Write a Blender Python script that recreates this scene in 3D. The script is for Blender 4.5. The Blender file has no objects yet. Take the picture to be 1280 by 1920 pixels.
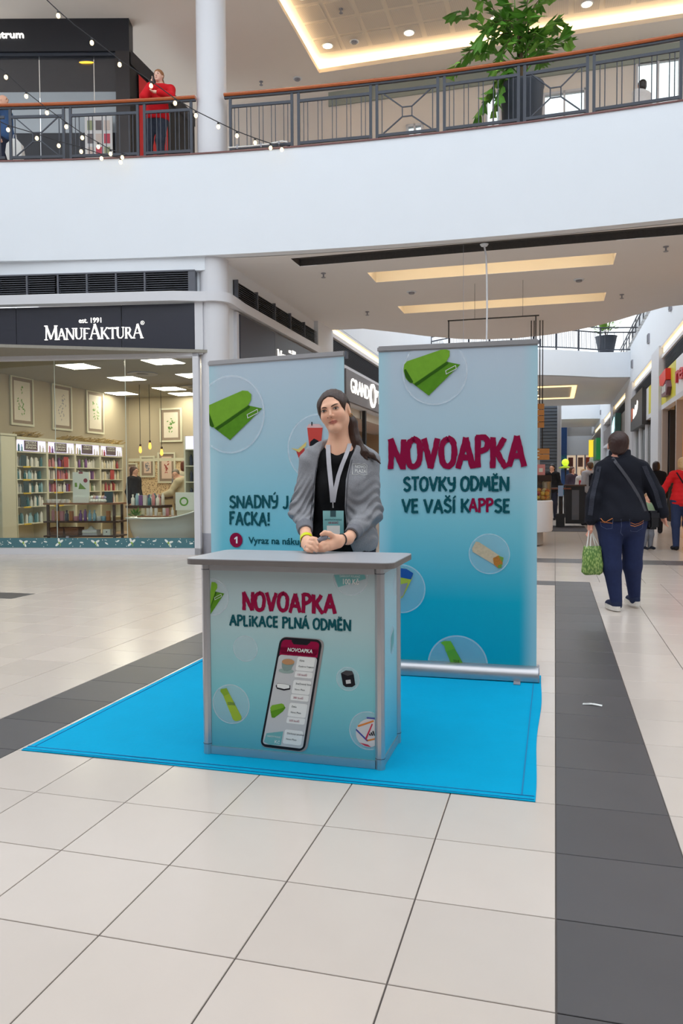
import bpy, bmesh, math, random
import numpy as np
from mathutils import Vector, Matrix

# ------------------------------------------------------------------ camera, sky, sun, exposure
SC = bpy.context.scene
COL = SC.collection
YAW = 0.2683                     # the corridor and the floor tiles run 15.4 degrees to the right of the view
cam_d = bpy.data.cameras.new('camera')
cam = bpy.data.objects.new('camera', cam_d)
COL.objects.link(cam)
cam_d.sensor_fit = 'VERTICAL'
cam_d.sensor_height = 36.0
cam_d.lens = 36.0 * 1454.4 / 1920.0
cam_d.clip_start = 0.05
cam_d.clip_end = 300
_p, _r = math.radians(2.23), -0.0056
_f = Vector((0, math.cos(_p), -math.sin(_p)))
_u0 = Vector((0, math.sin(_p), math.cos(_p)))
_x0 = Vector((1, 0, 0))
_x = _x0 * math.cos(_r) + _u0 * math.sin(_r)
_u = -_x0 * math.sin(_r) + _u0 * math.cos(_r)
cam.matrix_world = Matrix(((_x.x, _u.x, -_f.x, 0), (_x.y, _u.y, -_f.y, 0), (_x.z, _u.z, -_f.z, 1.23), (0, 0, 0, 1)))
SC.camera = cam

world = bpy.data.worlds.new('sky')
SC.world = world
world.use_nodes = True
_bg = world.node_tree.nodes['Background']
_bg.inputs[0].default_value = (0.88, 0.94, 1.0, 1)
_bg.inputs[1].default_value = 1.95

SC.view_settings.view_transform = 'Standard'
SC.view_settings.look = 'None'
SC.view_settings.gamma = 1.0
SC.view_settings.use_curve_mapping = False
SC.view_settings.exposure = 0.0
SC.cycles.max_bounces = 7
SC.cycles.diffuse_bounces = 4
SC.cycles.glossy_bounces = 3
SC.cycles.transmission_bounces = 4
SC.cycles.transparent_max_bounces = 10
SC.cycles.light_sampling_threshold = 0.03
SC.cycles.use_light_tree = False
SC.cycles.sample_clamp_indirect = 6.0
SC.cycles.use_denoising = True
SC.cycles.use_adaptive_sampling = True
SC.cycles.adaptive_threshold = 0.06
SC.cycles.adaptive_min_samples = 16

RND = random.Random(7)

# ------------------------------------------------------------------ materials
def lin(c):
    def g(x):
        x = x / 255.0
        return x / 12.92 if x <= 0.04045 else ((x + 0.055) / 1.055) ** 2.4
    return (g(c[0]), g(c[1]), g(c[2]), 1.0)

MATS = {}
def mat(name, rgb, rough=0.5, metal=0.0, emit=0.0, noise=0.0, nscale=12.0, bump=0.0, bscale=60.0,
        spec=0.5, alpha=1.0, coat=0.0, rnd=0.0, sheen=0.0, sss=0.0):
    """procedural principled material; noise = brightness variation, rnd = variation per object"""
    if name in MATS:
        return MATS[name]
    m = bpy.data.materials.new(name)
    m.use_nodes = True
    nt = m.node_tree
    N, L = nt.nodes, nt.links
    b = N['Principled BSDF']
    c = lin(rgb)
    b.inputs['Base Color'].default_value = c
    b.inputs['Roughness'].default_value = rough
    b.inputs['Metallic'].default_value = metal
    b.inputs['Specular IOR Level'].default_value = spec
    b.inputs['Alpha'].default_value = alpha
    b.inputs['Coat Weight'].default_value = coat
    if sheen:
        b.inputs['Sheen Weight'].default_value = sheen
    if sss:
        b.inputs['Subsurface Weight'].default_value = sss
        b.inputs['Subsurface Radius'].default_value = (0.012, 0.005, 0.003)
        b.inputs['Subsurface Scale'].default_value = 0.6
    if emit:
        b.inputs['Emission Color'].default_value = c
        b.inputs['Emission Strength'].default_value = emit
    out = None
    if noise or bump:
        tc = N.new('ShaderNodeTexCoord')
    if noise:
        tx = N.new('ShaderNodeTexNoise')
        tx.inputs['Scale'].default_value = nscale
        tx.inputs['Detail'].default_value = 5
        L.new(tc.outputs['Object'], tx.inputs['Vector'])
        mx = N.new('ShaderNodeMix')
        mx.data_type = 'RGBA'
        mx.inputs['A'].default_value = tuple(min(1, k * (1 + noise)) for k in c[:3]) + (1,)
        mx.inputs['B'].default_value = tuple(k * (1 - noise) for k in c[:3]) + (1,)
        L.new(tx.outputs['Fac'], mx.inputs['Factor'])
        out = mx.outputs['Result']
    if rnd:
        oi = N.new('ShaderNodeObjectInfo')
        mr = N.new('ShaderNodeMapRange')
        mr.inputs['To Min'].default_value = 1 - rnd
        mr.inputs['To Max'].default_value = 1 + rnd
        L.new(oi.outputs['Random'], mr.inputs['Value'])
        h = N.new('ShaderNodeHueSaturation')
        if out:
            L.new(out, h.inputs['Color'])
        else:
            h.inputs['Color'].default_value = c
        L.new(mr.outputs['Result'], h.inputs['Value'])
        out = h.outputs['Color']
    if out:
        L.new(out, b.inputs['Base Color'])
    if bump:
        tb = N.new('ShaderNodeTexNoise')
        tb.inputs['Scale'].default_value = bscale
        tb.inputs['Detail'].default_value = 4
        L.new(tc.outputs['Object'], tb.inputs['Vector'])
        bp = N.new('ShaderNodeBump')
        bp.inputs['Strength'].default_value = bump
        bp.inputs['Distance'].default_value = 0.01
        L.new(tb.outputs['Fac'], bp.inputs['Height'])
        L.new(bp.outputs['Normal'], b.inputs['Normal'])
    MATS[name] = m
    return m

def glow(name, rgb, s):
    """a surface with its own glow; faint ones glow without being sampled as lights"""
    m = mat(name, rgb, rough=0.6, emit=s)
    if s < 4:
        m.cycles.emission_sampling = 'NONE'
    return m

def gradient_mat(name, stops, axis=2, lo=0.0, hi=1.0, rough=0.45, edge=None, coat=0.0):
    """printed gradient along an object axis; stops = [(t, rgb)]"""
    m = bpy.data.materials.new(name)
    m.use_nodes = True
    N, L = m.node_tree.nodes, m.node_tree.links
    b = N['Principled BSDF']
    b.inputs['Roughness'].default_value = rough
    b.inputs['Coat Weight'].default_value = coat
    b.inputs['Specular IOR Level'].default_value = 0.22
    tc = N.new('ShaderNodeTexCoord')
    sp = N.new('ShaderNodeSeparateXYZ')
    L.new(tc.outputs['Object'], sp.inputs[0])
    mr = N.new('ShaderNodeMapRange')
    mr.inputs['From Min'].default_value = lo
    mr.inputs['From Max'].default_value = hi
    L.new(sp.outputs[axis], mr.inputs['Value'])
    cr = N.new('ShaderNodeValToRGB')
    e = cr.color_ramp.elements
    while len(e) < len(stops):
        e.new(0.5)
    for k, (t, c) in enumerate(stops):
        e[k].position = t
        e[k].color = lin(c)
    L.new(mr.outputs['Result'], cr.inputs['Fac'])
    out = cr.outputs['Color']
    if edge:                      # the print fades towards a paler tone at its two sides
        x0, x1, wd, c = edge
        ad = N.new('ShaderNodeMath'); ad.operation = 'SUBTRACT'; ad.inputs[1].default_value = (x0 + x1) / 2
        L.new(sp.outputs[0], ad.inputs[0])
        ab = N.new('ShaderNodeMath'); ab.operation = 'ABSOLUTE'
        L.new(ad.outputs[0], ab.inputs[0])
        m2 = N.new('ShaderNodeMapRange')
        m2.interpolation_type = 'SMOOTHSTEP'
        m2.inputs['From Min'].default_value = (x1 - x0) / 2 - wd
        m2.inputs['From Max'].default_value = (x1 - x0) / 2
        m2.inputs['To Max'].default_value = 0.75
        L.new(ab.outputs[0], m2.inputs['Value'])
        mx = N.new('ShaderNodeMix'); mx.data_type = 'RGBA'
        mx.inputs['B'].default_value = lin(c)
        L.new(out, mx.inputs['A']); L.new(m2.outputs['Result'], mx.inputs['Factor'])
        out = mx.outputs['Result']
    L.new(out, b.inputs['Base Color'])
    return m

def glass_mat(name, tint=(235, 242, 240), refl=0.1):
    """thin clear pane: mostly see-through with a faint mirror"""
    m = bpy.data.materials.new(name)
    m.use_nodes = True
    N, L = m.node_tree.nodes, m.node_tree.links
    N.remove(N['Principled BSDF'])
    t = N.new('ShaderNodeBsdfTransparent'); t.inputs[0].default_value = lin(tint)
    g = N.new('ShaderNodeBsdfGlossy'); g.inputs['Roughness'].default_value = 0.02
    fr = N.new('ShaderNodeFresnel'); fr.inputs['IOR'].default_value = 1.35
    ml = N.new('ShaderNodeMath'); ml.operation = 'MULTIPLY_ADD'; ml.inputs[1].default_value = 0.8; ml.inputs[2].default_value = refl
    L.new(fr.outputs[0], ml.inputs[0])
    mx = N.new('ShaderNodeMixShader')
    L.new(ml.outputs[0], mx.inputs[0]); L.new(t.outputs[0], mx.inputs[1]); L.new(g.outputs[0], mx.inputs[2])
    L.new(mx.outputs[0], N['Material Output'].inputs['Surface'])
    return m

# ------------------------------------------------------------------ mesh builder
class MB:
    def __init__(s):
        s.v = []; s.f = []
    def add(s, vs, fs):
        n = len(s.v)
        s.v += [tuple(p) for p in vs]
        s.f += [tuple(i + n for i in f) for f in fs]
        return s
    def box(s, x0, y0, z0, x1, y1, z1):
        return s.add([(x0, y0, z0), (x1, y0, z0), (x1, y1, z0), (x0, y1, z0), (x0, y0, z1), (x1, y0, z1), (x1, y1, z1), (x0, y1, z1)],
                     [(0, 3, 2, 1), (4, 5, 6, 7), (0, 1, 5, 4), (1, 2, 6, 5), (2, 3, 7, 6), (3, 0, 4, 7)])
    def bbox(s, x0, y0, z0, x1, y1, z1, r=0.01, n=2):
        """box with rounded edges"""
        bm = bmesh.new()
        bmesh.ops.create_cube(bm, size=1)
        for v in bm.verts:
            v.co = Vector((x0 + (v.co.x + .5) * (x1 - x0), y0 + (v.co.y + .5) * (y1 - y0), z0 + (v.co.z + .5) * (z1 - z0)))
        bmesh.ops.bevel(bm, geom=bm.edges[:], offset=r, segments=n, affect='EDGES')
        return s.bm(bm)
    def bm(s, bm, M=None):
        bm.verts.index_update()
        s.add([(M @ v.co if M else v.co)[:] for v in bm.verts], [[v.index for v in f.verts] for f in bm.faces])
        bm.free()
        return s
    def seg(s, a, b, w, h=None, up=(0, 0, 1)):
        """square bar from a to b"""
        h = h or w
        a, b = Vector(a), Vector(b)
        d = (b - a).normalized()
        u = Vector(up)
        if abs(d.dot(u)) > 0.95:
            u = Vector((0, 1, 0)) if abs(d.y) < .9 else Vector((1, 0, 0))
        x = d.cross(u).normalized() * w / 2
        y = x.cross(d).normalized() * h / 2
        return s.add([a - x - y, a + x - y, a + x + y, a - x + y, b - x - y, b + x - y, b + x + y, b - x + y],
                     [(3, 2, 1, 0), (4, 5, 6, 7), (0, 1, 5, 4), (1, 2, 6, 5), (2, 3, 7, 6), (3, 0, 4, 7)])
    def tube(s, pts, r, n=8, cap=True, closed=False):
        pts = [Vector(p) for p in pts]
        m = len(pts)
        rs = r if isinstance(r, (list, tuple)) else [r] * m
        vs, fs = [], []
        nrm = None
        for i, p in enumerate(pts):
            if closed:
                t = (pts[(i + 1) % m] - pts[i - 1]).normalized()
            else:
                t = (pts[min(i + 1, m - 1)] - pts[max(i - 1, 0)]).normalized()
            if nrm is None:
                nrm = t.orthogonal().normalized()
            else:
                nrm = (nrm - t * nrm.dot(t))
                nrm = nrm.normalized() if nrm.length > 1e-6 else t.orthogonal().normalized()
            bn = t.cross(nrm)
            for k in range(n):
                a = 2 * math.pi * k / n
                vs.append(p + (nrm * math.cos(a) + bn * math.sin(a)) * rs[i])
        for i in range(m if closed else m - 1):
            j = (i + 1) % m
            for k in range(n):
                l = (k + 1) % n
                fs.append((i * n + k, i * n + l, j * n + l, j * n + k))
        if cap and not closed:
            fs.append(tuple(range(n - 1, -1, -1)))
            fs.append(tuple((m - 1) * n + k for k in range(n)))
        return s.add(vs, fs)
    def lathe(s, prof, n=16, c=(0, 0, 0), sx=1, sy=1):
        """prof: [(r, z)] bottom to top"""
        vs, fs = [], []
        for r, z in prof:
            for k in range(n):
                a = 2 * math.pi * k / n
                vs.append((c[0] + r * sx * math.cos(a), c[1] + r * sy * math.sin(a), c[2] + z))
        m = len(prof)
        for i in range(m - 1):
            for k in range(n):
                l = (k + 1) % n
                fs.append((i * n + k, i * n + l, (i + 1) * n + l, (i + 1) * n + k))
        if prof[0][0] > 1e-5:
            fs.append(tuple(range(n - 1, -1, -1)))
        if prof[-1][0] > 1e-5:
            fs.append(tuple((m - 1) * n + k for k in range(n)))
        return s.add(vs, fs)
    def prism(s, poly, fn, d0, d1):
        """poly [(a, b)] extruded from d0 to d1; fn(a, b, d) -> point"""
        n = len(poly)
        return s.add([fn(a, b, d0) for a, b in poly] + [fn(a, b, d1) for a, b in poly],
                     [tuple(range(n - 1, -1, -1)), tuple(range(n, 2 * n))] +
                     [(k, (k + 1) % n, n + (k + 1) % n, n + k) for k in range(n)])
    def loft(s, rings, cap=True, closed=True):
        n = len(rings[0])
        vs = [p for r in rings for p in r]
        fs = []
        for i in range(len(rings) - 1):
            for k in range(n if closed else n - 1):
                l = (k + 1) % n
                fs.append((i * n + k, i * n + l, (i + 1) * n + l, (i + 1) * n + k))
        if cap and closed:
            fs.append(tuple(range(n - 1, -1, -1)))
            fs.append(tuple((len(rings) - 1) * n + k for k in range(n)))
        return s.add(vs, fs)
    def face(s, pts):
        return s.add(pts, [tuple(range(len(pts)))])
    def map(s, fn):
        s.v = [tuple(fn(Vector(p))) for p in s.v]
        return s
    def mesh(s, name, m, smooth=False):
        me = bpy.data.meshes.new(name)
        me.from_pydata(s.v, [], s.f)
        if m:
            me.materials.append(m)
        if smooth:
            me.polygons.foreach_set('use_smooth', [True] * len(me.polygons))
            if smooth != 'all':
                try:
                    me.set_sharp_from_angle(angle=math.radians(40))
                except Exception:
                    pass
        me.update()
        return me
    def build(s, name, m, parent=None, smooth=False, fix=False):
        me = s.mesh(name, m, smooth)
        if fix:
            bm = bmesh.new(); bm.from_mesh(me)
            bmesh.ops.recalc_face_normals(bm, faces=bm.faces[:])
            bm.to_mesh(me); bm.free()
        return link(name, me, parent)

def link(name, data, parent=None, loc=None, rotz=0):
    o = bpy.data.objects.new(name, data)
    COL.objects.link(o)
    o.parent = parent
    if loc is not None:
        o.location = loc
    if rotz:
        o.rotation_euler = (0, 0, rotz)
    return o

def tag(o, label=None, cat=None, group=None, kind=None):
    if label: o['label'] = label
    if cat: o['category'] = cat
    if group: o['group'] = group
    if kind: o['kind'] = kind
    return o

def thing(name, label, cat, loc=(0, 0, 0), rotz=0, group=None):
    return tag(link(name, None, None, loc, rotz), label, cat, group)

def struct(o):
    o['kind'] = 'structure'
    return o

def copy_tree(o, parent=None):
    c = o.copy()
    COL.objects.link(c)
    c.parent = parent
    for ch in list(o.children):
        copy_tree(ch, c)
    return c

CA, SA = math.cos(YAW), math.sin(YAW)
def W(u, v, z=0.0):
    """corridor coordinates (u across, v along) to world"""
    return Vector((u * CA + v * SA, -u * SA + v * CA, z))
def G(gu, gv, z=0.0):
    """floor tile grid to world"""
    return W(-1.991 + gu * 0.4, 2.615 + gv * 0.4, z)
def uvmap(p):
    return W(p[0], p[1], p[2])
# ------------------------------------------------------------------ shared materials
m_tile = mat('floor tile cream', (213, 200, 189), rough=0.2, noise=0.035, nscale=5, rnd=0.045)
m_tile_d = mat('floor tile charcoal', (84, 81, 82), rough=0.4, noise=0.12, nscale=4, rnd=0.09)
m_grout = mat('grout', (92, 84, 80), rough=0.9, noise=0.1)
m_white = mat('white plaster', (230, 235, 241), rough=0.75, noise=0.015, nscale=2)
m_ceil = mat('ceiling plaster', (234, 232, 231), rough=0.85, noise=0.012, nscale=2)
m_beige = mat('beige plaster', (236, 226, 216), rough=0.85, noise=0.02, nscale=2)
m_frame = mat('white painted metal', (214, 214, 218), rough=0.4)
m_greymet = mat('grey painted metal', (150, 150, 158), rough=0.45, noise=0.03)
m_slat = mat('louvre dark grey', (92, 94, 102), rough=0.5, noise=0.05)
m_black = mat('near black', (26, 26, 30), rough=0.5)
m_sign = mat('sign navy black', (38, 39, 52), rough=0.35, noise=0.04, nscale=3)
m_rail = mat('railing graphite', (56, 61, 72), rough=0.4, noise=0.04)
m_wood = mat('handrail varnished wood', (178, 92, 46), rough=0.25, noise=0.12, nscale=9, coat=0.4)
m_coping = mat('brown stone coping', (122, 82, 78), rough=0.6, noise=0.15, nscale=30)
m_alu = mat('brushed aluminium', (196, 194, 196), rough=0.35, metal=0.85, noise=0.04)
m_cove = glow('warm cove lamp', (255, 214, 150), 5.0)
m_down = glow('downlight lens', (255, 226, 178), 9.0)
m_litw = glow('lit white letters', (255, 252, 244), 1.2)
m_ceil_panel = glow('office ceiling lamp', (255, 243, 220), 22.0)
m_pane = glass_mat('clear pane', (246, 250, 248), 0.015)
m_leaf = mat('leaf green', (92, 150, 50), rough=0.45, noise=0.3, nscale=14, rnd=0.2)
m_leaf2 = mat('leaf light green', (120, 160, 60), rough=0.45, noise=0.3, nscale=14)
m_bark = mat('brown bark', (92, 74, 52), rough=0.8, noise=0.2)
m_pot = mat('dark planter', (58, 64, 74), rough=0.5, noise=0.05)

# ------------------------------------------------------------------ floor
def proj(p):
    d = Vector(p) - Vector((0, 0, 1.23))
    z = d.dot(_f)
    if z < 0.3:
        return None
    return 640 + 1454.4 * d.dot(_x) / z, 960 - 1454.4 * d.dot(_u) / z

floor = MB()
_fp = [W(-16, -4, -0.03), W(9, -4, -0.03), W(9, 75, -0.03), W(-16, 75, -0.03)]
floor.add([(p.x, p.y, -0.2) for p in _fp] + [(p.x, p.y, -0.004) for p in _fp], [(3, 2, 1, 0), (4, 5, 6, 7), (0, 1, 5, 4), (1, 2, 6, 5), (2, 3, 7, 6), (3, 0, 4, 7)])
floor = struct(floor.build('floor', m_grout))

def tile_dark(i, j):
    if j < 18:
        return i == 5 or i == -2 or (j == 11 and i < -9) or (j == 17 and -2 <= i < 5)
    return False
def tile_mesh(m, w, l, name):
    g = 0.0022
    b = 0.0012
    x0, x1, y0, y1 = g, w - g, g, l - g
    vs = [(x0, y0, -0.006), (x1, y0, -0.006), (x1, y1, -0.006), (x0, y1, -0.006),
          (x0, y0, -b), (x1, y0, -b), (x1, y1, -b), (x0, y1, -b),
          (x0 + b, y0 + b, 0), (x1 - b, y0 + b, 0), (x1 - b, y1 - b, 0), (x0 + b, y1 - b, 0)]
    fs = [(0, 1, 5, 4), (1, 2, 6, 5), (2, 3, 7, 6), (3, 0, 4, 7), (4, 5, 9, 8), (5, 6, 10, 9), (6, 7, 11, 10), (7, 4, 8, 11), (8, 9, 10, 11)]
    mb = MB().add(vs, fs)
    return mb.mesh(name, m)
_tiles = []           # (visible area, gu, gv, w, l, dark)
def _tile_add(gu, gv, w, l, dark):
    ps = [proj(G(gu, gv)), proj(G(gu + w, gv)), proj(G(gu + w, gv + l)), proj(G(gu, gv + l))]
    if any(p is None for p in ps):
        return
    xs, ys = [p[0] for p in ps], [p[1] for p in ps]
    if max(xs) < -900 or min(xs) > 2200 or min(ys) > 3600:
        return
    if gu > -0.9 and gu + w < 4.8 and gv > 1.0 and gv + l < 5.95:
        return                                     # under the blue mat
    ar = abs(sum(xs[k] * ys[(k + 1) % 4] - xs[(k + 1) % 4] * ys[k] for k in range(4))) / 2
    inn = max(xs) > 0 and min(xs) < 1280 and min(ys) < 1920
    _tiles.append((ar if inn else 0, gu, gv, w, l, dark))
for j in range(-5, 18):
    for i in range(-30, 20):
        _tile_add(i, j, 1, 1, tile_dark(i, j))
_rows = [(18, 1.3, 0), (19.3, 1.4, 0), (20.7, 1.4, 0), (22.1, 1.4, 0), (23.5, 1.65, 1)] + [(25.15 + 1.5 * k, 1.5, 0) for k in range(30)]
for gv, l, dk in _rows:
    for i in range(-32, 14):
        gu = 5 + i * 1.3
        if gv > 50 and gu < -9:
            continue
        _tile_add(gu, gv, 1.3, l, bool(dk) and gu > -3)
_tiles.sort(key=lambda t: -t[0])
_tm = {}
_rest = {False: MB(), True: MB()}
for k, (ar, gu, gv, w, l, dk) in enumerate(_tiles):
    if k < 300:
        key = (round(w, 2), round(l, 2), dk)
        if key not in _tm:
            _tm[key] = tile_mesh(m_tile_d if dk else m_tile, w * 0.4, l * 0.4, 'floor_tile')
        o = link('floor_tile', _tm[key], floor)
        p = G(gu, gv)
        o.location = p
        o.rotation_euler = (0, 0, -YAW)
    else:
        g = 0.006
        q = [G(gu + g, gv + g), G(gu + w - g, gv + g), G(gu + w - g, gv + l - g), G(gu + g, gv + l - g)]
        _rest[dk].add([(p.x, p.y, -0.004) for p in q] + [(p.x, p.y, 0) for p in q], [(0, 1, 5, 4), (1, 2, 6, 5), (2, 3, 7, 6), (3, 0, 4, 7), (4, 5, 6, 7)])
for dk in (False, True):
    tag(_rest[dk].build('tile_field', m_tile_d if dk else m_tile, floor), kind='stuff')
_far = MB()
for q in ([W(-9, 31, -0.003), W(8.9, 31, -0.003), W(8.9, 74.9, -0.003), W(-9, 74.9, -0.003)],):
    _far.add([(p.x, p.y, -0.0035) for p in q] + [(p.x, p.y, -0.002) for p in q], [(4, 5, 6, 7), (0, 1, 5, 4), (1, 2, 6, 5), (2, 3, 7, 6), (3, 0, 4, 7)])
_far.build('far_paving', m_tile, floor)

# ------------------------------------------------------------------ balcony front (curved in plan) and its slab
Z0, Z1 = 5.02, 6.68
def arc(x):
    return 12.735 - 0.197 * x - 0.015 * x * x
AX = [-9 + 0.5 * k for k in range(35)]
def arc_n(x):
    d = Vector((1, -0.197 - 0.03 * x, 0)).normalized()
    return Vector((-d.y, d.x, 0))            # away from the viewer
def ribbon(xs, z0, z1, d0, d1):
    """curved wall following the balcony, d0..d1 behind the front"""
    rings = []
    for x in xs:
        p = Vector((x, arc(x), 0)); n = arc_n(x)
        a, b = p + n * d0, p + n * d1
        rings.append([(a.x, a.y, z0), (b.x, b.y, z0), (b.x, b.y, z1), (a.x, a.y, z1)])
    return MB().loft(rings)
wall_b = struct(ribbon(AX, Z0, Z1, 0.0, 0.22).build('wall_balcony', m_white, smooth=True, fix=True))
struct(ribbon(AX, Z1, Z1 + 0.022, -0.02, 0.30).build('trim_1', m_coping, fix=True))
# upper walkway floor
_w = MB()
_ring = [Vector((x, arc(x), 0)) + arc_n(x) * 0.2 for x in AX]
_w.add([(p.x, p.y, Z1 - 0.1) for p in _ring] + [W(6, 18.3, Z1 - 0.1), W(-9, 18.3, Z1 - 0.1)], [tuple(range(len(AX) + 2))])
_w.add([(p.x, p.y, Z1) for p in _ring] + [W(6, 18.3, Z1), W(-9, 18.3, Z1)], [tuple(range(len(AX) + 2))])
struct(_w.build('floor_upper', m_tile))

def plate(outer, holes, z, name, m, flip=False):
    """flat plate with holes, all loops as 2-D points"""
    bm = bmesh.new()
    ed = []
    for lp in [outer] + holes:
        vs = [bm.verts.new((p[0], p[1], z)) for p in lp]
        ed += [bm.edges.new((vs[k], vs[(k + 1) % len(vs)])) for k in range(len(vs))]
    bmesh.ops.triangle_fill(bm, use_beauty=True, edges=ed)
    bmesh.ops.dissolve_limit(bm, angle_limit=0.01, verts=bm.verts[:], edges=bm.edges[:])
    for f in bm.faces:
        if (f.normal.z > 0) != flip:
            pass
    bmesh.ops.recalc_face_normals(bm, faces=bm.faces[:])
    mb = MB().bm(bm)
    return mb

def rect(u0, v0, u1, v1):
    return [tuple(W(u, v).xy) for u, v in ((u0, v0), (u1, v0), (u1, v1), (u0, v1))]
def curve_edge():
    pts = [(-5.41, 18.8), (-4.6, 18.85), (-3.9, 19.55), (-3.25, 20.3), (-2.5, 20.95), (-1.8, 21.25), (-1.0, 21.3), (-0.15, 21.05), (0.45, 20.65), (0.97, 20.18), (1.45, 19.6), (1.86, 19.0), (2.3, 18.45), (3.1, 18.2)]
    return pts
SLOTS = [(-3.3, 13.86, 0.97, 14.58), (-3.3, 16.68, 0.98, 17.44)]
DARK = (-4.34, 12.62, 3.0, 13.12)
_out = [tuple((Vector((x, arc(x), 0)) + arc_n(x) * 0.2).xy) for x in AX if x <= 7.5] + [tuple(W(6.3, 18.2).xy)] + [tuple(W(u, v).xy) for u, v in reversed(curve_edge())] + [tuple(W(-9, 18.8).xy)]
_holes = [rect(*s) for s in SLOTS] + [rect(*DARK)]
ceil1 = struct(plate(_out, _holes, Z0, 'ceiling', m_ceil).build('ceiling', m_ceil))
# edge of the slab over the corridor
_e = MB()
_pts = [W(u, v) for u, v in curve_edge()]
_e.loft([[(p.x, p.y, Z0), (p.x, p.y, Z1 + 0.02)] for p in _pts], cap=False, closed=False)
struct(_e.build('wall_corridor_edge', m_white, smooth=True))
# lamp recesses in that ceiling
for k, (u0, v0, u1, v1) in enumerate(SLOTS):
    t = thing('recessed_ceiling_light', ['long warm recessed ceiling light nearest to the balcony front', 'long warm recessed ceiling light farther into the corridor'][k], 'ceiling light', group='recessed lights under the balcony')
    h = 0.28
    r = MB()
    c = [W(u0, v0), W(u1, v0), W(u1, v1), W(u0, v1)]
    r.add([(p.x, p.y, Z0 + 0.001) for p in c] + [(p.x, p.y, Z0 + h) for p in c], [(0, 1, 5, 4), (1, 2, 6, 5), (2, 3, 7, 6), (3, 0, 4, 7), (4, 5, 6, 7)])
    r.build('recess', mat('lamp recess cream', (246, 236, 218), rough=0.7), t)
    for a, b in ((u0 + 0.05, u0 + 1.42), (u0 + 1.46, u0 + 2.83), (u0 + 2.87, u1 - 0.05)):
        q = MB()
        p0, p1 = W(a, v0 + 0.07, Z0 + 0.2), W(b, v0 + 0.07, Z0 + 0.2)
        q.seg(p0, p1, 0.05, 0.04)
        q.build('lamp_tube', glow('warm tube', (255, 238, 208), 6.0), t)
r = MB()
c = [W(DARK[0], DARK[1]), W(DARK[2], DARK[1]), W(DARK[2], DARK[3]), W(DARK[0], DARK[3])]
r.add([(p.x, p.y, Z0 + 0.001) for p in c] + [(p.x, p.y, Z0 + 0.12) for p in c], [(0, 1, 5, 4), (1, 2, 6, 5), (2, 3, 7, 6), (3, 0, 4, 7), (4, 5, 6, 7)])
struct(r.build('trim_2', mat('dark mesh grille', (84, 80, 78), rough=0.7, noise=0.25, nscale=26)))

def sprinkler(p, label):
    t = thing('sprinkler', label, 'sprinkler', p, group='ceiling sprinklers')
    MB().lathe([(0.045, 0), (0.045, -0.012), (0.014, -0.016), (0.014, -0.06), (0.01, -0.075)][::-1], 10).build('pipe', m_greymet, t)
    MB().lathe([(0.04, -0.085), (0.042, -0.078)], 10).build('deflector', m_greymet, t)
    return t
sprinkler(W(-4.07, 13.66, Z0), 'small sprinkler under the left end of the dark ceiling slot')
sprinkler(W(1.72, 13.70, Z0), 'small sprinkler at the right end of the nearer recessed light')
sprinkler(W(-4.05, 17.0, Z0), 'small sprinkler left of the farther recessed light')
sprinkler(W(1.3, 16.95, Z0), 'small sprinkler right of the farther recessed light')
def speaker(p, label, m=None):
    t = thing('ceiling_speaker', label, 'ceiling speaker', p, group='round ceiling fittings')
    MB().lathe([(0.075, -0.004), (0.085, -0.02), (0.1, -0.012), (0.1, 0)][::1], 16).build('rim', m_white, t, smooth=True)
    MB().lathe([(0.02, -0.05), (0.055, -0.045), (0.06, -0.012)], 14).build('grille', m_greymet, t, smooth=True)
    return t
speaker(W(-2.78, 15.49, Z0), 'round white ceiling fitting left of the two recessed lights')
speaker(W(0.42, 15.46, Z0), 'round white ceiling fitting right, between the two recessed lights')
# thin cable hanging from the ceiling down behind the tall banner
cab = thing('hanging_cable', 'thin white cable hanging from the ceiling behind the tall right banner', 'cable', W(-1.11, 12.75, 0))
_cp = [(0, 0, Z0 - 0.02), (0.03, 0.0, 4.85), (0.045, 0.01, 4.5), (0.05, 0.01, 4.0), (0.04, 0, 3.4), (0.045, 0, 2.8), (0.03, 0, 2.2), (0.03, 0, 1.1)]
MB().tube(_cp, 0.014, 6).build('cord', m_frame, cab, smooth=True)
MB().lathe([(0.05, Z0 - 0.03), (0.07, Z0)], 14).build('ceiling_rose', m_white, cab, smooth=True)
MB().box(-0.06, -0.05, 0, 0.12, 0.05, 0.02).build('floor_weight', m_greymet, cab)
MB().tube([(-0.33, 0.02, Z0), (-0.33, 0.02, 1.4)], 0.003, 5).build('wire', m_greymet, cab)
hf = thing('signage_gantry', 'thin dark rectangular frame hanging from the ceiling far behind the banner', 'hanging frame', W(0, 0, 0), -YAW)
for a, b in (((-2.02, 15.2, 4.34), (-.3, 15.2, 4.34)), ((-2.0, 15.2, 3.4), (-2.0, 15.2, 4.35)), ((-.36, 15.2, 1.6), (-.36, 15.2, 4.35)), ((-.6, 15.2, 4.34), (-.6, 15.2, Z0)), ((-1.5, 15.2, 4.34), (-1.5, 15.2, Z0))):
    MB().seg(a, b, 0.022 if b[2] < Z0 - .1 else 0.006).build('bar' if b[2] < Z0 - .1 else 'wire', m_black, hf)

# ------------------------------------------------------------------ round corner column
col_c = Vector((-2.16, 13.42, 0))
colm = thing('column', 'round white column at the corner of the cosmetics shop', 'column', col_c)
MB().lathe([(0.25, 0), (0.25, 12.5)], 40).build('shaft', m_frame, colm, smooth=True)
MB().lathe([(0.255, 0), (0.255, 0.36), (0.252, 0.365)], 40).build('plinth', m_greymet, colm, smooth=True)
MB().tube([(-0.02 + 0.25 * math.sin(.5), -0.25 * math.cos(.5) - 0.004, z) for z in (6.8, 7.6, 9, 10.5)], 0.004, 5).build('cable', m_greymet, colm)

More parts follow.
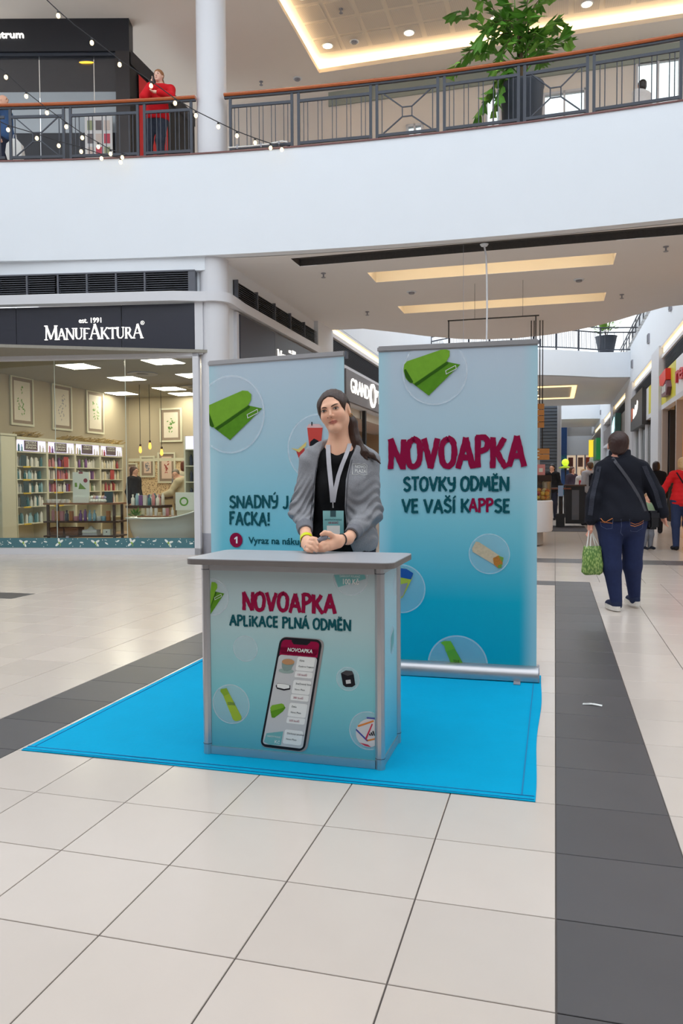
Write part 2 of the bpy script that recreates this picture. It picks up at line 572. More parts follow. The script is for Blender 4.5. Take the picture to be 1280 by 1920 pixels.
# ------------------------------------------------------------------ upper storey: ceiling with a lit coffer, walls
ZC = 10.5
CU0, CV1 = -5.2, 17.21                      # far left corner of the coffer
CU1, CV0 = 6.5, 11.9
_o2 = [tuple((Vector((x, arc(x) - 0.9, 0))).xy) for x in AX if x <= 8] + [tuple(W(7.5, 18.1).xy), tuple(W(-12, 18.1).xy)]
ceil2 = struct(plate(_o2, [rect(CU0, CV0, CU1, CV1)], ZC, 'ceiling_upper', m_ceil).build('ceiling_upper', mat('upper ceiling plaster', (248, 240, 230), rough=0.85, noise=0.012, nscale=2)))
zz = ZC + 0.26
e = 0.22
r = MB()
c0 = [W(CU0, CV0), W(CU1, CV0), W(CU1, CV1), W(CU0, CV1)]
c1 = [W(CU0 - e, CV0 - e), W(CU1 + e, CV0 - e), W(CU1 + e, CV1 + e), W(CU0 - e, CV1 + e)]
r.add([(p.x, p.y, ZC) for p in c0] + [(p.x, p.y, ZC + 0.09) for p in c0] + [(p.x, p.y, ZC + 0.09) for p in c1] + [(p.x, p.y, zz) for p in c1],
      [(0, 1, 5, 4), (1, 2, 6, 5), (2, 3, 7, 6), (3, 0, 4, 7), (4, 5, 9, 8), (5, 6, 10, 9), (6, 7, 11, 10), (7, 4, 8, 11),
       (8, 9, 13, 12), (9, 10, 14, 13), (10, 11, 15, 14), (11, 8, 12, 15), (12, 13, 14, 15)])
r.build('coffer', mat('coffer cream', (236, 224, 206), rough=0.8), ceil2)
for a, b in ((W(CU0 - 0.1, CV1 + 0.12, ZC + 0.115), W(CU1, CV1 + 0.12, ZC + 0.115)), (W(CU0 - 0.12, CV0, ZC + 0.115), W(CU0 - 0.12, CV1 + 0.05, ZC + 0.115))):
    MB().seg(a, b, 0.06, 0.03).build('cove_lamp', glow('cove strip', (255, 234, 200), 11.0), ceil2)
_pm = bpy.data.materials.new('perforated panel')
_pm.use_nodes = True
_n, _l = _pm.node_tree.nodes, _pm.node_tree.links
_tc = _n.new('ShaderNodeTexCoord'); _wv = _n.new('ShaderNodeTexWave'); _wv.inputs['Scale'].default_value = 13; _wv.bands_direction = 'X'
_l.new(_tc.outputs['Object'], _wv.inputs['Vector'])
_cr = _n.new('ShaderNodeMix'); _cr.data_type = 'RGBA'; _cr.inputs['A'].default_value = lin((232, 222, 208)); _cr.inputs['B'].default_value = lin((196, 184, 170))
_l.new(_wv.outputs['Fac'], _cr.inputs['Factor']); _l.new(_cr.outputs['Result'], _n['Principled BSDF'].inputs['Base Color'])
_n['Principled BSDF'].inputs['Roughness'].default_value = 0.8
_panel = MB().box(-0.25, -0.25, -0.012, 0.25, 0.25, 0).mesh('perforated_panel', _pm)
for i in range(16):
    for j in range(7):
        o = link('perforated_panel', _panel, ceil2, W(-4.83 + 0.6 * i, 16.64 - 0.6 * j, zz), -YAW)
def downlight(p, label, group='round downlights in the upper ceiling', r=0.1):
    t = thing('downlight', label, 'downlight', p, group=group)
    MB().lathe([(r, -0.008), (r * 1.2, -0.012), (r * 1.25, 0)], 20).build('ring', m_white, t, smooth=True)
    MB().lathe([(r * 0.2, -0.016), (r * 0.98, -0.012)], 20).build('lens', m_down, t)
    return t
for (i, j), l in {(0, 0): 'round downlight at the far left corner of the upper coffered ceiling', (3, 0): 'round downlight in the upper coffered ceiling, second from the left corner', (9, 0): 'round downlight in the upper ceiling right of the tall plant', (0, 3): 'round downlight cut by the top of the picture near the coffer edge', (6, 0): 'round downlight in the upper ceiling seen through the palm leaves'}.items():
    downlight(W(-4.83 + 0.6 * i, 16.64 - 0.6 * j, zz - 0.012), l)
speaker(W(-4.23, 16.64, zz - 0.012), 'round grey speaker in the coffered upper ceiling')
speaker(W(-5.75, 17.3, ZC), 'round white smoke detector left of the upper coffer')
sprinkler(W(-4.2, 15.45, zz - 0.012), 'small sprinkler in the left panels of the upper coffer')
sprinkler(W(-2.4, 15.45, zz - 0.012), 'small sprinkler in the middle panels of the upper coffer')
sprinkler(W(-6.6, 17.2, ZC), 'small sprinkler beside the upper end of the column')

# back wall of the upper storey with windows
VB = 18.0
wins = [(-.30, .62, 8.6, 9.75), (1.62, 2.52, 8.75, 10.15), (-3.35, -2.95, 8.5, 9.45), (-1.55, -1.2, 8.7, 9.95), (3.6, 3.95, 8.9, 10.2)]
wb = MB()
us = sorted(set([-12, 7.5] + [w[0] for w in wins] + [w[1] for w in wins]))
for a, b in zip(us[:-1], us[1:]):
    hit = [w for w in wins if w[0] <= a + 1e-6 and w[1] >= b - 1e-6]
    spans = [(Z1 - 0.1, ZC)] if not hit else [(Z1 - 0.1, hit[0][2]), (hit[0][3], ZC)]
    for z0, z1 in spans:
        wb.box(a, VB, z0, b, VB + 0.2, z1)
wall_back = struct(wb.map(uvmap).build('wall_back_upper', m_beige))
struct(MB().box(-5.2, VB - 0.05, 10.1, 7.5, VB, 10.42).map(uvmap).build('trim_3', mat('grey green band', (158, 164, 154), rough=0.5)))
for k, w in enumerate(wins):
    t = MB()
    g = 0.05
    for a, b in ((w[0], w[0] + g), (w[1] - g, w[1]), ((w[0] + w[1]) / 2 - 0.02, (w[0] + w[1]) / 2 + 0.02)):
        t.box(a, VB - 0.03, w[2], b, VB + 0.1, w[3])
    t.box(w[0], VB - 0.03, w[2], w[1], VB + 0.1, w[2] + g); t.box(w[0], VB - 0.03, w[3] - g, w[1], VB + 0.1, w[3])
    o = struct(t.map(uvmap).build('window_%d' % (k + 11), m_frame))
    MB().box(w[0], VB + 0.03, w[2], w[1], VB + 0.04, w[3]).map(uvmap).build('pane', m_pane, o)
# ------------------------------------------------------------------ dark shop on the upper storey
SX, SY = -4.19, 15.85
us_ = thing('upper_shop', 'black fronted upper storey shop with tall dark glass panes', 'shop', (0, 0, 0))
m_blk = mat('black fascia', (34, 35, 42), rough=0.45, noise=0.04, nscale=3)
MB().box(-9.5, SY, 9.86, SX, SY + 0.3, ZC).build('fascia_board', m_blk, us_)
MB().box(-9.5, SY + 0.05, 9.80, SX, SY + 0.2, 9.86).build('frame_bar', m_rail, us_)
m_dglass = mat('dark shop glass', (66, 66, 70), rough=0.08, spec=0.8, noise=0.05)
m_lglass = mat('grey shop film', (168, 176, 182), rough=0.25, noise=0.05, nscale=2)
for k, (a, b) in enumerate(((-9.5, -6.05), (-6.03, -4.95), (-4.93, SX - 0.28))):
    MB().box(a, SY + 0.12, 9.12, b, SY + 0.14, 9.8).build('glass_pane', m_dglass, us_)
    MB().box(a, SY + 0.12, 8.3, b, SY + 0.14, 9.12).build('frosted_pane', m_lglass, us_)
    MB().box(a, SY + 0.1, Z1, b, SY + 0.14, 8.3).build('plinth_panel', m_blk, us_)
MB().box(SX - 0.28, SY, Z1, SX, SY + 0.3, 9.86).build('corner_post', mat('dark brown post', (54, 48, 48), rough=0.5), us_)
_a, _b = Vector((SX, SY + 0.02, 0)), Vector((SX, SY + 0.02, 0)) + Vector((SA, CA, 0)) * 2.9
MB().add([(_a.x, _a.y, Z1), (_b.x, _b.y, Z1), (_b.x, _b.y, 9.86), (_a.x, _a.y, 9.86), (_a.x - .2, _a.y, Z1), (_b.x - .2, _b.y, Z1), (_b.x - .2, _b.y, 9.86), (_a.x - .2, _a.y, 9.86)],
         [(0, 1, 2, 3), (7, 6, 5, 4), (3, 2, 6, 7), (1, 5, 6, 2)]).build('side_wall', m_black, us_)
q = [(_a + (_b - _a) * t) for t in (0.0, 1.0)]
MB().add([(q[0].x + .02, q[0].y, 9.62), (q[1].x + .02, q[1].y, 9.62), (q[1].x + .02, q[1].y, 9.9), (q[0].x + .02, q[0].y, 9.9)], [(0, 1, 2, 3)]).build('side_fascia', m_blk, us_)
q = [(_a + (_b - _a) * t) for t in (0.1, 0.52)]
m_red = mat('poster red', (226, 40, 44), rough=0.5)
rp = thing('red_poster', 'large red poster on the dark side wall behind the woman in red', 'poster', (0, 0, 0))
MB().add([(q[0].x + .03, q[0].y, 7.35), (q[1].x + .03, q[1].y, 7.35), (q[1].x + .03, q[1].y, 9.55), (q[0].x + .03, q[0].y, 9.55), (q[0].x + .01, q[0].y, 7.35), (q[1].x + .01, q[1].y, 7.35), (q[1].x + .01, q[1].y, 9.55), (q[0].x + .01, q[0].y, 9.55)],
         [(0, 1, 2, 3), (3, 2, 6, 7), (0, 4, 5, 1), (1, 5, 6, 2)]).build('sheet', m_red, rp)
q = [(_a + (_b - _a) * t) for t in (0.30, 0.50)]
_pts2 = [(0, 7.5), (0.35, 7.42), (0.8, 7.5), (1, 7.72), (0.8, 7.9), (0.9, 8.15), (0.55, 8.3), (0.2, 8.15), (0.1, 7.9)]
MB().face([((q[0] + (q[1] - q[0]) * a).x + .036, (q[0] + (q[1] - q[0]) * a).y, z) for a, z in _pts2]).build('white_print', m_white, rp)

# ------------------------------------------------------------------ balcony railings
def rail_pt(x, z, d=0.13):
    p = Vector((x, arc(x), 0)) + arc_n(x) * d
    return Vector((p.x, p.y, z))
def railing(name, label, posts, kinds, hx0, hx1):
    """posts: x positions of post pairs; kinds: 'b' bars or 'x' cross panel between them"""
    t = thing(name, label, 'railing', (0, 0, 0))
    xs = [hx0 + (hx1 - hx0) * k / 30 for k in range(31)]
    rings = []
    for x in xs:
        p = rail_pt(x, 0, 0.13); n = arc_n(x)
        rings.append([tuple(p + n * a + Vector((0, 0, Z1 + b))) for a, b in ((-.06, .985), (-.045, .965), (.045, .965), (.06, .985), (.06, 1.0), (.04, 1.018), (-.04, 1.018), (-.06, 1.0))])
    MB().loft(rings).build('handrail', m_wood, t, smooth=True, fix=True)
    MB().loft([[tuple(rail_pt(x, Z1 + 0.935, 0.105)), tuple(rail_pt(x, Z1 + 0.935, 0.155)), tuple(rail_pt(x, Z1 + 0.965, 0.155)), tuple(rail_pt(x, Z1 + 0.965, 0.105))] for x in xs]).build('rail_support', m_rail, t, fix=True)
    up = (0, 0, 1)
    for x in posts:
        MB().seg(rail_pt(x, Z1 + 0.02), rail_pt(x, Z1 + 0.95), 0.045, 0.03, up=tuple(arc_n(x))).build('post', m_rail, t)
    for (a, b), kd in kinds:
        for z in (0.12, 0.80):
            MB().seg(rail_pt(a, Z1 + z), rail_pt(b, Z1 + z), 0.03, 0.045).build('cross_bar', m_rail, t)
        if kd == 'b':
            n = 5
            w = (b - a)
            for k in range(n):
                c = a + w * (k + 0.5) / n
                for dx in (-0.033, 0.033):
                    if n * 0.0 + abs(dx) > 0:
                        MB().seg(rail_pt(c + dx, Z1 + 0.13), rail_pt(c + dx, Z1 + 0.79), 0.012).build('baluster', m_rail, t)
        else:
            c = (a + b) / 2
            s = 0.075
            zc = Z1 + 0.46
            for x in (a + 0.08, b - 0.08):
                MB().seg(rail_pt(x, Z1 + 0.13), rail_pt(x, Z1 + 0.79), 0.014).build('baluster', m_rail, t)
            q = [(c - s, zc - s), (c + s, zc - s), (c + s, zc + s), (c - s, zc + s)]
            e_ = [(a + 0.1, Z1 + 0.15), (b - 0.1, Z1 + 0.15), (b - 0.1, Z1 + 0.78), (a + 0.1, Z1 + 0.78)]
            for k in range(4):
                MB().seg(rail_pt(q[k][0], q[k][1]), rail_pt(q[(k + 1) % 4][0], q[(k + 1) % 4][1]), 0.016).build('ornament_bar', m_rail, t)
                MB().seg(rail_pt(*q[k]), rail_pt(*e_[k]), 0.018).build('ornament_bar', m_rail, t)
    return t
def X(px):           # x on the railing for a column of the picture, worked out once
    return px
_P = [-5.62, -4.70, -4.61, -3.39, -3.29, -2.50]
railing('balcony_railing', 'dark balcony railing with wooden handrail left of the round column', [-5.62, -4.70, -4.58, -3.42, -3.30, -2.50, -6.9, -6.8],
        [((-5.62, -4.70), 'x'), ((-4.58, -3.42), 'b'), ((-3.30, -2.50), 'b'), ((-6.8, -5.72), 'b')], -8.0, -2.42)
_q = [-1.83, -0.80, -0.69, 0.48, 0.58, 1.53, 1.63, 2.73, 2.82, 3.70, 3.79, 4.93, 5.03, 6.1]
railing('balcony_railing', 'long dark balcony railing with wooden handrail right of the round column', _q,
        [((-1.83, -0.80), 'b'), ((-0.69, 0.48), 'b'), ((0.58, 1.53), 'x'), ((1.63, 2.73), 'b'), ((2.82, 3.70), 'x'), ((3.79, 4.93), 'b'), ((5.03, 6.1), 'x')], -1.93, 6.6)

# ------------------------------------------------------------------ rest of the hall around the viewer (daylight comes in from above)
m_hall = mat('hall wall', (232, 232, 232), rough=0.8)
struct(MB().box(-11.2, -9.2, 0, -11.0, 13.8, 11).build('wall_left', m_hall))
struct(MB().box(10.0, -9.2, 0, 10.2, 9.5, 11).build('wall_right', m_hall))
struct(MB().box(-11.2, -9.4, 0, 10.2, -9.2, 11).build('wall_rear', m_hall))
struct(MB().box(-11.2, -9.2, -0.2, 10.2, -1, -0.004).build('floor_rear', m_tile))
struct(MB().box(-11.2, -9.2, 5.02, 10.2, -2.4, 6.68).build('shade_slab_rear', m_ceil))  # unseen slab added overhead to shade the floor near the camera
# ------------------------------------------------------------------ picture rays, lettering
def _ray(px, py):
    return _f + _x * ((px - 640) / 1454.4) - _u * ((py - 960) / 1454.4)
def at_z(px, py, z):
    r = _ray(px, py)
    return Vector((0, 0, 1.23)) + r * ((z - 1.23) / r.z)
def at_y(px, py, Y):
    r = _ray(px, py)
    return Vector((0, 0, 1.23)) + r * (Y / r.y)

_TXT = {}
def text2d(s, bold=0.0):
    """flat letters of the built-in font: verts (x, y), faces, width; cap height about 0.73"""
    key = (s, bold)
    if key in _TXT:
        return _TXT[key]
    cu = bpy.data.curves.new('lettering', 'FONT')
    cu.body = s
    cu.size = 1
    cu.offset = bold
    cu.resolution_u = 3
    ob = bpy.data.objects.new('lettering', cu)
    COL.objects.link(ob)
    dg = bpy.context.evaluated_depsgraph_get()
    dg.update()
    ev = ob.evaluated_get(dg)
    me = ev.to_mesh()
    vs = [(v.co.x, v.co.y) for v in me.vertices]
    fs = [tuple(p.vertices) for p in me.polygons]
    ev.to_mesh_clear()
    bpy.data.objects.remove(ob)
    bpy.data.curves.remove(cu)
    x0 = min(v[0] for v in vs); x1 = max(v[0] for v in vs)
    y0 = min(v[1] for v in vs); y1 = max(v[1] for v in vs)
    vs = [(v[0] - x0, v[1]) for v in vs]
    _TXT[key] = (vs, fs, x1 - x0, y0, y1)
    return _TXT[key]
def text_on(mb, s, fn, x0, x1=None, y=0, h=None, bold=0.0, center=None, depth=0.0):
    """write s on the surface fn(a, b, d); baseline y, cap height h, from x0 to x1 (or its natural width, or centred)"""
    vs, fs, w, b0, b1 = text2d(s, bold)
    sy = h / 0.70
    sx = sy if x1 is None else (x1 - x0) / w
    if center is not None:
        x0 = center - w * sx / 2
    mb.add([fn(x0 + v[0] * sx, y + v[1] * sy, depth) for v in vs], fs)
    if depth:
        # side walls so the letters stand off the board
        from collections import Counter
        ec = Counter()
        for f in fs:
            for k in range(len(f)):
                ec[tuple(sorted((f[k], f[(k + 1) % len(f)])))] += 1
        n = len(mb.v)
        mb.v += [tuple(fn(x0 + v[0] * sx, y + v[1] * sy, 0)) for v in vs]
        base = n - len(vs)
        for (i, j), c in ec.items():
            if c == 1:
                mb.f.append((base + i, base + j, n + j, n + i))
    return mb

# brush lettering: strokes on a 1-high letter box
BRUSH = {
 'N': (0.62, [[(.05, 0), (.06, .5), (.05, 1)], [(.05, 1), (.3, .5), (.55, .02)], [(.57, 0), (.58, .5), (.6, .98)]]),
 'O': (0.62, [[(.32, .98), (.12, .85), (.04, .5), (.12, .12), (.32, .02), (.5, .14), (.58, .5), (.52, .86), (.3, 1.0)]]),
 'V': (0.62, [[(.04, 1), (.16, .55), (.3, .02)], [(.3, 0), (.45, .5), (.6, 1)]]),
 'A': (0.66, [[(.03, 0), (.18, .5), (.34, 1)], [(.34, 1), (.48, .5), (.62, 0)], [(.16, .36), (.5, .34)]]),
 'P': (0.52, [[(.07, -.03), (.08, .5), (.07, 1)], [(.05, .97), (.34, .98), (.48, .8), (.4, .6), (.08, .48)]]),
 'K': (0.60, [[(.07, 0), (.08, .5), (.07, 1)], [(.52, .98), (.3, .66), (.1, .48)], [(.2, .56), (.4, .25), (.58, 0)]]),
 'S': (0.52, [[(.46, .86), (.3, .98), (.1, .88), (.08, .66), (.28, .52), (.46, .36), (.44, .12), (.24, .02), (.05, .14)]]),
 'T': (0.54, [[(.02, .95), (.28, .94), (.53, .96)], [(.28, .96), (.27, .5), (.28, 0)]]),
 'Y': (0.56, [[(.05, 1), (.1, .62), (.28, .5), (.48, .56)], [(.5, 1), (.5, .5), (.4, .08), (.12, .0)]]),
 'D': (0.60, [[(.07, 0), (.08, .5), (.07, 1)], [(.05, .98), (.36, .94), (.54, .68), (.54, .34), (.36, .06), (.05, .02)]]),
 'M': (0.78, [[(.05, 0), (.1, .5), (.14, 1)], [(.14, .98), (.28, .6), (.4, .26)], [(.4, .26), (.52, .6), (.64, 1)], [(.64, .98), (.68, .5), (.73, 0)]]),
 'E': (0.50, [[(.07, 0), (.08, .5), (.07, 1)], [(.06, .97), (.45, .97)], [(.07, .52), (.4, .53)], [(.06, .03), (.46, .03)]]),
 'I': (0.20, [[(.1, 0), (.1, .5), (.1, 1)]]),
 'i': (0.20, [[(.1, 0), (.1, .4), (.1, .72)], [(.1, .9), (.1, 1.0)]]),
 'F': (0.48, [[(.07, 0), (.08, .5), (.07, 1)], [(.06, .97), (.45, .97)], [(.07, .54), (.38, .55)]]),
 'C': (0.54, [[(.5, .84), (.34, .98), (.14, .86), (.05, .5), (.14, .14), (.32, .02), (.5, .16)]]),
 'L': (0.46, [[(.07, 1), (.08, .5), (.07, .03)], [(.06, .03), (.44, .04)]]),
 'J': (0.42, [[(.36, 1), (.36, .4), (.3, .08), (.14, .02), (.04, .14)]]),
 '!': (0.20, [[(.1, 1), (.1, .6), (.1, .3)], [(.1, .1), (.1, .0)]]),
 '\u0147': None,
}
CARON = [[(-.14, 1.24), (0, 1.1), (.14, 1.24)]]
ACUTE = [[(-.04, 1.1), (.1, 1.26)]]
COMPOSED = {'Ě': ('E', CARON), 'Š': ('S', CARON), 'Í': ('I', ACUTE), 'Ý': ('Y', ACUTE), 'Á': ('A', ACUTE)}
def brush_letters(mb, s, fn, x0, x1, y, h, wt=0.17, seed=1, tilt=0.0):
    rn = random.Random(seed)
    gap = 0.09
    tot = 0
    for ch in s:
        if ch == ' ':
            tot += 0.32
        else:
            tot += BRUSH[COMPOSED[ch][0] if ch in COMPOSED else ch][0] + gap
    sx = (x1 - x0) / (tot - gap)
    x = x0
    for ch in s:
        if ch == ' ':
            x += 0.32 * sx
            continue
        base, extra = (COMPOSED[ch] if ch in COMPOSED else (ch, []))
        w, strokes = BRUSH[base]
        jy = rn.uniform(-.03, .03)
        ex = [[(w / 2 + a, b) for a, b in st] for st in extra]
        for si, st in enumerate(strokes + ex):
            # resample with a smooth curve
            pts = []
            m = len(st)
            for k in range(m - 1):
                p0, p1, p2, p3 = st[max(k - 1, 0)], st[k], st[k + 1], st[min(k + 2, m - 1)]
                n = 5
                for q in range(n):
                    t = q / n
                    f = lambda a, b, c, d: 0.5 * (2 * b + (c - a) * t + (2 * a - 5 * b + 4 * c - d) * t * t + (3 * b - a - 3 * c + d) * t ** 3)
                    pts.append((f(p0[0], p1[0], p2[0], p3[0]), f(p0[1], p1[1], p2[1], p3[1])))
            pts.append(st[-1])
            # ribbon
            aspect = h / sx
            L, R = [], []
            ww = wt * (0.62 if st in ex else 1.0)
            for k, p in enumerate(pts):
                a, b = pts[max(k - 1, 0)], pts[min(k + 1, len(pts) - 1)]
                dx, dy = (b[0] - a[0]) * sx, (b[1] - a[1]) * h
                ln = math.hypot(dx, dy) or 1
                nx, ny = -dy / ln, dx / ln
                wl = ww * h / 2 * rn.uniform(.86, 1.12)
                wr = ww * h / 2 * rn.uniform(.86, 1.12)
                ox = oy = 0
                if k == 0 or k == len(pts) - 1:
                    e = rn.uniform(0.01, 0.05) * h * (-1 if k == 0 else 1)
                    ox, oy = dx / ln * e, dy / ln * e
                cx, cy = x + p[0] * sx, y + (p[1] + jy) * h
                L.append((cx + nx * wl + ox, cy + ny * wl + oy))
                R.append((cx - nx * wr + ox * rn.uniform(.2, 1.4), cy - ny * wr + oy * rn.uniform(.2, 1.4)))
            n = len(pts)
            mb.add([fn(a, b, si * .00025) for a, b in L] + [fn(a, b, si * .00025) for a, b in R], [(k, n + k, n + k + 1, k + 1) for k in range(n - 1)])
        x += (w + gap) * sx
    return mb

# serif capitals (thick and thin strokes with small feet)
SERIF = {
 'M': (0.92, [((.1, 0), (.12, 1), .05), ((.12, 1), (.44, .05), .13), ((.44, .05), (.78, 1), .05), ((.78, 1), (.82, 0), .13)], [(.1, 0), (.82, 0), (.1, 1), (.8, 1)]),
 'A': (0.72, [((.06, 0), (.34, 1), .05), ((.34, 1), (.64, 0), .13), ((.17, .35), (.5, .35), .05)], [(.06, 0), (.64, 0)]),
 'N': (0.80, [((.1, 0), (.1, 1), .05), ((.1, 1), (.68, 0), .13), ((.68, 0), (.68, 1), .05)], [(.1, 0), (.1, 1), (.68, 1)]),
 'U': (0.74, [((.12, 1), (.12, .25), .13), ((.12, .28), (.22, .05), .1), ((.2, .05), (.45, .03), .07), ((.45, .03), (.6, .25), .06), ((.6, .25), (.6, 1), .05)], [(.12, 1), (.6, 1)]),
 'F': (0.58, [((.13, 0), (.13, 1), .13), ((.1, .97), (.52, .97), .06), ((.13, .52), (.42, .52), .05)], [(.13, 0), (.5, .93)]),
 'K': (0.74, [((.13, 0), (.13, 1), .13), ((.16, .42), (.58, 1), .05), ((.28, .58), (.66, 0), .13)], [(.13, 0), (.13, 1), (.6, 1), (.66, 0)]),
 'T': (0.66, [((.33, 0), (.33, 1), .13), ((.04, .97), (.62, .97), .06)], [(.33, 0), (.05, .9), (.61, .9)]),
 'R': (0.70, [((.13, 0), (.13, 1), .13), ((.1, .97), (.42, .96), .06), ((.4, .98), (.5, .75), .12), ((.5, .78), (.4, .5), .1), ((.42, .5), (.13, .5), .05), ((.3, .5), (.62, 0), .13)], [(.13, 0), (.64, 0)]),
}
def serif_letters(mb, s, fn, x0, x1, y, hs, depth=0.0):
    """hs: height per letter"""
    tot = sum(SERIF[c][0] * h for c, h in zip(s, hs))
    k = (x1 - x0) / tot
    x = x0
    for c, h in zip(s, hs):
        w, st, feet = SERIF[c]
        for a, b, t in st:
            dx, dy = (b[0] - a[0]) * h * k, (b[1] - a[1]) * h
            ln = math.hypot(dx, dy)
            nx, ny = -dy / ln * t * h / 2 * k, dx / ln * t * h / 2
            P = [(x + a[0] * h * k, y + a[1] * h), (x + b[0] * h * k, y + b[1] * h)]
            q = [(P[0][0] + nx, P[0][1] + ny), (P[0][0] - nx, P[0][1] - ny), (P[1][0] - nx, P[1][1] - ny), (P[1][0] + nx, P[1][1] + ny)]
            mb.prism(q, fn, 0, depth)
        for fx, fy in feet:
            cx, cy = x + fx * h * k, y + fy * h
            mb.prism([(cx - .11 * h * k, cy - .025 * h), (cx + .11 * h * k, cy - .025 * h), (cx + .11 * h * k, cy + .025 * h), (cx - .11 * h * k, cy + .025 * h)], fn, 0, depth)
        x += w * h * k
    return mb

def disc(fn, cx, cy, rx, ry=None, n=28, d=0.0, a0=0, a1=2 * math.pi):
    ry = ry or rx
    return [fn(cx + rx * math.cos(a0 + (a1 - a0) * k / n), cy + ry * math.sin(a0 + (a1 - a0) * k / n), d) for k in range(n)]
def ring_strip(mb, fn, cx, cy, r0, r1, n=36, d=0.0):
    mb.add([fn(cx + r * math.cos(2 * math.pi * k / n), cy + r * math.sin(2 * math.pi * k / n), d) for r in (r0, r1) for k in range(n)],
           [(k, (k + 1) % n, n + (k + 1) % n, n + k) for k in range(n)])
    return mb
# ------------------------------------------------------------------ cosmetics shop: front
FR = Vector((-2.42, 13.20, 0))
FE = Vector((4.18, -0.35, 0)).normalized()
FN = Vector((-FE.y, FE.x, 0))
def SF(s, d, z):
    """s along the front (0 = right end, left is negative), d behind it"""
    p = FR + FE * s + FN * d
    return Vector((p.x, p.y, z))
def sbox(s0, d0, z0, s1, d1, z1, mb=None):
    return (mb or MB()).box(s0, d0, z0, s1, d1, z1)
def sfmap(p):
    return SF(p[0], p[1], p[2])
SL = -6.2
w = MB(); w.box(SL, 0.0, 4.80, 0.15, 0.25, 5.04); w.box(SL, 0.12, 4.40, 0.15, 0.25, 4.80)
struct(w.map(sfmap).build('wall_shop_top', m_white))
# louvre band, one unit per section
_secs = [(-0.12, -0.89), (-0.89, -1.39), (-1.39, -1.90), (-1.90, -2.41), (-2.45, -2.96), (-2.96, -3.47), (-3.47, -3.98), (-3.98, -4.5)]
lv = thing('ventilation_louvre', 'dark grey ventilation louvre band above the cosmetics shop sign', 'louvre', (0, 0, 0))
for k, (b, a) in enumerate(_secs):
    if k == 0:
        MB().box(-0.14, -0.01, 4.44, -0.02, 0.1, 4.79).map(sfmap).build('end_cap', m_slat, lv)
    for z in range(9):
        MB().add([SF(a + .02, 0.0, 4.455 + z * .037), SF(b - .02, 0.0, 4.455 + z * .037), SF(b - .02, 0.06, 4.48 + z * .037), SF(a + .02, 0.06, 4.48 + z * .037),
                  SF(a + .02, 0.0, 4.463 + z * .037), SF(b - .02, 0.0, 4.463 + z * .037), SF(b - .02, 0.06, 4.488 + z * .037), SF(a + .02, 0.06, 4.488 + z * .037)],
                 [(0, 1, 5, 4), (4, 5, 6, 7), (3, 2, 1, 0), (1, 2, 6, 5), (0, 4, 7, 3)]).build('slat', m_slat, lv)
    MB().box(a - .015, -0.012, 4.44, a + .015, 0.07, 4.79).map(sfmap).build('mullion', m_slat, lv)
MB().box(SL, 0.10, 4.44, -0.02, 0.119, 4.79).map(sfmap).build('back_plate', m_black, lv)
MB().box(SL, -0.015, 4.785, -0.02, 0.06, 4.81).map(sfmap).build('frame_bar', m_slat, lv)
# white cornice wrapping round the column and down the side
def cornice():
    pts = [SF(SL, -0.16, 0), SF(-0.35, -0.16, 0)]
    c = col_c
    for k in range(9):
        a = math.radians(-115 + k * 13)
        pts.append(Vector((c.x + 0.33 * math.cos(a), c.y + 0.33 * math.sin(a), 0)))
    pts += [W(-5.36, 13.1), W(-5.36, 17.7)]
    rings = []
    for k, p in enumerate(pts):
        a, b = pts[max(k - 1, 0)], pts[min(k + 1, len(pts) - 1)]
        d = (b - a).normalized(); n = Vector((-d.y, d.x, 0))
        rings.append([(p.x, p.y, 4.27), (p.x, p.y, 4.43), (p.x + n.x * .2, p.y + n.y * .2, 4.43), (p.x + n.x * .2, p.y + n.y * .2, 4.27)])
    return MB().loft(rings)
struct(cornice().build('trim_4', m_frame, smooth=True, fix=True))
# sign
sg = thing('shop_sign', 'dark sign board with lit MANUFAKTURA lettering facing the hall', 'sign', (0, 0, 0))
for a, b in ((-1.30, -0.03), (-3.16, -1.305), (SL, -3.165)):
    MB().box(a, 0.0, 3.44, b - .008, 0.08, 4.25).map(sfmap).build('board', m_sign, sg)
fnS = lambda a, b, d: SF(a, -d, b)
def _glyph_off(px):      # picture column to sign coordinate
    return (at_y(px, 620, 13.3).x - FR.x) / FE.x
a0, a1 = _glyph_off(79), _glyph_off(269)
serif_letters(MB(), 'MANUFAKTURA', fnS, a0, a1, 3.69, [.235, .185, .185, .185, .185, .25, .185, .185, .185, .185, .235], 0.02).build('lettering', m_litw, sg)
text_on(MB(), 'est. 1991', fnS, _glyph_off(146), _glyph_off(189), 3.965, 0.085, depth=0.015).build('small_lettering', m_litw, sg)
q = MB(); ring_strip(q, fnS, a1 - .01, 3.945, .026, .034, 18, .004); text_on(q, 'R', fnS, 0, None, 3.93, .03, center=a1 - .01, depth=0.004); q.build('registered_mark', m_litw, sg)
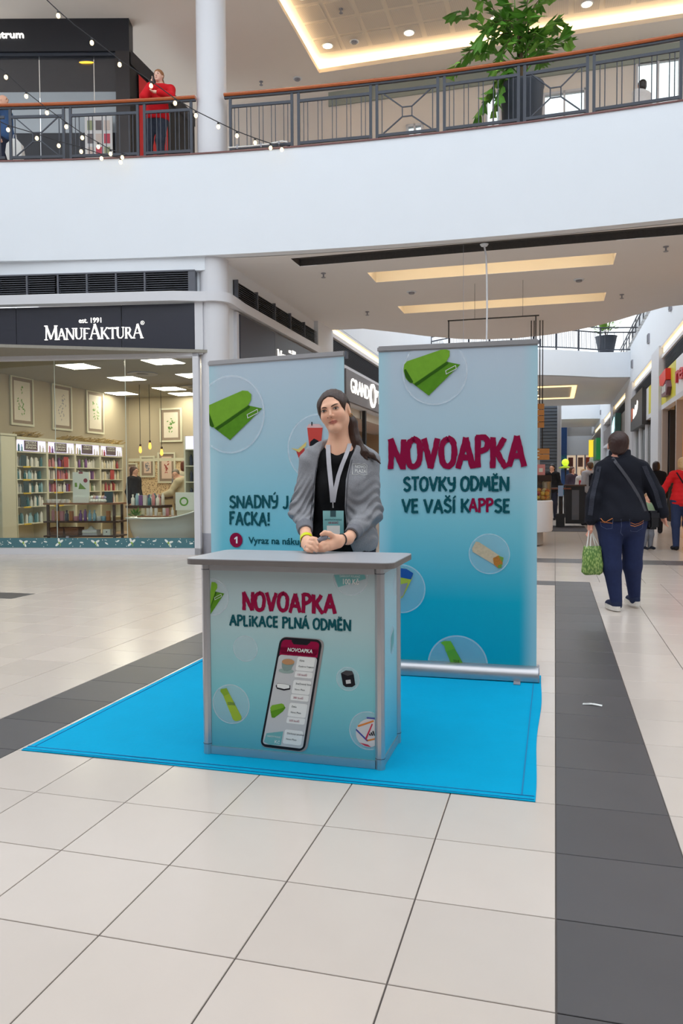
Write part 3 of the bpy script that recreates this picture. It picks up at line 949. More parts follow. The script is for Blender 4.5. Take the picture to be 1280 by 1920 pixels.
# metal frame, glass, plinth
fr = MB()
fr.box(SL, -0.03, 3.36, 0.02, 0.1, 3.44); fr.box(-0.08, -0.03, 0, 0.02, 0.1, 3.44); fr.box(-0.04, 0.0, 3.4, 0.1, 0.12, 4.3); fr.box(SL, -0.03, 0, 0.02, 0.1, 0.11)
struct(fr.map(sfmap).build('trim_5', m_frame))
gl = MB().box(-0.09, 0.03, 0.11, -0.085, 0.04, 3.36)
winS = struct(MB().box(SL, 0.02, 3.34, -0.08, 0.05, 3.36).map(sfmap).build('window_4', m_frame))
for a, b in ((-1.27, -0.09), (-2.52, -1.28), (-3.77, -2.53), (-5.0, -3.78)):
    MB().box(a, 0.03, 0.11, b, 0.038, 3.35).map(sfmap).build('pane', m_pane, winS)
    MB().box(a - .006, 0.028, 0.11, a + .002, 0.04, 3.35).map(sfmap).build('joint', mat('pane joint', (205, 215, 205), rough=0.3), winS)
    MB().box(a + .15, 0.025, 0.285, a + .2, 0.045, 0.31).map(sfmap).build('clamp', m_greymet, winS)
# teal flower strip stuck along the bottom of the glass
st = thing('window_sticker', 'teal strip printed with white flowers along the bottom of the shop window', 'window strip', (0, 0, 0))
MB().box(SL, 0.012, 0.115, -0.09, 0.026, 0.285).map(sfmap).build('band', mat('teal print', (74, 118, 126), rough=0.4, noise=0.05), st)
fnT = lambda a, b, d: SF(a, 0.0115 - d, b)
m_petal = mat('petal print white', (236, 240, 232), rough=0.5)
m_petalg = mat('petal print green', (150, 186, 70), rough=0.5)
rn = random.Random(3)
for k in range(9):
    cx = -0.55 - 0.645 * k
    big = MB(); core = MB()
    for a in ((2.5, .085), (-1.0, .085), (0.35, .08)):
        ang = a[0] + rn.uniform(-.25, .25) + (1.57 if k % 2 else 0)
        dx, dy = math.cos(ang), math.sin(ang)
        n = 14
        P = []
        for t in range(n):
            th = 2 * math.pi * t / n
            lx = 0.045 + 0.042 * math.cos(th); ly = 0.019 * math.sin(th)
            P.append(fnT(cx + lx * dx - ly * dy, 0.2 + lx * dy + ly * dx, 0.001))
        big.face(P)
    big.build('flower', m_petal, st)
    core.face(disc(fnT, cx, 0.2, .016, .02, 12, .002)).face(disc(fnT, cx + .02, 0.165, .006, .028, 10, .002)).build('flower_core', m_petalg, st)
    sm = MB()
    for j in range(9):
        sm.face(disc(fnT, cx + rn.uniform(.1, .56), rn.uniform(.13, .27), .0075, .0075, 8, .001))
    for j in range(2):
        ang = rn.uniform(-.8, .8); x_, y_ = cx + .2 + j * .2, rn.uniform(.17, .24)
        P = []
        for t in range(12):
            th = 2 * math.pi * t / 12
            lx, ly = .034 * math.cos(th), .013 * math.sin(th)
            P.append(fnT(x_ + lx * math.cos(ang) - ly * math.sin(ang), y_ + lx * math.sin(ang) + ly * math.cos(ang), .001))
        sm.face(P)
    tag(sm.build('petals_and_dots', m_petal, st), kind='stuff')

# ------------------------------------------------------------------ the shop's side wall along the corridor, with louvres and a second sign
UW = -5.41
sw = MB(); sw.box(UW - 0.3, 12.55, 3.3, UW - 0.08, 18.9, Z0); sw.box(UW - 0.3, 12.55, 0, UW - 0.08, 18.9, 0.12)
sw.box(UW - 0.3, 17.62, 0, UW + 0.02, 18.9, Z0)
struct(sw.map(uvmap).build('wall_shop_side', m_white))
lv2 = thing('ventilation_louvre', 'dark grey ventilation louvre band receding along the corridor beside the column', 'louvre', (0, 0, 0))
for k in range(5):
    v0 = 12.85 + k * 0.95
    for z in range(9):
        MB().add([W(UW, v0 + .02, 4.45 + z * .037), W(UW, v0 + .93, 4.45 + z * .037), W(UW - .06, v0 + .93, 4.478 + z * .037), W(UW - .06, v0 + .02, 4.478 + z * .037),
                  W(UW, v0 + .02, 4.458 + z * .037), W(UW, v0 + .93, 4.458 + z * .037), W(UW - .06, v0 + .93, 4.486 + z * .037), W(UW - .06, v0 + .02, 4.486 + z * .037)],
                 [(0, 1, 5, 4), (4, 5, 6, 7), (3, 2, 1, 0), (1, 2, 6, 5), (0, 4, 7, 3)]).build('slat', m_slat, lv2)
    MB().box(UW - .06, v0 - .015, 4.44, UW + .012, v0 + .015, 4.8).map(uvmap).build('mullion', m_slat, lv2)
MB().box(UW - .079, 12.83, 4.44, UW - .065, 17.6, 4.8).map(uvmap).build('back_plate', m_black, lv2)
sg2 = thing('shop_sign', 'dark sign with small MANUFAKTURA lettering on the corridor side wall', 'sign', (0, 0, 0))
MB().box(UW - .078, 12.95, 3.30, UW, 14.72, 4.22).map(uvmap).build('board', m_sign, sg2)
MB().box(UW - .078, 14.73, 3.30, UW, 17.55, 4.22).map(uvmap).build('board', mat('sign charcoal', (58, 58, 64), rough=0.35), sg2)
fn2 = lambda a, b, d: W(UW + .001 + d, a, b)
serif_letters(MB(), 'MANUFAKTURA', fn2, 14.85, 16.7, 3.67, [.235, .185, .185, .185, .185, .25, .185, .185, .185, .185, .235], 0.02).build('lettering', m_litw, sg2)
text_on(MB(), 'est. 1991', fn2, 15.55, 15.98, 3.95, 0.085, depth=0.015).build('small_lettering', m_litw, sg2)
t = MB(); t.box(UW - .08, 12.85, 0.11, UW - .02, 12.95, 4.25); t.box(UW - .08, 12.9, 3.22, UW - .02, 17.6, 3.30)
for v in (14.4, 16.0):
    t.box(UW - .07, v, 0.12, UW - .03, v + .03, 3.25)
struct(t.map(uvmap).build('trim_6', m_frame))
w5 = struct(MB().box(UW - .07, 12.95, 0.12, UW - .03, 17.6, 0.14).map(uvmap).build('window_5', m_frame))
for v in (12.96, 14.44, 16.04):
    MB().box(UW - .055, v, 0.14, UW - .047, min(v + 1.43, 17.6), 3.22).map(uvmap).build('pane', m_pane, w5)

# ------------------------------------------------------------------ shop interior
UL, VBK, ZS = -10.62, 17.95, 3.42
m_shopw = mat('shop wall sand', (182, 170, 148), rough=0.8, noise=0.02, nscale=2)
m_cream = mat('shop shelf cream', (214, 212, 192), rough=0.55, noise=0.02)
m_dwood = mat('dark brown wood', (70, 46, 34), rough=0.5, noise=0.2, nscale=8)
m_mwood = mat('mid brown wood', (140, 92, 56), rough=0.5, noise=0.2, nscale=8)
struct(MB().box(UL - .1, 9.5, 0, UL, VBK, ZS + .1).map(uvmap).build('wall_shop_left', m_shopw))
struct(MB().box(UL - .1, VBK, 1.8, -5.6, VBK + .1, ZS + .1).map(uvmap).build('wall_shop_back', m_shopw))
_wp = bpy.data.materials.new('floral wallpaper'); _wp.use_nodes = True
_n, _l = _wp.node_tree.nodes, _wp.node_tree.links
_tc = _n.new('ShaderNodeTexCoord'); _vo = _n.new('ShaderNodeTexVoronoi'); _vo.inputs['Scale'].default_value = 24; _vo.inputs['Randomness'].default_value = 1
_l.new(_tc.outputs['Object'], _vo.inputs['Vector'])
_cr = _n.new('ShaderNodeValToRGB'); _cr.color_ramp.elements[0].position = .26; _cr.color_ramp.elements[0].color = lin((128, 100, 72)); _cr.color_ramp.elements[1].position = .40; _cr.color_ramp.elements[1].color = lin((226, 200, 160))
_l.new(_vo.outputs['Distance'], _cr.inputs['Fac']); _l.new(_cr.outputs['Color'], _n['Principled BSDF'].inputs['Base Color']); _n['Principled BSDF'].inputs['Roughness'].default_value = .8
struct(MB().box(UL, VBK - .02, 0, -5.6, VBK + .1, 1.8).map(uvmap).build('wall_shop_paper', _wp))
struct(MB().box(UL, VBK - .05, 1.78, -5.6, VBK - .02, 1.86).map(uvmap).build('trim_7', m_cream))
sc = MB()
sc.add([W(UL - .1, 9.6, ZS), W(-5.5, 12.2, ZS), W(-5.5, VBK, ZS), W(UL - .1, VBK, ZS), W(UL - .1, 9.6, ZS + .05), W(-5.5, 12.2, ZS + .05), W(-5.5, VBK, ZS + .05), W(UL - .1, VBK, ZS + .05)], [(0, 1, 2, 3), (4, 7, 6, 5), (0, 4, 5, 1), (1, 5, 6, 2), (2, 6, 7, 3)])
ceilS = struct(sc.build('ceiling_shop', mat('acoustic ceiling tile', (150, 146, 136), rough=0.9, noise=0.12, nscale=30)))
struct(MB().add([SF(-6, .1, .003), SF(0, .1, .003), W(-5.5, VBK, .003), W(UL, VBK, .003)], [(0, 1, 2, 3)]).build('floor_shop', mat('shop floor oak', (186, 160, 128), rough=0.4, noise=0.08)))
for k, (x, y, l) in enumerate([(-4.893, 14.577, 'left front'), (-3.192, 14.062, 'right front'), (-4.465, 16.31, 'middle'), (-3.979, 18.09, 'rear middle'), (-2.969, 15.885, 'right rear'), (-5.342, 19.0, 'rear left'), (-3.855, 19.185, 'rearmost')]):
    t = thing('ceiling_panel_light', 'square lit panel in the shop ceiling, the %s one' % l, 'ceiling light', (x, y, ZS), -YAW, group='square lamps in the shop ceiling')
    MB().box(-.3, -.3, -.012, .3, .3, 0).build('frame', m_frame, t)
    MB().box(-.285, -.285, -.016, .285, .285, -.012).build('diffuser', m_ceil_panel, t)
for k, (px, py, l) in enumerate([(267, 700, 'left'), (362, 725, 'right')]):
    p = at_z(px, py, ZS)
    t = thing('air_diffuser', 'round dark air outlet in the shop ceiling, %s of the two' % l, 'air outlet', p)
    MB().lathe([(.12, -.01), (.3, -.02), (.3, 0)], 22).build('rim', m_greymet, t)
    MB().lathe([(.01, -.022), (.12, -.018)], 16).build('core', m_slat, t)

def picture(name, label, c, w, h, axis, colour, kind='plant', seed=0, group=None):
    """framed print; axis 'u' = hangs on a wall facing the viewer (plane of constant v), 'v' = on the left wall (constant u)"""
    t = thing(name, label, 'picture', W(*c), -YAW if axis == 'u' else -YAW + math.pi / 2, group=group)
    # local: x along the wall, -y towards the room, z up
    f = MB(); g = .045
    for a in ((-w / 2, -h / 2, -w / 2 + g, h / 2), (w / 2 - g, -h / 2, w / 2, h / 2), (-w / 2 + g, -h / 2, w / 2 - g, -h / 2 + g), (-w / 2 + g, h / 2 - g, w / 2 - g, h / 2)):
        f.box(a[0], -.035, a[1], a[2], -.002, a[3])
    f.build('frame', m_cream, t)
    MB().box(-w / 2 + g, -.02, -h / 2 + g, w / 2 - g, -.004, h / 2 - g).build('mount', mat('picture mount taupe', (150, 132, 116), rough=0.7), t)
    e = .11
    MB().box(-w / 2 + e, -.024, -h / 2 + e, w / 2 - e, -.02, h / 2 - e).build('print', mat('print paper ' + str(colour), colour, rough=0.7), t)
    rn = random.Random(seed)
    lf = MB()
    for k in range(22):
        a = rn.uniform(0, 6.28); r = rn.uniform(.1, 1)
        cx, cz = r * math.cos(a) * (w / 2 - e) * .6, r * math.sin(a) * (h / 2 - e) * .75
        th = rn.uniform(0, 3.1)
        lf.face([(cx + .035 * math.cos(th + b) * (1 if q % 2 == 0 else .45), -.0245, cz + .035 * math.sin(th + b) * (1 if q % 2 == 0 else .45)) for q, b in enumerate((0, 1.57, 3.14, 4.71))])
    lf.build('printed_leaves', {'plant': m_leaf, 'grey': m_greymet, 'rose': mat('print rose', (196, 104, 96), rough=0.7)}[kind], t)
    return t
def on_wall_u(px, py, u):
    """point of a picture ray on the plane u = const"""
    r = _ray(px, py); o = Vector((0, 0, 1.23))
    du = r.x * CA - r.y * SA
    p = o + r * (u / du)
    return (u, p.x * SA + p.y * CA, p.z)
def on_wall_v(px, py, v):
    r = _ray(px, py)
    dv = r.x * SA + r.y * CA
    p = Vector((0, 0, 1.23)) + r * (v / dv)
    return (p.x * CA - p.y * SA, v, p.z)
for k, (px, py, l, kd) in enumerate([(40, 752, 'green trailing plant, nearest the window', 'plant'), (115, 764, 'grey stems, between two green ones', 'grey'), (177, 773, 'small green sprig, farthest from the window', 'plant')]):
    c = on_wall_u(px, py, UL + .005)
    picture('framed_print', 'white framed botanical print of ' + l, c, 0.72, 1.02, 'v', (222, 214, 200), kd, k, 'prints on the left shop wall')
c = on_wall_v(321, 797, VBK - .005); picture('framed_print', 'white framed rose print on the rear shop wall above the wallpaper', c, .62, .86, 'u', (226, 216, 202), 'plant', 7)
for px, py, w_, h_, l, kd in ((277, 875, .42, .55, 'small framed print on the floral wallpaper above the till', 'grey'), (313, 877, .5, .78, 'larger pink print on the floral wallpaper beside the till', 'rose'), (247, 886, .36, .5, 'small framed print partly hidden by the dark haired shopper', 'grey')):
    c = on_wall_v(px, py, VBK - .025); picture('framed_print', l, c, w_, h_, 'u', (226, 200, 184), kd, 5 + px)

# shelving along the left wall: four bays
US = -10.22
def shelfmap(p):      # x = along v from the near end, y = depth towards the wall, z
    return W(US - p[1], 13.05 + p[0], p[2])
v_near = 13.05
m_lilac = glow('lit lilac header', (226, 214, 246), 1.3)
m_head = mat('header card mauve', (104, 88, 96), rough=0.6)
rows_z = [1.87, 1.58, 1.32, 1.05, 0.77, 0.43]
shv = []
BW = 0.98
for k in range(4):
    lab = ['leftmost', 'second from left', 'third from left', 'rightmost'][k]
    t = thing('shelf_unit', 'cream wall shelf unit full of bottles, the %s of four bays' % lab, 'shelf', (0, 0, 0), group='shelf bays along the shop wall')
    a, b = k * BW, (k + 1) * BW
    MB().box(a, 0, 0.05, a + .03, .36, 2.1).map(shelfmap).build('side_panel', m_cream, t)
    MB().box(b - .03, 0, 0.05, b - .001, .36, 2.1).map(shelfmap).build('side_panel', m_cream, t)
    MB().box(a + .03, .34, 0.05, b - .03, .36, 2.1).map(shelfmap).build('back_panel', m_cream, t)
    MB().box(a, -.03, 2.1, b, .38, 2.16).map(shelfmap).build('cornice', m_cream, t)
    MB().box(a + .03, .02, 1.885, b - .03, .04, 2.1).map(shelfmap).build('header_light', m_lilac, t)
    h = MB().box(a + .27, .005, 1.895, b - .3, .0199, 2.09).map(shelfmap).build('header_card', m_head, t)
    fnh = lambda x, z, d: shelfmap((x, .004 - d, z))
    txt = [('DĚTSKÁ', 'AČKOVÁ', 'ŘADA'), ('KOSMETIKA', 'ŠUMAVSKÁ', 'ŘADA'), ('VÍNO', 'COSMETIC'), ('KOSMETIKA', 'MANUFAKTURA')][k]
    q = MB()
    for r_, s in enumerate(txt):
        text_on(q, s, fnh, a + .31, b - .34, 2.045 - r_ * .055, .036, bold=.02)
    q.build('header_lettering', m_petal, h)
    for z in rows_z:
        MB().box(a + .03, 0.0, z - .02, b - .03, .34, z).map(shelfmap).build('shelf_board', m_cream, t)
        if k < 2 and z < 1.6:
            MB().box(a + .2, -.008, z - .03, a + .42 + .1 * k, -.001, z + .0).map(shelfmap).build('price_tag', mat('price tag yellow', (226, 196, 70), rough=0.6), t)
t = thing('shelf_screen', 'plain cream end panel of the shop shelving by the window', 'panel', (0, 0, 0))
MB().bbox(US - .75, 12.6, 0.02, US + .02, 13.02, 2.16, .01, 1).map(uvmap).build('board', m_cream, t)
MB().box(US - .78, 12.57, 2.16, US + .04, 13.04, 2.2).map(uvmap).build('cap', m_cream, t)

# bottles
def bottle_mesh(kind, m):
    if kind == 0:    # pump bottle
        return MB().lathe([(.028, 0), (.03, .01), (.03, .11), (.012, .13), (.012, .15), (.016, .152), (.014, .175)], 8).mesh('bottle', m, True)
    if kind == 1:    # tall bottle
        return MB().lathe([(.026, 0), (.027, .005), (.027, .15), (.014, .17), (.014, .19)], 8).mesh('bottle', m, True)
    if kind == 2:    # jar
        return MB().lathe([(.038, 0), (.04, .006), (.04, .05), (.042, .052), (.042, .075)], 10).mesh('jar', m, True)
    return MB().box(-.03, -.02, 0, .03, .02, .16).mesh('carton', m)   # box
_bc = {'white': (228, 226, 220), 'teal': (58, 112, 122), 'pale blue': (150, 190, 204), 'pink': (206, 138, 144), 'violet': (130, 84, 150), 'red': (168, 56, 60), 'cream': (222, 208, 176), 'amber': (186, 116, 56), 'green': (132, 152, 112), 'navy': (52, 58, 78)}
_bm = {}
def put_bottle(kind, cname, p, label, group, sc=1.0, cat=None, rot=0):
    key = (kind, cname)
    if key not in _bm:
        _bm[key] = bottle_mesh(kind, mat('bottle ' + cname, _bc[cname], rough=0.35))
    nm = ['bottle', 'bottle', 'jar', 'carton'][kind]
    o = link(nm, _bm[key], None, p, -YAW + rot)
    o.scale = (sc, sc, sc)
    return tag(o, label, cat or nm, group)
_pal = [['teal', 'pale blue', 'white', 'white', 'white'], ['pink', 'violet', 'white', 'white', 'red', 'pink'], ['cream', 'green', 'white', 'white', 'violet'], ['cream', 'red', 'white', 'white', 'cream']]
rn = random.Random(11)
_bay = ['leftmost', 'second', 'third', 'rightmost']
_rowname = ['top', 'second', 'third', 'fourth', 'fifth', 'lowest']
for k in range(4):
    for r_, z in enumerate(rows_z[1:] ):
        n = 11 if r_ < 4 else 9
        if k > 0 and r_ == 4:
            continue
        for j in range(n):
            cname = rn.choice(_pal[k]); kind = rn.choice([0, 0, 1, 1, 3])
            if k == 1 and r_ == 3: kind, cname = 2, 'cream'
            x = k * BW + .08 + (BW - .16) * (j + .5) / n + rn.uniform(-.012, .012)
            s = rn.uniform(.95, 1.2) if kind != 2 else 1.1
            put_bottle(kind, cname, shelfmap((x, .09 + rn.uniform(-.03, .05), z)), '%s %s on the %s shelf of the %s shelf bay' % (cname, ['bottle', 'bottle', 'jar', 'carton'][kind], _rowname[r_ + 1], _bay[k]),
                       '%s row, %s shelf bay' % (_rowname[r_ + 1], _bay[k]), s)
    for j in range(4):
        x = k * BW + [.1, .19, .76, .86][j]
        put_bottle([1, 0, 1, 0][j], _pal[k][j], shelfmap((x, .012, 1.872)), '%s bottle in the lit header of the %s shelf bay' % (_pal[k][j], _bay[k]), 'header bottles, %s shelf bay' % _bay[k], .8)
# small dark cards between the bottles
for k, r_, px in ((0, 1, 39), (0, 3, 43), (0, 4, 38), (1, 1, 120), (3, 2, 212)):
    z = rows_z[r_]
    x = {39: .13, 43: .2, 38: .1, 120: BW + .55, 212: 3 * BW + .4}[px]
    t = thing('price_card', '%s card standing on the %s shelf of the %s bay' % ('red' if k in (1, 3) else 'dark teal', _rowname[r_], _bay[k]), 'card', (0, 0, 0))
    MB().box(x, -.012, z + .001, x + .16, -.004, z + .22).map(shelfmap).build('sheet', mat('card red', (176, 62, 62), rough=.6) if k in (1, 3) else mat('card teal', (44, 72, 80), rough=.6), t)
# dried grasses lying on top
for k, (x0, x1, l) in enumerate([(.0, .75, 'left'), (1.45, 2.6, 'middle'), (2.65, 3.9, 'right')]):
    t = MB()
    for j in range(60):
        a = rn.uniform(x0, x1); d = rn.uniform(.02, .25); z = 2.17 + rn.uniform(.0, .1)
        t.tube([shelfmap((a, d, 2.17)), shelfmap((a + rn.uniform(.05, .2), d + rn.uniform(-.08, .08), z)), shelfmap((min(a + rn.uniform(.25, .4), x1 + .1), d + rn.uniform(-.1, .1), z + rn.uniform(-.02, .05)))], [.008, .012, .003], 4)
    tag(t.build('dried_grass', mat('dried straw', (158, 132, 74), rough=.8, noise=.2)), 'bundle of dried grass lying on the shop shelving, %s one' % l, 'dried grass', 'dried grass on the shelving')

# display table in front
TX = Matrix.Translation((-4.87, 14.75, 0)) @ Matrix.Rotation(-0.084, 4, 'Z')
tb = thing('display_table', 'dark brown three tier display table behind the shop window', 'table', (-4.87, 14.75, 0), -0.084)
for z, m_ in ((.86, m_mwood), (.52, m_dwood), (.25, m_dwood)):
    MB().box(-.72, -.24, z - .03, .72, .24, z).build('tabletop' if z > .8 else 'tier_board', m_, tb)
for x in (-.64, .64):
    for y in (-.2, .2):
        MB().box(x - .022, y - .022, 0, x + .022, y + .022, .83).build('leg', m_dwood, tb)
def on_tab(x, y, z):
    return TX @ Vector((x, y, z))
# poster stand
ps = thing('poster_stand', 'white leaflet stand with a small red seal on the display table', 'poster', on_tab(-.03, -.1, .861), -0.084)
MB().box(-.155, -.03, 0, .155, .07, .12).build('base', m_petal, ps)
MB().box(-.16, -.012, .12, .16, .006, .58).build('sheet', m_petal, ps)
fnp = lambda a, b, d: (a, -.0125 - d, b)
MB().face(disc(fnp, .09, .42, .04, .04, 20, .001)).face([(-.04, -.0135, .55), (.04, -.0135, .55), (.04, -.0135, .578), (-.04, -.0135, .578)]).build('red_seal', mat('seal red', (150, 44, 62), rough=.6), ps)
MB().face([fnp(a, b, .001) for a, b in ((-.05, .26), (.1, .26), (.02, .34), (-.02, .38))]).face([fnp(a, b, .001) for a, b in ((-.12, .30), (-.07, .30), (-.08, .38), (-.12, .38))]).build('printed_picture', m_leaf2, ps)
t = thing('dark_card', 'dark teal card standing at the right of the display table', 'card', on_tab(.5, -.1, .861), -0.084)
MB().box(-.08, -.01, 0, .08, .01, .21).build('sheet', mat('card teal', (44, 72, 80)), t)
for j in range(9):
    put_bottle(2, 'white', on_tab(-.66 + (j % 5) * .095, -.14 + (j // 5) * .1, .861), 'white jar on the display table left of the leaflet stand', 'white jars on the display table', .9)
rn = random.Random(5)
for j in range(12):
    m_ = [m_petal, mat('bath ball pink', (214, 176, 170), rough=.8), mat('bath ball lilac', (180, 166, 200), rough=.8)][j % 3 if j > 5 else 0]
    b = MB().lathe([(.0, -.036), (.02, -.03), (.034, -.012), (.036, 0), (.034, .012), (.02, .03), (.0, .036)], 10)
    o = b.build('bath_ball', m_, None, 'all'); o.location = on_tab(.17 + (j % 6) * .052, -.12 + (j // 6) * .03, .897 + (j // 6) * .062)
    tag(o, 'round %s bath ball heaped right of the leaflet stand' % ['white', 'pink', 'lilac'][j % 3 if j > 5 else 0], 'bath ball', 'heaped bath balls')
for j, (cn, kd) in enumerate([('pink', 1), ('amber', 3), ('pink', 3), ('navy', 0), ('amber', 3), ('pink', 2), ('violet', 0), ('violet', 1), ('pale blue', 0), ('pale blue', 0), ('white', 2), ('pale blue', 2), ('amber', 3), ('cream', 1)]):
    put_bottle(kd, cn, on_tab(-.6 + j * .09, -.08, .521), '%s %s on the middle tier of the display table' % (cn, ['bottle', 'bottle', 'jar', 'carton'][kd]), 'goods on the middle tier of the display table', 1.15)
m_wick = mat('wicker brown', (122, 76, 42), rough=.8, noise=.3, nscale=60, bump=.6, bscale=90)
for x, l in ((-.5, 'left'), (-.2, 'right')):
    t = thing('wicker_basket', 'brown wicker basket on the lowest table tier, the %s one' % l, 'basket', on_tab(x, -.05, .251), -0.084, group='wicker baskets')
    MB().loft([[(sx * a, sy * b, z) for sx, sy in ((-1, -1), (1, -1), (1, 1), (-1, 1))] for a, b, z in ((.12, .12, 0), (.135, .135, .14), (.14, .14, .145), (.125, .125, .145), (.115, .11, .02))]).build('body', m_wick, t)
    for z in (.03, .06, .09, .12):
        MB().tube([(sx * (.122 + z * .1), sy * (.122 + z * .1), z) for sx, sy in ((-1, -1), (1, -1), (1, 1), (-1, 1))], .008, 5, closed=True).build('weave_ring', m_wick, t)
t = thing('gift_box', 'pale grey gift box with a white bow on the lowest table tier', 'gift box', on_tab(.14, -.06, .251), -0.084)
MB().box(-.14, -.1, 0, .14, .1, .1).build('box', m_frame, t); MB().tube([(-.14, -.104, .06), (0, -.108, .05), (.14, -.104, .06)], .012, 6).build('bow', m_petal, t)
MB().lathe([(0, .18), (.03, .16), (.06, .12), (.1, .1)][::-1], 8).build('filling', m_petal, t)
t = thing('white_carton', 'small white carton at the right of the lowest table tier', 'box', on_tab(.47, -.1, .251), -0.084)
MB().box(-.07, -.06, 0, .07, .06, .11).build('box', m_petal, t); MB().box(-.012, -.061, .05, .012, -.0601, .075).build('printed_mark', m_navy if False else mat('mark navy', (52, 58, 78)), t)

# bath tub with goods
bt = thing('bathtub', 'white freestanding slipper bathtub displayed inside the shop window', 'bathtub', (-3.19, 14.05, 0), -0.084)
rings, inner = [], []
N_ = 28
def tub_ring(L, Wd, z, lift):
    r = []
    for k in range(N_):
        a = 2 * math.pi * k / N_
        x, y = L * math.copysign(abs(math.cos(a)) ** .75, math.cos(a)), Wd * math.copysign(abs(math.sin(a)) ** .8, math.sin(a))
        r.append((x, y, z + lift * max(0, x / L) ** 2 * 1.0))
    return r
prof = [(.52, .22, .14, 0), (.58, .26, .2, 0), (.64, .31, .4, .08), (.68, .34, .56, .17), (.73, .39, .585, .17), (.75, .40, .60, .17), (.72, .385, .612, .17), (.66, .33, .6, .17), (.6, .28, .4, .1), (.5, .2, .2, 0)]
MB().loft([tub_ring(a, b, z, l) for a, b, z, l in prof]).build('shell', mat('white enamel', (226, 230, 228), rough=.15, coat=.5), bt, smooth='all')
for x, y in ((-.4, -.18), (.4, -.18), (-.4, .18), (.4, .18)):
    MB().lathe([(.045, 0), (.03, .03), (.035, .1), (.06, .16)], 10, (x, y, 0)).build('foot', m_greymet, bt, smooth=True)
def on_tub(x, y, z):
    return Matrix.Translation((-3.19, 14.05, 0)) @ Matrix.Rotation(-0.084, 4, 'Z') @ Vector((x, y, z))
t = thing('bath_tray', 'brown wooden tray laid across the white bathtub', 'tray', on_tub(-.12, -.05, .618), -0.084)
MB().box(-.32, -.2, 0, .3, .2, .018).build('board', m_mwood, t)
for j in range(8):
    kd = [3, 3, 1, 3, 2, 3, 3, 0][j]
    put_bottle(kd, ['cream', 'white', 'white', 'white', 'cream', 'white', 'pink', 'white'][j], on_tub(-.38 + j * .075, -.1 + .05 * (j % 2), .637), '%s %s on the tray across the bathtub' % (['cream', 'white', 'white', 'white', 'cream', 'white', 'pink', 'white'][j], ['bottle', 'bottle', 'jar', 'carton'][kd]), 'goods on the bath tray', .85)
t = thing('paper_bag', 'white paper bag printed with a leaf wreath above the bathtub', 'bag', on_tub(.27, .42, .0), -0.084)
MB().box(-.19, -.06, .72, .19, .06, 1.05).build('bag', m_petal, t)
MB().box(-.17, -.05, 0, .17, .05, .72).build('stand', m_cream, t)
ring_strip(MB(), lambda a, b, d: (a - .03, -.061 - d, .88 + b), 0, 0, .055, .085, 14).build('printed_wreath', m_leaf, t)
t = thing('green_garnish', 'green leafy bunch at the left end of the bathtub', 'plant', on_tub(-.52, -.08, .62), 0)
rn = random.Random(9); lf = MB()
for j in range(70):
    a, e_ = rn.uniform(0, 6.28), rn.uniform(.2, 1.3); d = Vector((math.cos(a) * math.cos(e_), math.sin(a) * math.cos(e_), math.sin(e_))); b = d * rn.uniform(.02, .1) ; b.x *= 1.6
    s = Vector((-d.y, d.x, .2)).normalized() * .022
    lf.face([b, b + d * .04 + s, b + d * .09, b + d * .04 - s])
lf.build('leaves', m_leaf, t)
# pendants
for k, (px, py, l) in enumerate([(263, 843, 'left'), (281, 836, 'middle'), (303, 848, 'right')]):
    p = at_y(px, py, 17.4)
    t = thing('pendant_lamp', 'bare filament bulb hanging in the shop, %s of three' % l, 'pendant lamp', (p.x, p.y, p.z), group='filament pendants in the shop')
    MB().tube([(0, 0, .12), (0, 0, ZS - p.z)], .007, 5).build('cord', m_black, t)
    MB().lathe([(.022, .07), (.024, .12), (.01, .13)], 10).build('socket', m_dwood, t)
    MB().lathe([(0, -.08), (.025, -.065), (.036, -.02), (.024, .05), (.02, .07)], 12).build('bulb', glow('filament bulb', (255, 170, 70), 3.0), t, smooth=True)
# rear sales counters
def shop_counter(name, label, u0, v0, u1, v1, h, m1, m2):
    t = thing(name, label, 'counter', (0, 0, 0))
    MB().box(u0, v0, 0.0, u1, v1, h - .05).map(uvmap).build('body', m1, t)
    MB().box(u0 - .03, v0 - .03, h - .05, u1 + .03, v1 + .03, h).map(uvmap).build('worktop', m2, t)
    for k in range(1, 4):
        a = u0 + (u1 - u0) * k / 4
        MB().box(a - .006, v0 - .006, .05, a + .006, v0 + .001, h - .08).map(uvmap).build('panel_joint', m2, t)
    return t
shop_counter('sales_counter', 'cream sales counter with brown worktop at the back of the shop', -8.6, 14.95, -6.3, 15.4, .95, mat('counter cream', (196, 172, 130), rough=.5), m_dwood)
shop_counter('display_counter', 'low cream display counter behind the bathtub', -8.25, 13.85, -7.6, 14.4, .78, mat('counter cream', (196, 172, 130), rough=.5), m_dwood)
rn = random.Random(21)
for j in range(14):
    kd = [0, 1, 3, 3, 0, 1][j % 6]; cn = ['white', 'pale blue', 'violet', 'white', 'teal', 'pink', 'white'][j % 7]
    put_bottle(kd, cn, W(-8.2 + (j % 7) * .092, 13.97 + .22 * (j // 7), .781), '%s %s on the low display counter behind the bathtub' % (cn, ['bottle', 'bottle', 'jar', 'carton'][kd]), 'goods on the low display counter', 1.25)
t = thing('till', 'black cash till on the rear sales counter', 'till', W(-7.75, 15.15, .95), -YAW)
MB().box(-.22, -.15, 0, .22, .15, .12).build('base', m_black, t)
MB().add([(-.18, -.1, .12), (.18, -.1, .12), (.18, -.02, .36), (-.18, -.02, .36), (-.18, .0, .12), (.18, .0, .12), (.18, .02, .37), (-.18, .02, .37)], [(0, 1, 2, 3), (4, 7, 6, 5), (0, 4, 5, 1), (3, 2, 6, 7), (0, 3, 7, 4), (1, 5, 6, 2)]).build('screen', m_slat, t)
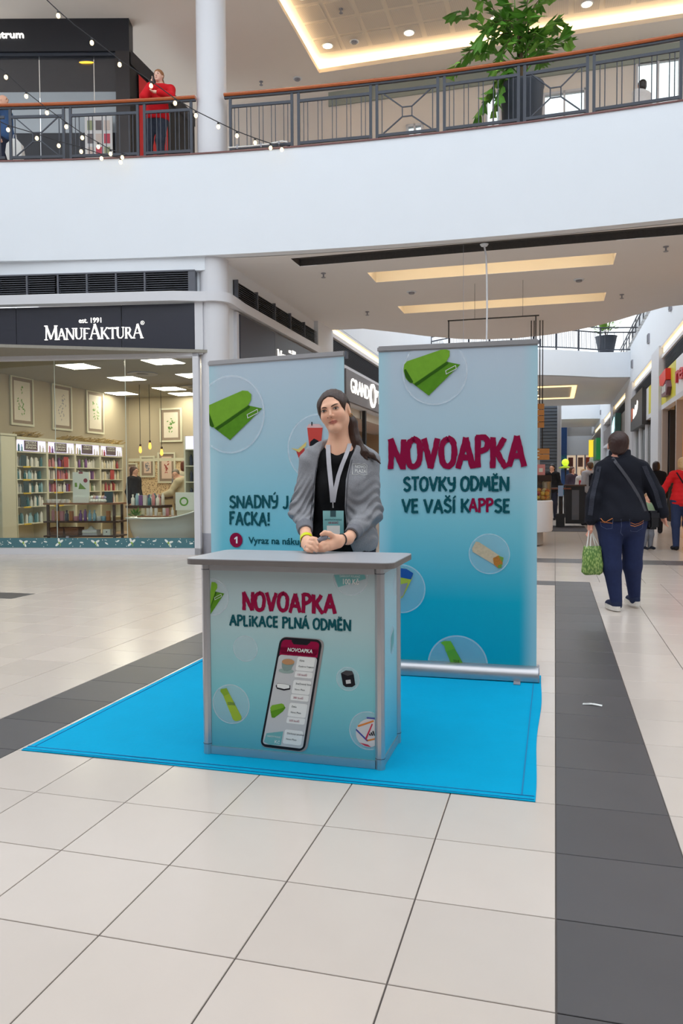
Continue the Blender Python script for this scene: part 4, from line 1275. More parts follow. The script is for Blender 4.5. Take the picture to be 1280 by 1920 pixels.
# narrow shelf at the right end of the window
t = thing('shelf_unit', 'narrow cream shelf with dark goods at the right end of the shop window', 'shelf', (0, 0, 0))
ru0, rv0 = -6.72, 13.3
MB().box(ru0, rv0, .05, ru0 + .03, rv0 + .4, 2.1).map(uvmap).build('side_panel', m_cream, t); MB().box(ru0 + .77, rv0, .05, ru0 + .8, rv0 + .4, 2.1).map(uvmap).build('side_panel', m_cream, t)
MB().box(ru0 + .03, rv0 + .02, 1.86, ru0 + .77, rv0 + .04, 2.1).map(uvmap).build('header_light', m_lilac, t)
MB().box(ru0 + .03, rv0 + .37, .05, ru0 + .77, rv0 + .4, 1.86).map(uvmap).build('back_panel', m_cream, t)
for z in (1.86, 1.55, 1.25, .92, .6):
    MB().box(ru0 + .03, rv0, z - .02, ru0 + .77, rv0 + .37, z).map(uvmap).build('shelf_board', m_cream, t)
for j in range(16):
    z = (1.55, 1.25, .92, .6)[j // 4]; cn = ['navy', 'teal', 'pink', 'navy'][j % 4]
    put_bottle(1, cn, W(ru0 + .1 + .09 * (j % 4), rv0 + .1, z), '%s bottle on the narrow shelf at the right end of the window' % cn, 'bottles on the narrow right shelf', 1.1)
# ------------------------------------------------------------------ corridor beyond the balcony
UR = 3.07                                   # right hand shop wall
V_END = 72.0
def wallbox(name, u0, v0, z0, u1, v1, z1, m=None):
    return struct(MB().box(u0, v0, z0, u1, v1, z1).map(uvmap).build(name, m or m_white))
wallbox('wall_right_upper', UR, 16.5, 5.28, UR + .4, V_END, 7.1)
wallbox('wall_left_upper', UW - .4, 18.9, 5.22, UW, V_END, 8.2)
wallbox('wall_left_far', UW - .4, 31, 0, UW, V_END, 5.22)
wallbox('wall_end', UW - .4, V_END, 0, UR + 5, V_END + .3, 12, mat('end wall grey', (190, 190, 192), rough=.8))
wallbox('wall_right_gallery', UR + 3.2, 16.5, 6.9, UR + 3.4, V_END, 11.5, m_beige)
wallbox('floor_right_gallery', UR, 16.5, 6.9, UR + 3.2, V_END, 7.1, m_tile)
wallbox('wall_right_behind', UR + 3.2, 10.5, 0, UR + 3.4, V_END, 6.9, mat('shop back sand', (196, 172, 140), rough=.8))
wallbox('ceiling_right_shops', UR + .02, 16.5, 4.9, UR + 3.3, V_END, 5.0, m_ceil)
wallbox('wall_left_gallery', UW - 3.4, 18.9, 0, UW - 3.2, 33, 5.2, mat('shop back sand', (196, 172, 140), rough=.8))
wallbox('wall_left_shop_end', UW - 3.4, 30.6, 0, UW - .4, 31, 5.2, mat('shop back sand', (196, 172, 140), rough=.8))
wallbox('ceiling_left_shops', UW - 3.3, 18.9, 4.9, UW - .02, 33, 5.0, m_ceil)
# skylight strip panels on the left wall, a dark window high up
t = struct(MB().box(UW, 20.6, 6.15, UW + .03, 21.6, 6.6).map(uvmap).build('window_6', m_slat))
MB().box(UW + .03, 20.65, 6.2, UW + .035, 21.55, 6.55).map(uvmap).build('pane', m_dglass, t)

def side_map(side):
    """local (v, outwards d, z) -> world for a side wall; d grows into the corridor"""
    return (lambda p: W(UR - p[1], p[0], p[2])) if side > 0 else (lambda p: W(UW + p[1], p[0], p[2]))
def cove(side, v0, v1, z):
    f = side_map(side)
    t = thing('cove_light', 'warm light strip above the %s' % cove.lab, 'light strip', (0, 0, 0), group='light strips along the shop fronts')
    MB().box(v0, -.12, z, v1, .02, z + .05).map(f).build('housing', m_frame, t)
    MB().box(v0 + .02, -.1, z - .13, v1 - .02, -.06, z).map(f).build('diffuser', glow('cove diffuser', (255, 226, 170), 2.2), t)
    return t
def louvre(side, v0, v1, z0, z1, label):
    f = side_map(side)
    t = thing('ventilation_louvre', label, 'louvre', (0, 0, 0))
    MB().box(v0, -.14, z0, v1, -.12, z1).map(f).build('back_plate', m_black, t)
    n = int((z1 - z0) / .045)
    for k in range(n):
        z = z0 + k * .045
        MB().add([f((v0, -.06, z)), f((v1, -.06, z)), f((v1, -.11, z + .03)), f((v0, -.11, z + .03)), f((v0, -.06, z + .01)), f((v1, -.06, z + .01)), f((v1, -.11, z + .04)), f((v0, -.11, z + .04))],
                 [(0, 1, 5, 4), (4, 5, 6, 7), (3, 2, 1, 0), (0, 4, 7, 3), (1, 2, 6, 5)]).build('slat', m_slat, t)
    return t
def pilaster(side, v0, v1, label):
    f = side_map(side)
    t = thing('pilaster', label, 'pillar', (0, 0, 0), group='pilasters between the shops')
    MB().box(v0, -.4, 0, v1, .06, 5.28).map(f).build('shaft', m_frame, t)
    MB().box(v0 - .01, -.4, 0, v1 + .01, .075, .3).map(f).build('plinth', m_greymet, t)
    return t
def shop_bay(side, v0, v1, label, sign_cols, zs=(3.48, 4.43), open_=True, frame=m_frame):
    """a shop front: frame, header, sign boards [(v0, v1, colour name, rgb)]"""
    f = side_map(side)
    t = thing('corridor_shop', label, 'shop front', (0, 0, 0))
    MB().box(v0, -.2, 3.34, v1, -.02, 3.48).map(f).build('header', frame, t)
    for k, (a, b, rgb) in enumerate(sign_cols):
        MB().box(a, -.1, zs[0], b, -.02, zs[1]).map(f).build('sign_board', mat('sign %d %d %d' % rgb, rgb, rough=.4), t)
    return t, f

# --- right side
cove.lab = 'yellow and white shop signs on the right'; cove(1, 16.6, 25.25, 5.2)
louvre(1, 16.6, 25.2, 4.46, 5.04, 'dark louvre band above the yellow shop sign on the right')
t, f = shop_bay(1, 16.6, 25.3, 'right hand shop with yellow and white sign boards and a warm lit doorway', [(22.4, 25.25, (214, 204, 40)), (16.6, 22.38, (236, 234, 236))])
# red and purple emblem on the yellow board
fy = lambda a, b, d: W(UR + .02 - d, a, b)
MB().prism([(24.55, 3.98), (24.7, 4.28), (23.35, 4.34), (23.3, 4.02), (23.9, 3.9), (24.0, 3.95)], fy, 0, .14).build('red_emblem', mat('emblem red', (226, 48, 40), rough=.4), t)
e_ = MB().prism([(24.25, 3.62), (24.4, 3.85), (24.1, 4.02), (23.3, 4.0), (23.1, 3.8), (23.35, 3.6)], fy, 0, .12).build('purple_emblem', mat('emblem purple', (112, 66, 84), rough=.4), t)
q = MB()
for a in (24.05, 23.85, 23.65, 23.45):
    q.prism([(a, 3.7), (a + .1, 3.72), (a + .06, 3.92), (a - .04, 3.9)], fy, .12, .13)
q.build('pale_marks', m_petal, e_)
text_on(MB(), 're', fy, 22.1, 20.9, 3.78, .42, bold=.02, depth=.06).build('red_lettering', mat('letter red', (206, 40, 50), rough=.4), t)
for a, b in ((25.0, 25.25), (22.2, 22.35), (19.6, 19.75)):
    MB().box(a, -.18, 0, b, -.02, 3.34).map(f).build('door_post', mat('doorway beige metal', (176, 160, 150), rough=.4), t)
MB().box(24.75, -.5, 0, 25.2, -.2, 3.3).map(f).build('dark_jamb', m_black, t)
MB().box(25.05, -3.1, 0, 25.2, -.5, 3.3).map(f).build('interior_end_wall', glow('amber wall glow', (206, 140, 66), .55), t)  # wall glows by itself, standing in for warm light inside the shop
for k in range(4):
    MB().box(24.6, -2.9, .5 + k * .65, 25.0, -.7, .55 + k * .65).map(f).build('interior_shelf', m_dwood, t)
    MB().box(24.7, -2.7 + .3 * k, .55 + k * .65, 24.95, -1.2 + .1 * k, .95 + k * .6).map(f).build('shelf_goods', mat('amber goods %d' % k, [(190, 120, 50), (120, 70, 40), (214, 160, 80), (150, 60, 40)][k], rough=.6), t)
MB().box(17.0, -2.9, .3, 24.2, -2.7, 3.0).map(f).build('glowing_interior', glow('warm wall glow', (236, 170, 70), .9), t)  # self-glowing wall put in for the warm light of the interior
yb = thing('yellow_banner', 'upright yellow banner inside the right hand shop doorway', 'banner', W(UR + .45, 22.7, 0), -YAW)
MB().box(-.04, -.28, 0.2, .0, .28, 1.75).build('sheet', glow('banner yellow', (240, 230, 30), .5), yb); MB().box(-.2, -.2, 0, .2, .2, .03).build('foot', m_black, yb); MB().box(-.01, -.02, .03, .01, .02, .2).build('stem', m_black, yb)  # the sheet has a faint glow of its own, without a lamp
pilaster(1, 25.3, 27.2, 'white pilaster right of the dark bookshop sign')
cove.lab = 'dark sign of the second shop on the right'; cove(1, 27.25, 33.8, 5.2)
louvre(1, 27.3, 33.7, 4.5, 5.04, 'dark louvre band above the black sign of the second right hand shop')
t, f = shop_bay(1, 27.2, 33.8, 'second right hand shop with a protruding black sign board', [(27.3, 28.6, (214, 204, 60)), (28.6, 29.3, (226, 226, 228))])
MB().box(29.3, -.1, 3.2, 33.6, .12, 4.5).map(f).build('black_sign', mat('sign black brown', (52, 48, 48), rough=.4), t)
fb = lambda a, b, d: W(UR - .121 - d, a, b)
MB().prism([(32.4, 3.62), (32.3, 4.0), (31.9, 3.84), (31.6, 4.1), (31.2, 3.95), (30.9, 4.2), (30.7, 4.12), (30.8, 3.9), (31.3, 3.72), (31.8, 3.68)], fb, 0, .02).build('white_logo', m_litw, t)
MB().prism([(33.1, 3.55), (33.15, 4.05), (32.5, 4.05), (32.45, 3.85), (32.9, 3.6)], fb, 0, .02).build('orange_emblem', mat('emblem orange', (236, 110, 50), rough=.4), t)
for a, b in ((27.2, 27.4), (29.4, 29.6), (31.5, 31.7), (33.5, 33.7)):
    MB().box(a, -.18, 0, b, -.02, 3.34).map(f).build('window_post', m_frame, t)
MB().box(27.4, -1.3, .1, 29.4, -1.2, 3.2).map(f).build('window_display', mat('display blue grey', (70, 78, 104), rough=.5, noise=.4, nscale=2), t)
MB().box(29.6, -.5, .1, 33.5, -.4, 3.2).map(f).build('window_display', mat('display pale', (178, 184, 190), rough=.5, noise=.2, nscale=2), t)
for a, b in ((27.4, 29.4), (29.6, 31.5), (31.7, 33.5)):
    MB().box(a, -.1, .1, b, -.09, 3.3).map(f).build('pane', m_pane, t)
pilaster(1, 33.8, 37.0, 'white pilaster above the shoulder of the woman in the navy jacket')
cove.lab = 'teal lit sign of the third shop on the right'; cove(1, 37.1, 44.5, 5.2)
louvre(1, 37.1, 44.4, 4.45, 5.04, 'dark louvre band of the third right hand shop')
t, f = shop_bay(1, 37.0, 44.5, 'third right hand shop with a lit teal hanging sign', [(37.2, 44.4, (150, 146, 146))])
MB().box(40.0, .0, 3.3, 42.6, .25, 4.5).map(f).build('teal_sign', mat('sign teal', (70, 120, 116), rough=.4), t)
MB().prism([(42.3, 3.45), (42.2, 4.0), (41.6, 4.2), (40.6, 4.35), (40.5, 3.8), (41.0, 3.6), (41.6, 3.62)], lambda a, b, d: W(UR - .252 - d, a, b), 0, .02).build('lit_logo', glow('lit cyan', (200, 250, 255), 1.3), t)
for a in (37.3, 39.2, 41.1, 43.0):
    MB().box(a, -.18, 0, a + .15, -.02, 3.34).map(f).build('window_post', m_frame, t)
MB().box(37.2, -.5, .1, 44.4, -.4, 3.3).map(f).build('window_display', mat('display pale', (178, 184, 190)), t)
pilaster(1, 44.5, 46.5, 'white pilaster third along the right hand wall')
cove.lab = 'fourth shop on the right'; cove(1, 46.6, 54.0, 5.2)
t, f = shop_bay(1, 46.6, 54.2, 'fourth right hand shop with grey boards', [(46.8, 54.0, (120, 112, 112))])
MB().box(46.8, -.3, .1, 54, -.2, 3.4).map(f).build('window_display', mat('display pale', (178, 184, 190)), t)
pilaster(1, 54.2, 56.0, 'white pilaster fourth along the right hand wall')
cove.lab = 'green sign at the far right'; cove(1, 56.1, 66, 5.2)
t, f = shop_bay(1, 56.1, 71, 'far right hand shop with a green sign', [(63.0, 71, (220, 220, 222))])
MB().box(57, -.1, 2.7, 61.5, .3, 4.2).map(f).build('green_sign', mat('sign green', (30, 140, 70), rough=.4), t)
MB().box(56.2, -.3, .1, 70.9, -.2, 3.4).map(f).build('window_display', mat('display pale', (178, 184, 190)), t)
# little square lamps high on the right wall
for k, v in enumerate((23.2, 28.4, 34.2, 41.5, 49.0, 57.0)):
    t = thing('wall_lamp', 'small dark wall lamp on the white right hand wall, number %s from the front' % ['one', 'two', 'three', 'four', 'five', 'six'][k], 'wall lamp', W(UR - .001, v, 6.05 - .02 * k), -YAW, group='wall lamps on the right')
    MB().box(-.06, -.14, -.16, 0, .14, .16).build('body', m_greymet, t); MB().box(-.07, -.11, -.13, -.06, .11, .13).build('lens', m_slat, t)

# railing of the right gallery
t = thing('gallery_railing', 'dark railing of the upper gallery along the right wall', 'railing', (0, 0, 0))
for v in [22 + 1.5 * k for k in range(14)]:
    MB().box(UR + .2, v, 7.1, UR + .25, v + .06, 8.15).map(uvmap).build('post', m_rail, t)
for z in (7.2, 7.9, 8.1):
    MB().box(UR + .2, 21.5, z, UR + .25, 44, z + .05).map(uvmap).build('cross_bar', m_rail, t)
for v in [22.3 + .25 * k for k in range(60)]:
    MB().box(UR + .22, v, 7.2, UR + .235, v + .02, 7.9).map(uvmap).build('baluster', m_rail, t)

# --- bridges across the corridor
def bridge(vf, depth, z0, bulge, ulo=UW, uhi=UR, corner=1.84, names=('wall_bridge', 'ceiling_bridge')):
    us = [ulo + (corner - ulo) * k / 24 for k in range(25)] + [uhi + .3]
    def vv(u):
        if u > corner: return vf + (u - corner) * .25
        t_ = (u - ulo) / (corner - ulo)
        return vf - bulge * math.sin(math.pi * min(1, max(0, t_)))
    fr = MB().loft([[W(u, vv(u), z0), W(u, vv(u), Z1), W(u, vv(u) + .2, Z1), W(u, vv(u) + .2, z0)] for u in us])
    struct(fr.build(names[0], m_white, smooth=True, fix=True))
    pl = MB()
    P = [W(u, vv(u) + .1, z0) for u in us] + [W(uhi + .3, vf + depth, z0), W(ulo, vf + depth, z0)]
    pl.face(P); pl.face([(p.x, p.y, Z1 - .02) for p in P])
    struct(pl.build(names[1], m_ceil))
    return vv, us
def bridge_rail(label, vv, us, z=Z1, rows=True, step=2, dense=True):
    t = thing('bridge_railing', label, 'railing', (0, 0, 0))
    pts = [W(u, vv(u) + .1, 0) for u in us]
    for h in (.12, .85, 1.05):
        MB().tube([(p.x, p.y, z + h) for p in pts], .03, 5).build('cross_bar', m_rail, t)
    for k in range(0, len(us), step):
        p = pts[k]
        MB().box(p.x - .03, p.y - .03, z, p.x + .03, p.y + .03, z + 1.05).build('post', m_rail, t)
    if dense:
        n = 4
        for k in range(len(us) - 1):
            for j in range(n):
                p = pts[k] + (pts[k + 1] - pts[k]) * ((j + .5) / n)
                MB().box(p.x - .008, p.y - .008, z + .12, p.x + .008, p.y + .008, z + .85).build('baluster', m_rail, t)
    return t
vv2, us2 = bridge(35.0, 12.5, 5.62, 1.75)
bridge_rail('dark railing of the curved bridge over the corridor', vv2, us2, step=3)
# lit coffer in its underside
t = thing('bridge_coffer_light', 'square warm ceiling light under the curved bridge', 'ceiling light', (0, 0, 0))
f0 = [(-4.2, 37.2), (1.0, 37.2), (1.0, 43), (-4.2, 43)]
MB().box(-4.2, 37.2, 5.60, 1.0, 43.0, 5.615).map(uvmap).build('panel', mat('coffer cream', (236, 224, 206)), t)
for a in ((-4.1, 37.35, .95, 37.6), (-4.1, 42.7, .95, 42.95), (.75, 37.6, .95, 42.7)):
    MB().box(a[0], a[1], 5.56, a[2], a[3], 5.6).map(uvmap).build('light_strip', glow('coffer strip', (255, 220, 160), 1.6), t)
for a, b in ((-1.0, 38.8), (-1.0, 41.2)):
    p = W(a, b, 5.6); downlight((p.x, p.y, p.z), 'round downlight under the curved bridge, %s one' % ('near' if b < 40 else 'far'), 'downlights under the curved bridge', .2)
vv3, us3 = bridge(58.0, 9, 5.62, 0.0, names=('wall_bridge_far', 'ceiling_bridge_far'))
bridge_rail('railing of the far bridge at the corridor end', vv3, us3, step=4, dense=False)
MB()
for k, (a, rgb) in enumerate(((-.9, (40, 92, 140)), (.4, (190, 150, 110)), (1.5, (70, 90, 110)))):
    t = thing('gallery_shop', 'distant %s shop window behind the far bridge railing' % ['blue', 'tan', 'grey blue'][k], 'shop front', (0, 0, 0))
    MB().box(a, 66, 6.8, a + 1.15, 66.2, 9.5).map(uvmap).build('window', mat('far shop %d' % k, rgb, rough=.4, noise=.3, nscale=2), t)
    MB().box(a, 65.9, 9.5, a + 1.15, 66.2, 10).map(uvmap).build('header', m_slat, t)

# --- left side: optician
cove.lab = 'optician sign on the left'; cove(-1, 19.0, 31, 5.14)
louvre(-1, 18.95, 31, 4.36, 4.98, 'dark louvre band above the optician sign')
t, f = shop_bay(-1, 18.9, 31, 'optician shop front with open doorway behind the young woman', [], frame=m_frame)
MB().box(18.9, -.2, 4.26, 31, -.02, 4.36).map(f).build('upper_frame', m_frame, t)
MB().box(20.0, -.1, 3.40, 25.8, .06, 4.24).map(f).build('sign_board', mat('optician board grey', (122, 118, 120), rough=.5, noise=.1, nscale=1.5), t)
fo = lambda a, b, d: W(UW + .062 + d, a, b)
text_on(MB(), 'GRAND', fo, 20.45, 22.55, 3.66, .40, depth=.02).build('lit_lettering', m_litw, t)
q = MB()
ring_ = lambda r: [(23.02 + r * .36 * math.cos(a_ * math.pi / 14), 3.82 + r * .36 * math.sin(a_ * math.pi / 14)) for a_ in range(28)]
o1, i1 = ring_(1.0), ring_(.72)
q.add([fo(a, b, .05) for a, b in o1] + [fo(a, b, .05) for a, b in i1], [(k, (k + 1) % 28, 28 + (k + 1) % 28, 28 + k) for k in range(28)])
q.add([fo(a, b, .05) for a, b in o1] + [fo(a, b, 0) for a, b in o1], [(k, 28 + k, 28 + (k + 1) % 28, (k + 1) % 28) for k in range(28)])
q.build('big_letter_o', m_litw, t)
text_on(MB(), 'PTICAL', fo, 23.45, 25.6, 3.66, .40, depth=.02).build('lit_lettering', m_litw, t)
MB().box(19.0, -1.6, 3.1, 31, -.2, 3.34).map(f).build('lit_soffit', mat('soffit warm', (206, 196, 180), rough=.6), t)
for v in (21.5, 23.2):
    p = side_map(-1)((v, -.7, 3.098)); downlight((p.x, p.y, p.z), 'small downlight in the optician soffit, %s one' % ('near' if v < 22 else 'far'), 'optician downlights', .08)
MB().box(22.55, -.14, 0, 22.7, -.04, 3.34).map(f).build('door_post', m_black, t)
MB().box(19.5, -2.9, .1, 30, -2.7, 2.3).map(f).build('display_wall', mat('optician display', (214, 196, 176), rough=.5, noise=.15, nscale=3), t)
MB().box(19.5, -2.65, 2.3, 30, -2.5, 3.05).map(f).build('dark_header', mat('optician brown', (62, 52, 48), rough=.5), t)
MB().box(24.0, -2.3, 1.2, 28.0, -2.1, 1.95).map(f).build('orange_display', glow('orange display', (236, 120, 70), .5), t)
pts_ = [(24.8, 2.35), (25.4, 2.35), (25.1, 2.9)]
for dv in (0, 1.4):
    MB().prism([(a + dv, b) for a, b in pts_], lambda a, b, d: W(UW - 2.45 + d, a, b), 0, .05).build('cone_lamp', glow('cone lamp', (250, 206, 160), .8), t)

# ------------------------------------------------------------------ kiosks and furniture far down the corridor
t = thing('sweets_kiosk', 'white rounded kiosk with a glass case of sweets beside the tall banner', 'kiosk', (3.42, 14.9, 0), 0)
MB().lathe([(.44, .02), (.44, .26), (.40, .27)], 30).build('foot', mat('kiosk foot grey', (168, 164, 160), rough=.5), t, smooth=True)
MB().lathe([(.50, .27), (.60, .27), (.62, .30), (.62, .84), (.60, .86), (.1, .86)], 36).build('body', mat('kiosk white', (232, 230, 232), rough=.35), t, smooth=True)
MB().lathe([(.585, .865), (.585, 1.20)], 36).build('glass_case', m_pane, t, smooth=True)
MB().lathe([(.60, 1.2), (.60, 1.215), (.1, 1.22)], 36).build('lid', m_pane, t)
MB().lathe([(.03, 1.225), (.14, 1.22), (.1, 1.27), (.0, 1.29)][::1], 12).build('knob', mat('pink glaze', (214, 150, 150), rough=.3), t, smooth=True)
rn = random.Random(4)
for k in range(90):
    a, r_ = rn.uniform(0, 6.28), .53 * math.sqrt(rn.uniform(.05, 1))
    s = MB().lathe([(0, -.045), (.04, -.025), (.05, 0), (.04, .025), (0, .045)], 7)
    z = .91 + (.12 if k > 50 else 0) * rn.uniform(.6, 1.2)
    o = s.build('sweet', mat(['sweet cream', 'sweet orange', 'sweet red', 'sweet yellow'][k % 4], [(236, 214, 160), (214, 150, 70), (176, 70, 60), (236, 196, 90)][k % 4], rough=.4), None, 'all')
    o.location = (3.42 + r_ * math.cos(a), 14.9 + r_ * math.sin(a), z)
    tag(o, '%s sweet heaped in the glass case of the white kiosk' % ['cream', 'orange', 'red', 'yellow'][k % 4], 'sweet', 'sweets in the glass case')
m_ply = mat('light oak', (178, 138, 92), rough=.5, noise=.12, nscale=6)
t = thing('slatted_counter', 'wooden kiosk counter with dark horizontal slats behind the sweets kiosk', 'kiosk', (5.0, 20.6, 0), -YAW)
MB().box(-.9, 0, 0, .55, .9, 1.35).build('body', m_black, t)
MB().box(-.9, -.02, 1.12, -.1, 0, 1.38).build('front_panel', m_ply, t)
for k in range(5):
    MB().box(-.1, -.03, 1.13 + k * .052, .55, 0, 1.16 + k * .052).build('slat', m_dwood, t)
    MB().box(-.1, -.03, .72 + k * .06, .45, 0, .755 + k * .06).build('slat', m_dwood, t)
MB().box(-.2, -.05, 1.0, 1.05, .5, 1.04).build('shelf_board', mat('red brown wood', (120, 70, 52), rough=.5), t)
for k in range(3):
    MB().box(.1 + k * .12, -.025, .15, .2 + k * .12, 0, .65).build('plank', m_ply, t)
for k, (x, rgb, l) in enumerate(((-.45, (230, 226, 222), 'white cups'), (-.15, (232, 214, 200), 'paper cones'), (.28, (222, 150, 150), 'pink menu card'))):
    o = thing('counter_item', '%s standing on the slatted kiosk counter' % l, 'tableware', W(*((Vector((5.0, 20.6, 0)).x * CA - 20.6 * SA + x, Vector((5.0, 20.6, 0)).x * SA + 20.6 * CA + .1, 1.38))), -YAW)
    m_ = mat('counter item %d' % k, rgb, rough=.5)
    if k < 2:
        for j in range(3):
            MB().lathe([(.035, 0), (.05, .14)], 8, (j * .09, 0, 0)).build('cup', m_, o)
    else:
        MB().box(-.11, -.02, 0, .11, .02, .28).build('card', m_, o); MB().face([(-.05, -.021, .08), (.05, -.021, .08), (.05, -.021, .18), (-.05, -.021, .18)]).build('print', m_petal, o)
t = thing('black_stand', 'black upright service cart with glass door beside the slatted kiosk', 'cart', (6.05, 20.3, 0), -YAW)
MB().box(-.18, 0, .1, .3, .5, 1.08).build('body', m_black, t); MB().box(-.02, -.02, .2, .16, 0, .98).build('door', m_slat, t); MB().box(-.22, -.05, 1.08, .34, .55, 1.12).build('top', m_dwood, t)
MB().box(-.42, -.1, .0, -.2, .2, .36).build('lower_box', m_black, t); MB().tube([(-.3, 0, .3), (-.3, 0, 1.15)], .05, 8).build('pole', m_black, t)
MB().box(-.37, -.06, .82, -.24, -.04, 1.1).build('screen', mat('screen pale blue', (150, 176, 214), rough=.3), t)
t = thing('black_bin', 'tall black cabinet left of the woman carrying the green bag', 'cabinet', (7.0, 21.5, 0), -YAW)
MB().box(-.35, 0, .03, .35, .6, 1.0).build('body', m_black, t); MB().box(-.36, -.01, 1.0, .36, .61, 1.04).build('top', m_slat, t); MB().box(-.3, -.006, .1, .3, 0, .95).build('door', mat('cabinet door', (40, 38, 40), rough=.5), t)
for k, x in enumerate((-.3, -.05, .2)):
    o = thing('grocery_item', '%s packet on the tall black cabinet' % ['red', 'white', 'blue'][k], 'packet', Matrix.Translation((7.0, 21.5, 0)) @ Matrix.Rotation(-YAW, 4, 'Z') @ Vector((x, .2, 1.04)), -YAW)
    MB().bbox(-.1, -.06, 0, .1, .06, .2, .02, 1).build('pack', mat('packet %d' % k, [(190, 50, 60), (226, 224, 220), (90, 120, 160)][k], rough=.5), o); MB().box(-.06, -.062, .06, .06, -.0605, .13).build('print', m_petal, o)
struct(MB().box(3.6, 42, 0.001, 6.9, 48, .012).map(lambda p: G(p[0], p[1], p[2])).build('trim_8', mat('dark floor mat', (70, 68, 72), rough=.8)))
# wooden direction boards hanging from the ceiling
for k, (y0, y1, lab) in enumerate(((756, 802, 'upper'), (840, 862, 'lower'))):
    p0, p1 = at_y(1007, y0, 18.5), at_y(1019 + 10 * k, y1, 18.5)
    t = thing('wooden_sign', 'wooden direction board hanging right of the tall banner, the %s one' % lab, 'sign', ((p0.x + p1.x) / 2 - .12, 18.5, p1.z), -.1, group='hanging wooden boards')
    h_ = p0.z - p1.z
    n_ = 4 if k == 0 else 2
    for j in range(n_):
        MB().box(-.3, -.02, j * h_ / n_, .2 + .06 * k, .02, (j + .9) * h_ / n_).build('plank', mat('sign wood', (190, 132, 70), rough=.5, noise=.1), t)
        MB().box(-.1, -.024, (j + .35) * h_ / n_, .02, -.021, (j + .55) * h_ / n_).build('arrow_mark', m_petal, t)
    MB().tube([(-.1, .03, 0), (-.1, .03, 5.02 - p1.z)], .012, 5).build('hanger', m_black, t); MB().tube([(.1, .03, 0), (.1, .03, 5.02 - p1.z)], .012, 5).build('hanger', m_black, t)
# grey slatted escalator shaft between two white columns
es = thing('escalator_shaft', 'grey slatted wall between two white columns far down the corridor', 'wall panel', W(-.38, 48.6, 0), -YAW)
for k in range(26):
    MB().box(-.5, 0, .6 + k * .2, .5, .12, .76 + k * .2).build('slat', mat('slat blue grey', (122, 132, 146), rough=.5), es)
MB().box(-.5, .12, 0, .5, .2, 5.9).build('back_panel', m_slat, es)
for x in (-.62, .62):
    MB().lathe([(.12, 0), (.12, 5.95)], 14, (x, -.1, 0)).build('column', m_frame, es, smooth=True)
# far end food court
fc = thing('food_court', 'distant food court with beige counter wall and lit openings', 'food court', W(0, 69, 0), -YAW)
MB().box(1.0, 0, 0, 3.0, .3, 1.5).build('counter', mat('food court beige', (206, 186, 160), rough=.6), fc)
MB().box(1.0, 1.2, 1.5, 3.0, 1.4, 3.4).build('glowing_wall', glow('food court glow', (232, 206, 176), .5), fc)  # wall emits its own glow in place of lamp light
MB().box(1.0, 0, 3.4, 3.0, .4, 5.0).build('upper_wall', m_white, fc)
MB().box(1.0, .05, 5.0, 3.0, .4, 6.4).build('top_wall', mat('food court upper', (176, 174, 172), rough=.7), fc)
MB().box(.3, -.2, 0, .98, 0, 3.4).build('blue_pier', mat('pier teal', (50, 120, 150), rough=.5, noise=.3, nscale=1), fc)
MB().box(.3, -.25, 3.4, .98, 0, 6.3).build('blue_board', mat('pier blue', (40, 76, 130), rough=.5, noise=.3, nscale=1), fc)
for x in (1.7, 2.4):
    MB().box(x, -.1, 1.5, x + .12, .0, 3.4).build('post', m_greymet, fc)
for k, x in enumerate((1.1, 1.9, 2.5)):
    MB().box(x, .4, 2.4, x + .4, .5, 3.2).build('menu_board', mat('menu %d' % k, [(120, 60, 44), (150, 110, 90), (214, 90, 60)][k], rough=.5, noise=.4, nscale=4), fc)
# yellow green ball on a pole
p = at_y(1059.5, 867, 26)
t = thing('ball_sign', 'yellow green ball on a pole beside the slatted kiosk', 'sign', (p.x, p.y, 0), 0)
MB().lathe([(0, -.12), (.06, -.104), (.104, -.06), (.12, 0), (.104, .06), (.06, .104), (0, .12)], 16, (0, 0, p.z)).build('ball', glow('ball lime', (214, 240, 60), .7), t, smooth='all')  # the ball carries its own glow, no lamp inside
MB().lathe([(.2, p.z - .2), (.22, p.z - .17), (.05, p.z - .11)], 16).build('collar', mat('lime collar', (190, 214, 50), rough=.5), t, smooth=True)
MB().tube([(0, 0, .03), (0, 0, p.z - .18)], .04, 8).build('pole', m_black, t); MB().lathe([(.25, 0), (.25, .03)], 16).build('base', m_black, t)
MB().box(-.14, -.03, p.z - .75, .14, .03, p.z - .25).build('poster', mat('pier blue', (40, 76, 130)), t)
# yellow bell shaped sign on the right wall far away
t = thing('hanging_sign', 'small yellow and white hanging sign far along the right wall', 'sign', W(UR - .25, 62, 3.0), -YAW)
MB().bbox(-.35, -.05, 0, .1, .05, 1.3, .03, 1).build('yellow_board', glow('sign yellow lit', (250, 220, 60), .8), t); MB().box(.1, -.03, .4, .25, .03, .5).build('bracket', m_slat, t); MB().bbox(-.3, -.06, -.7, .1, .06, -.05, .05, 1).build('white_board', m_petal, t)
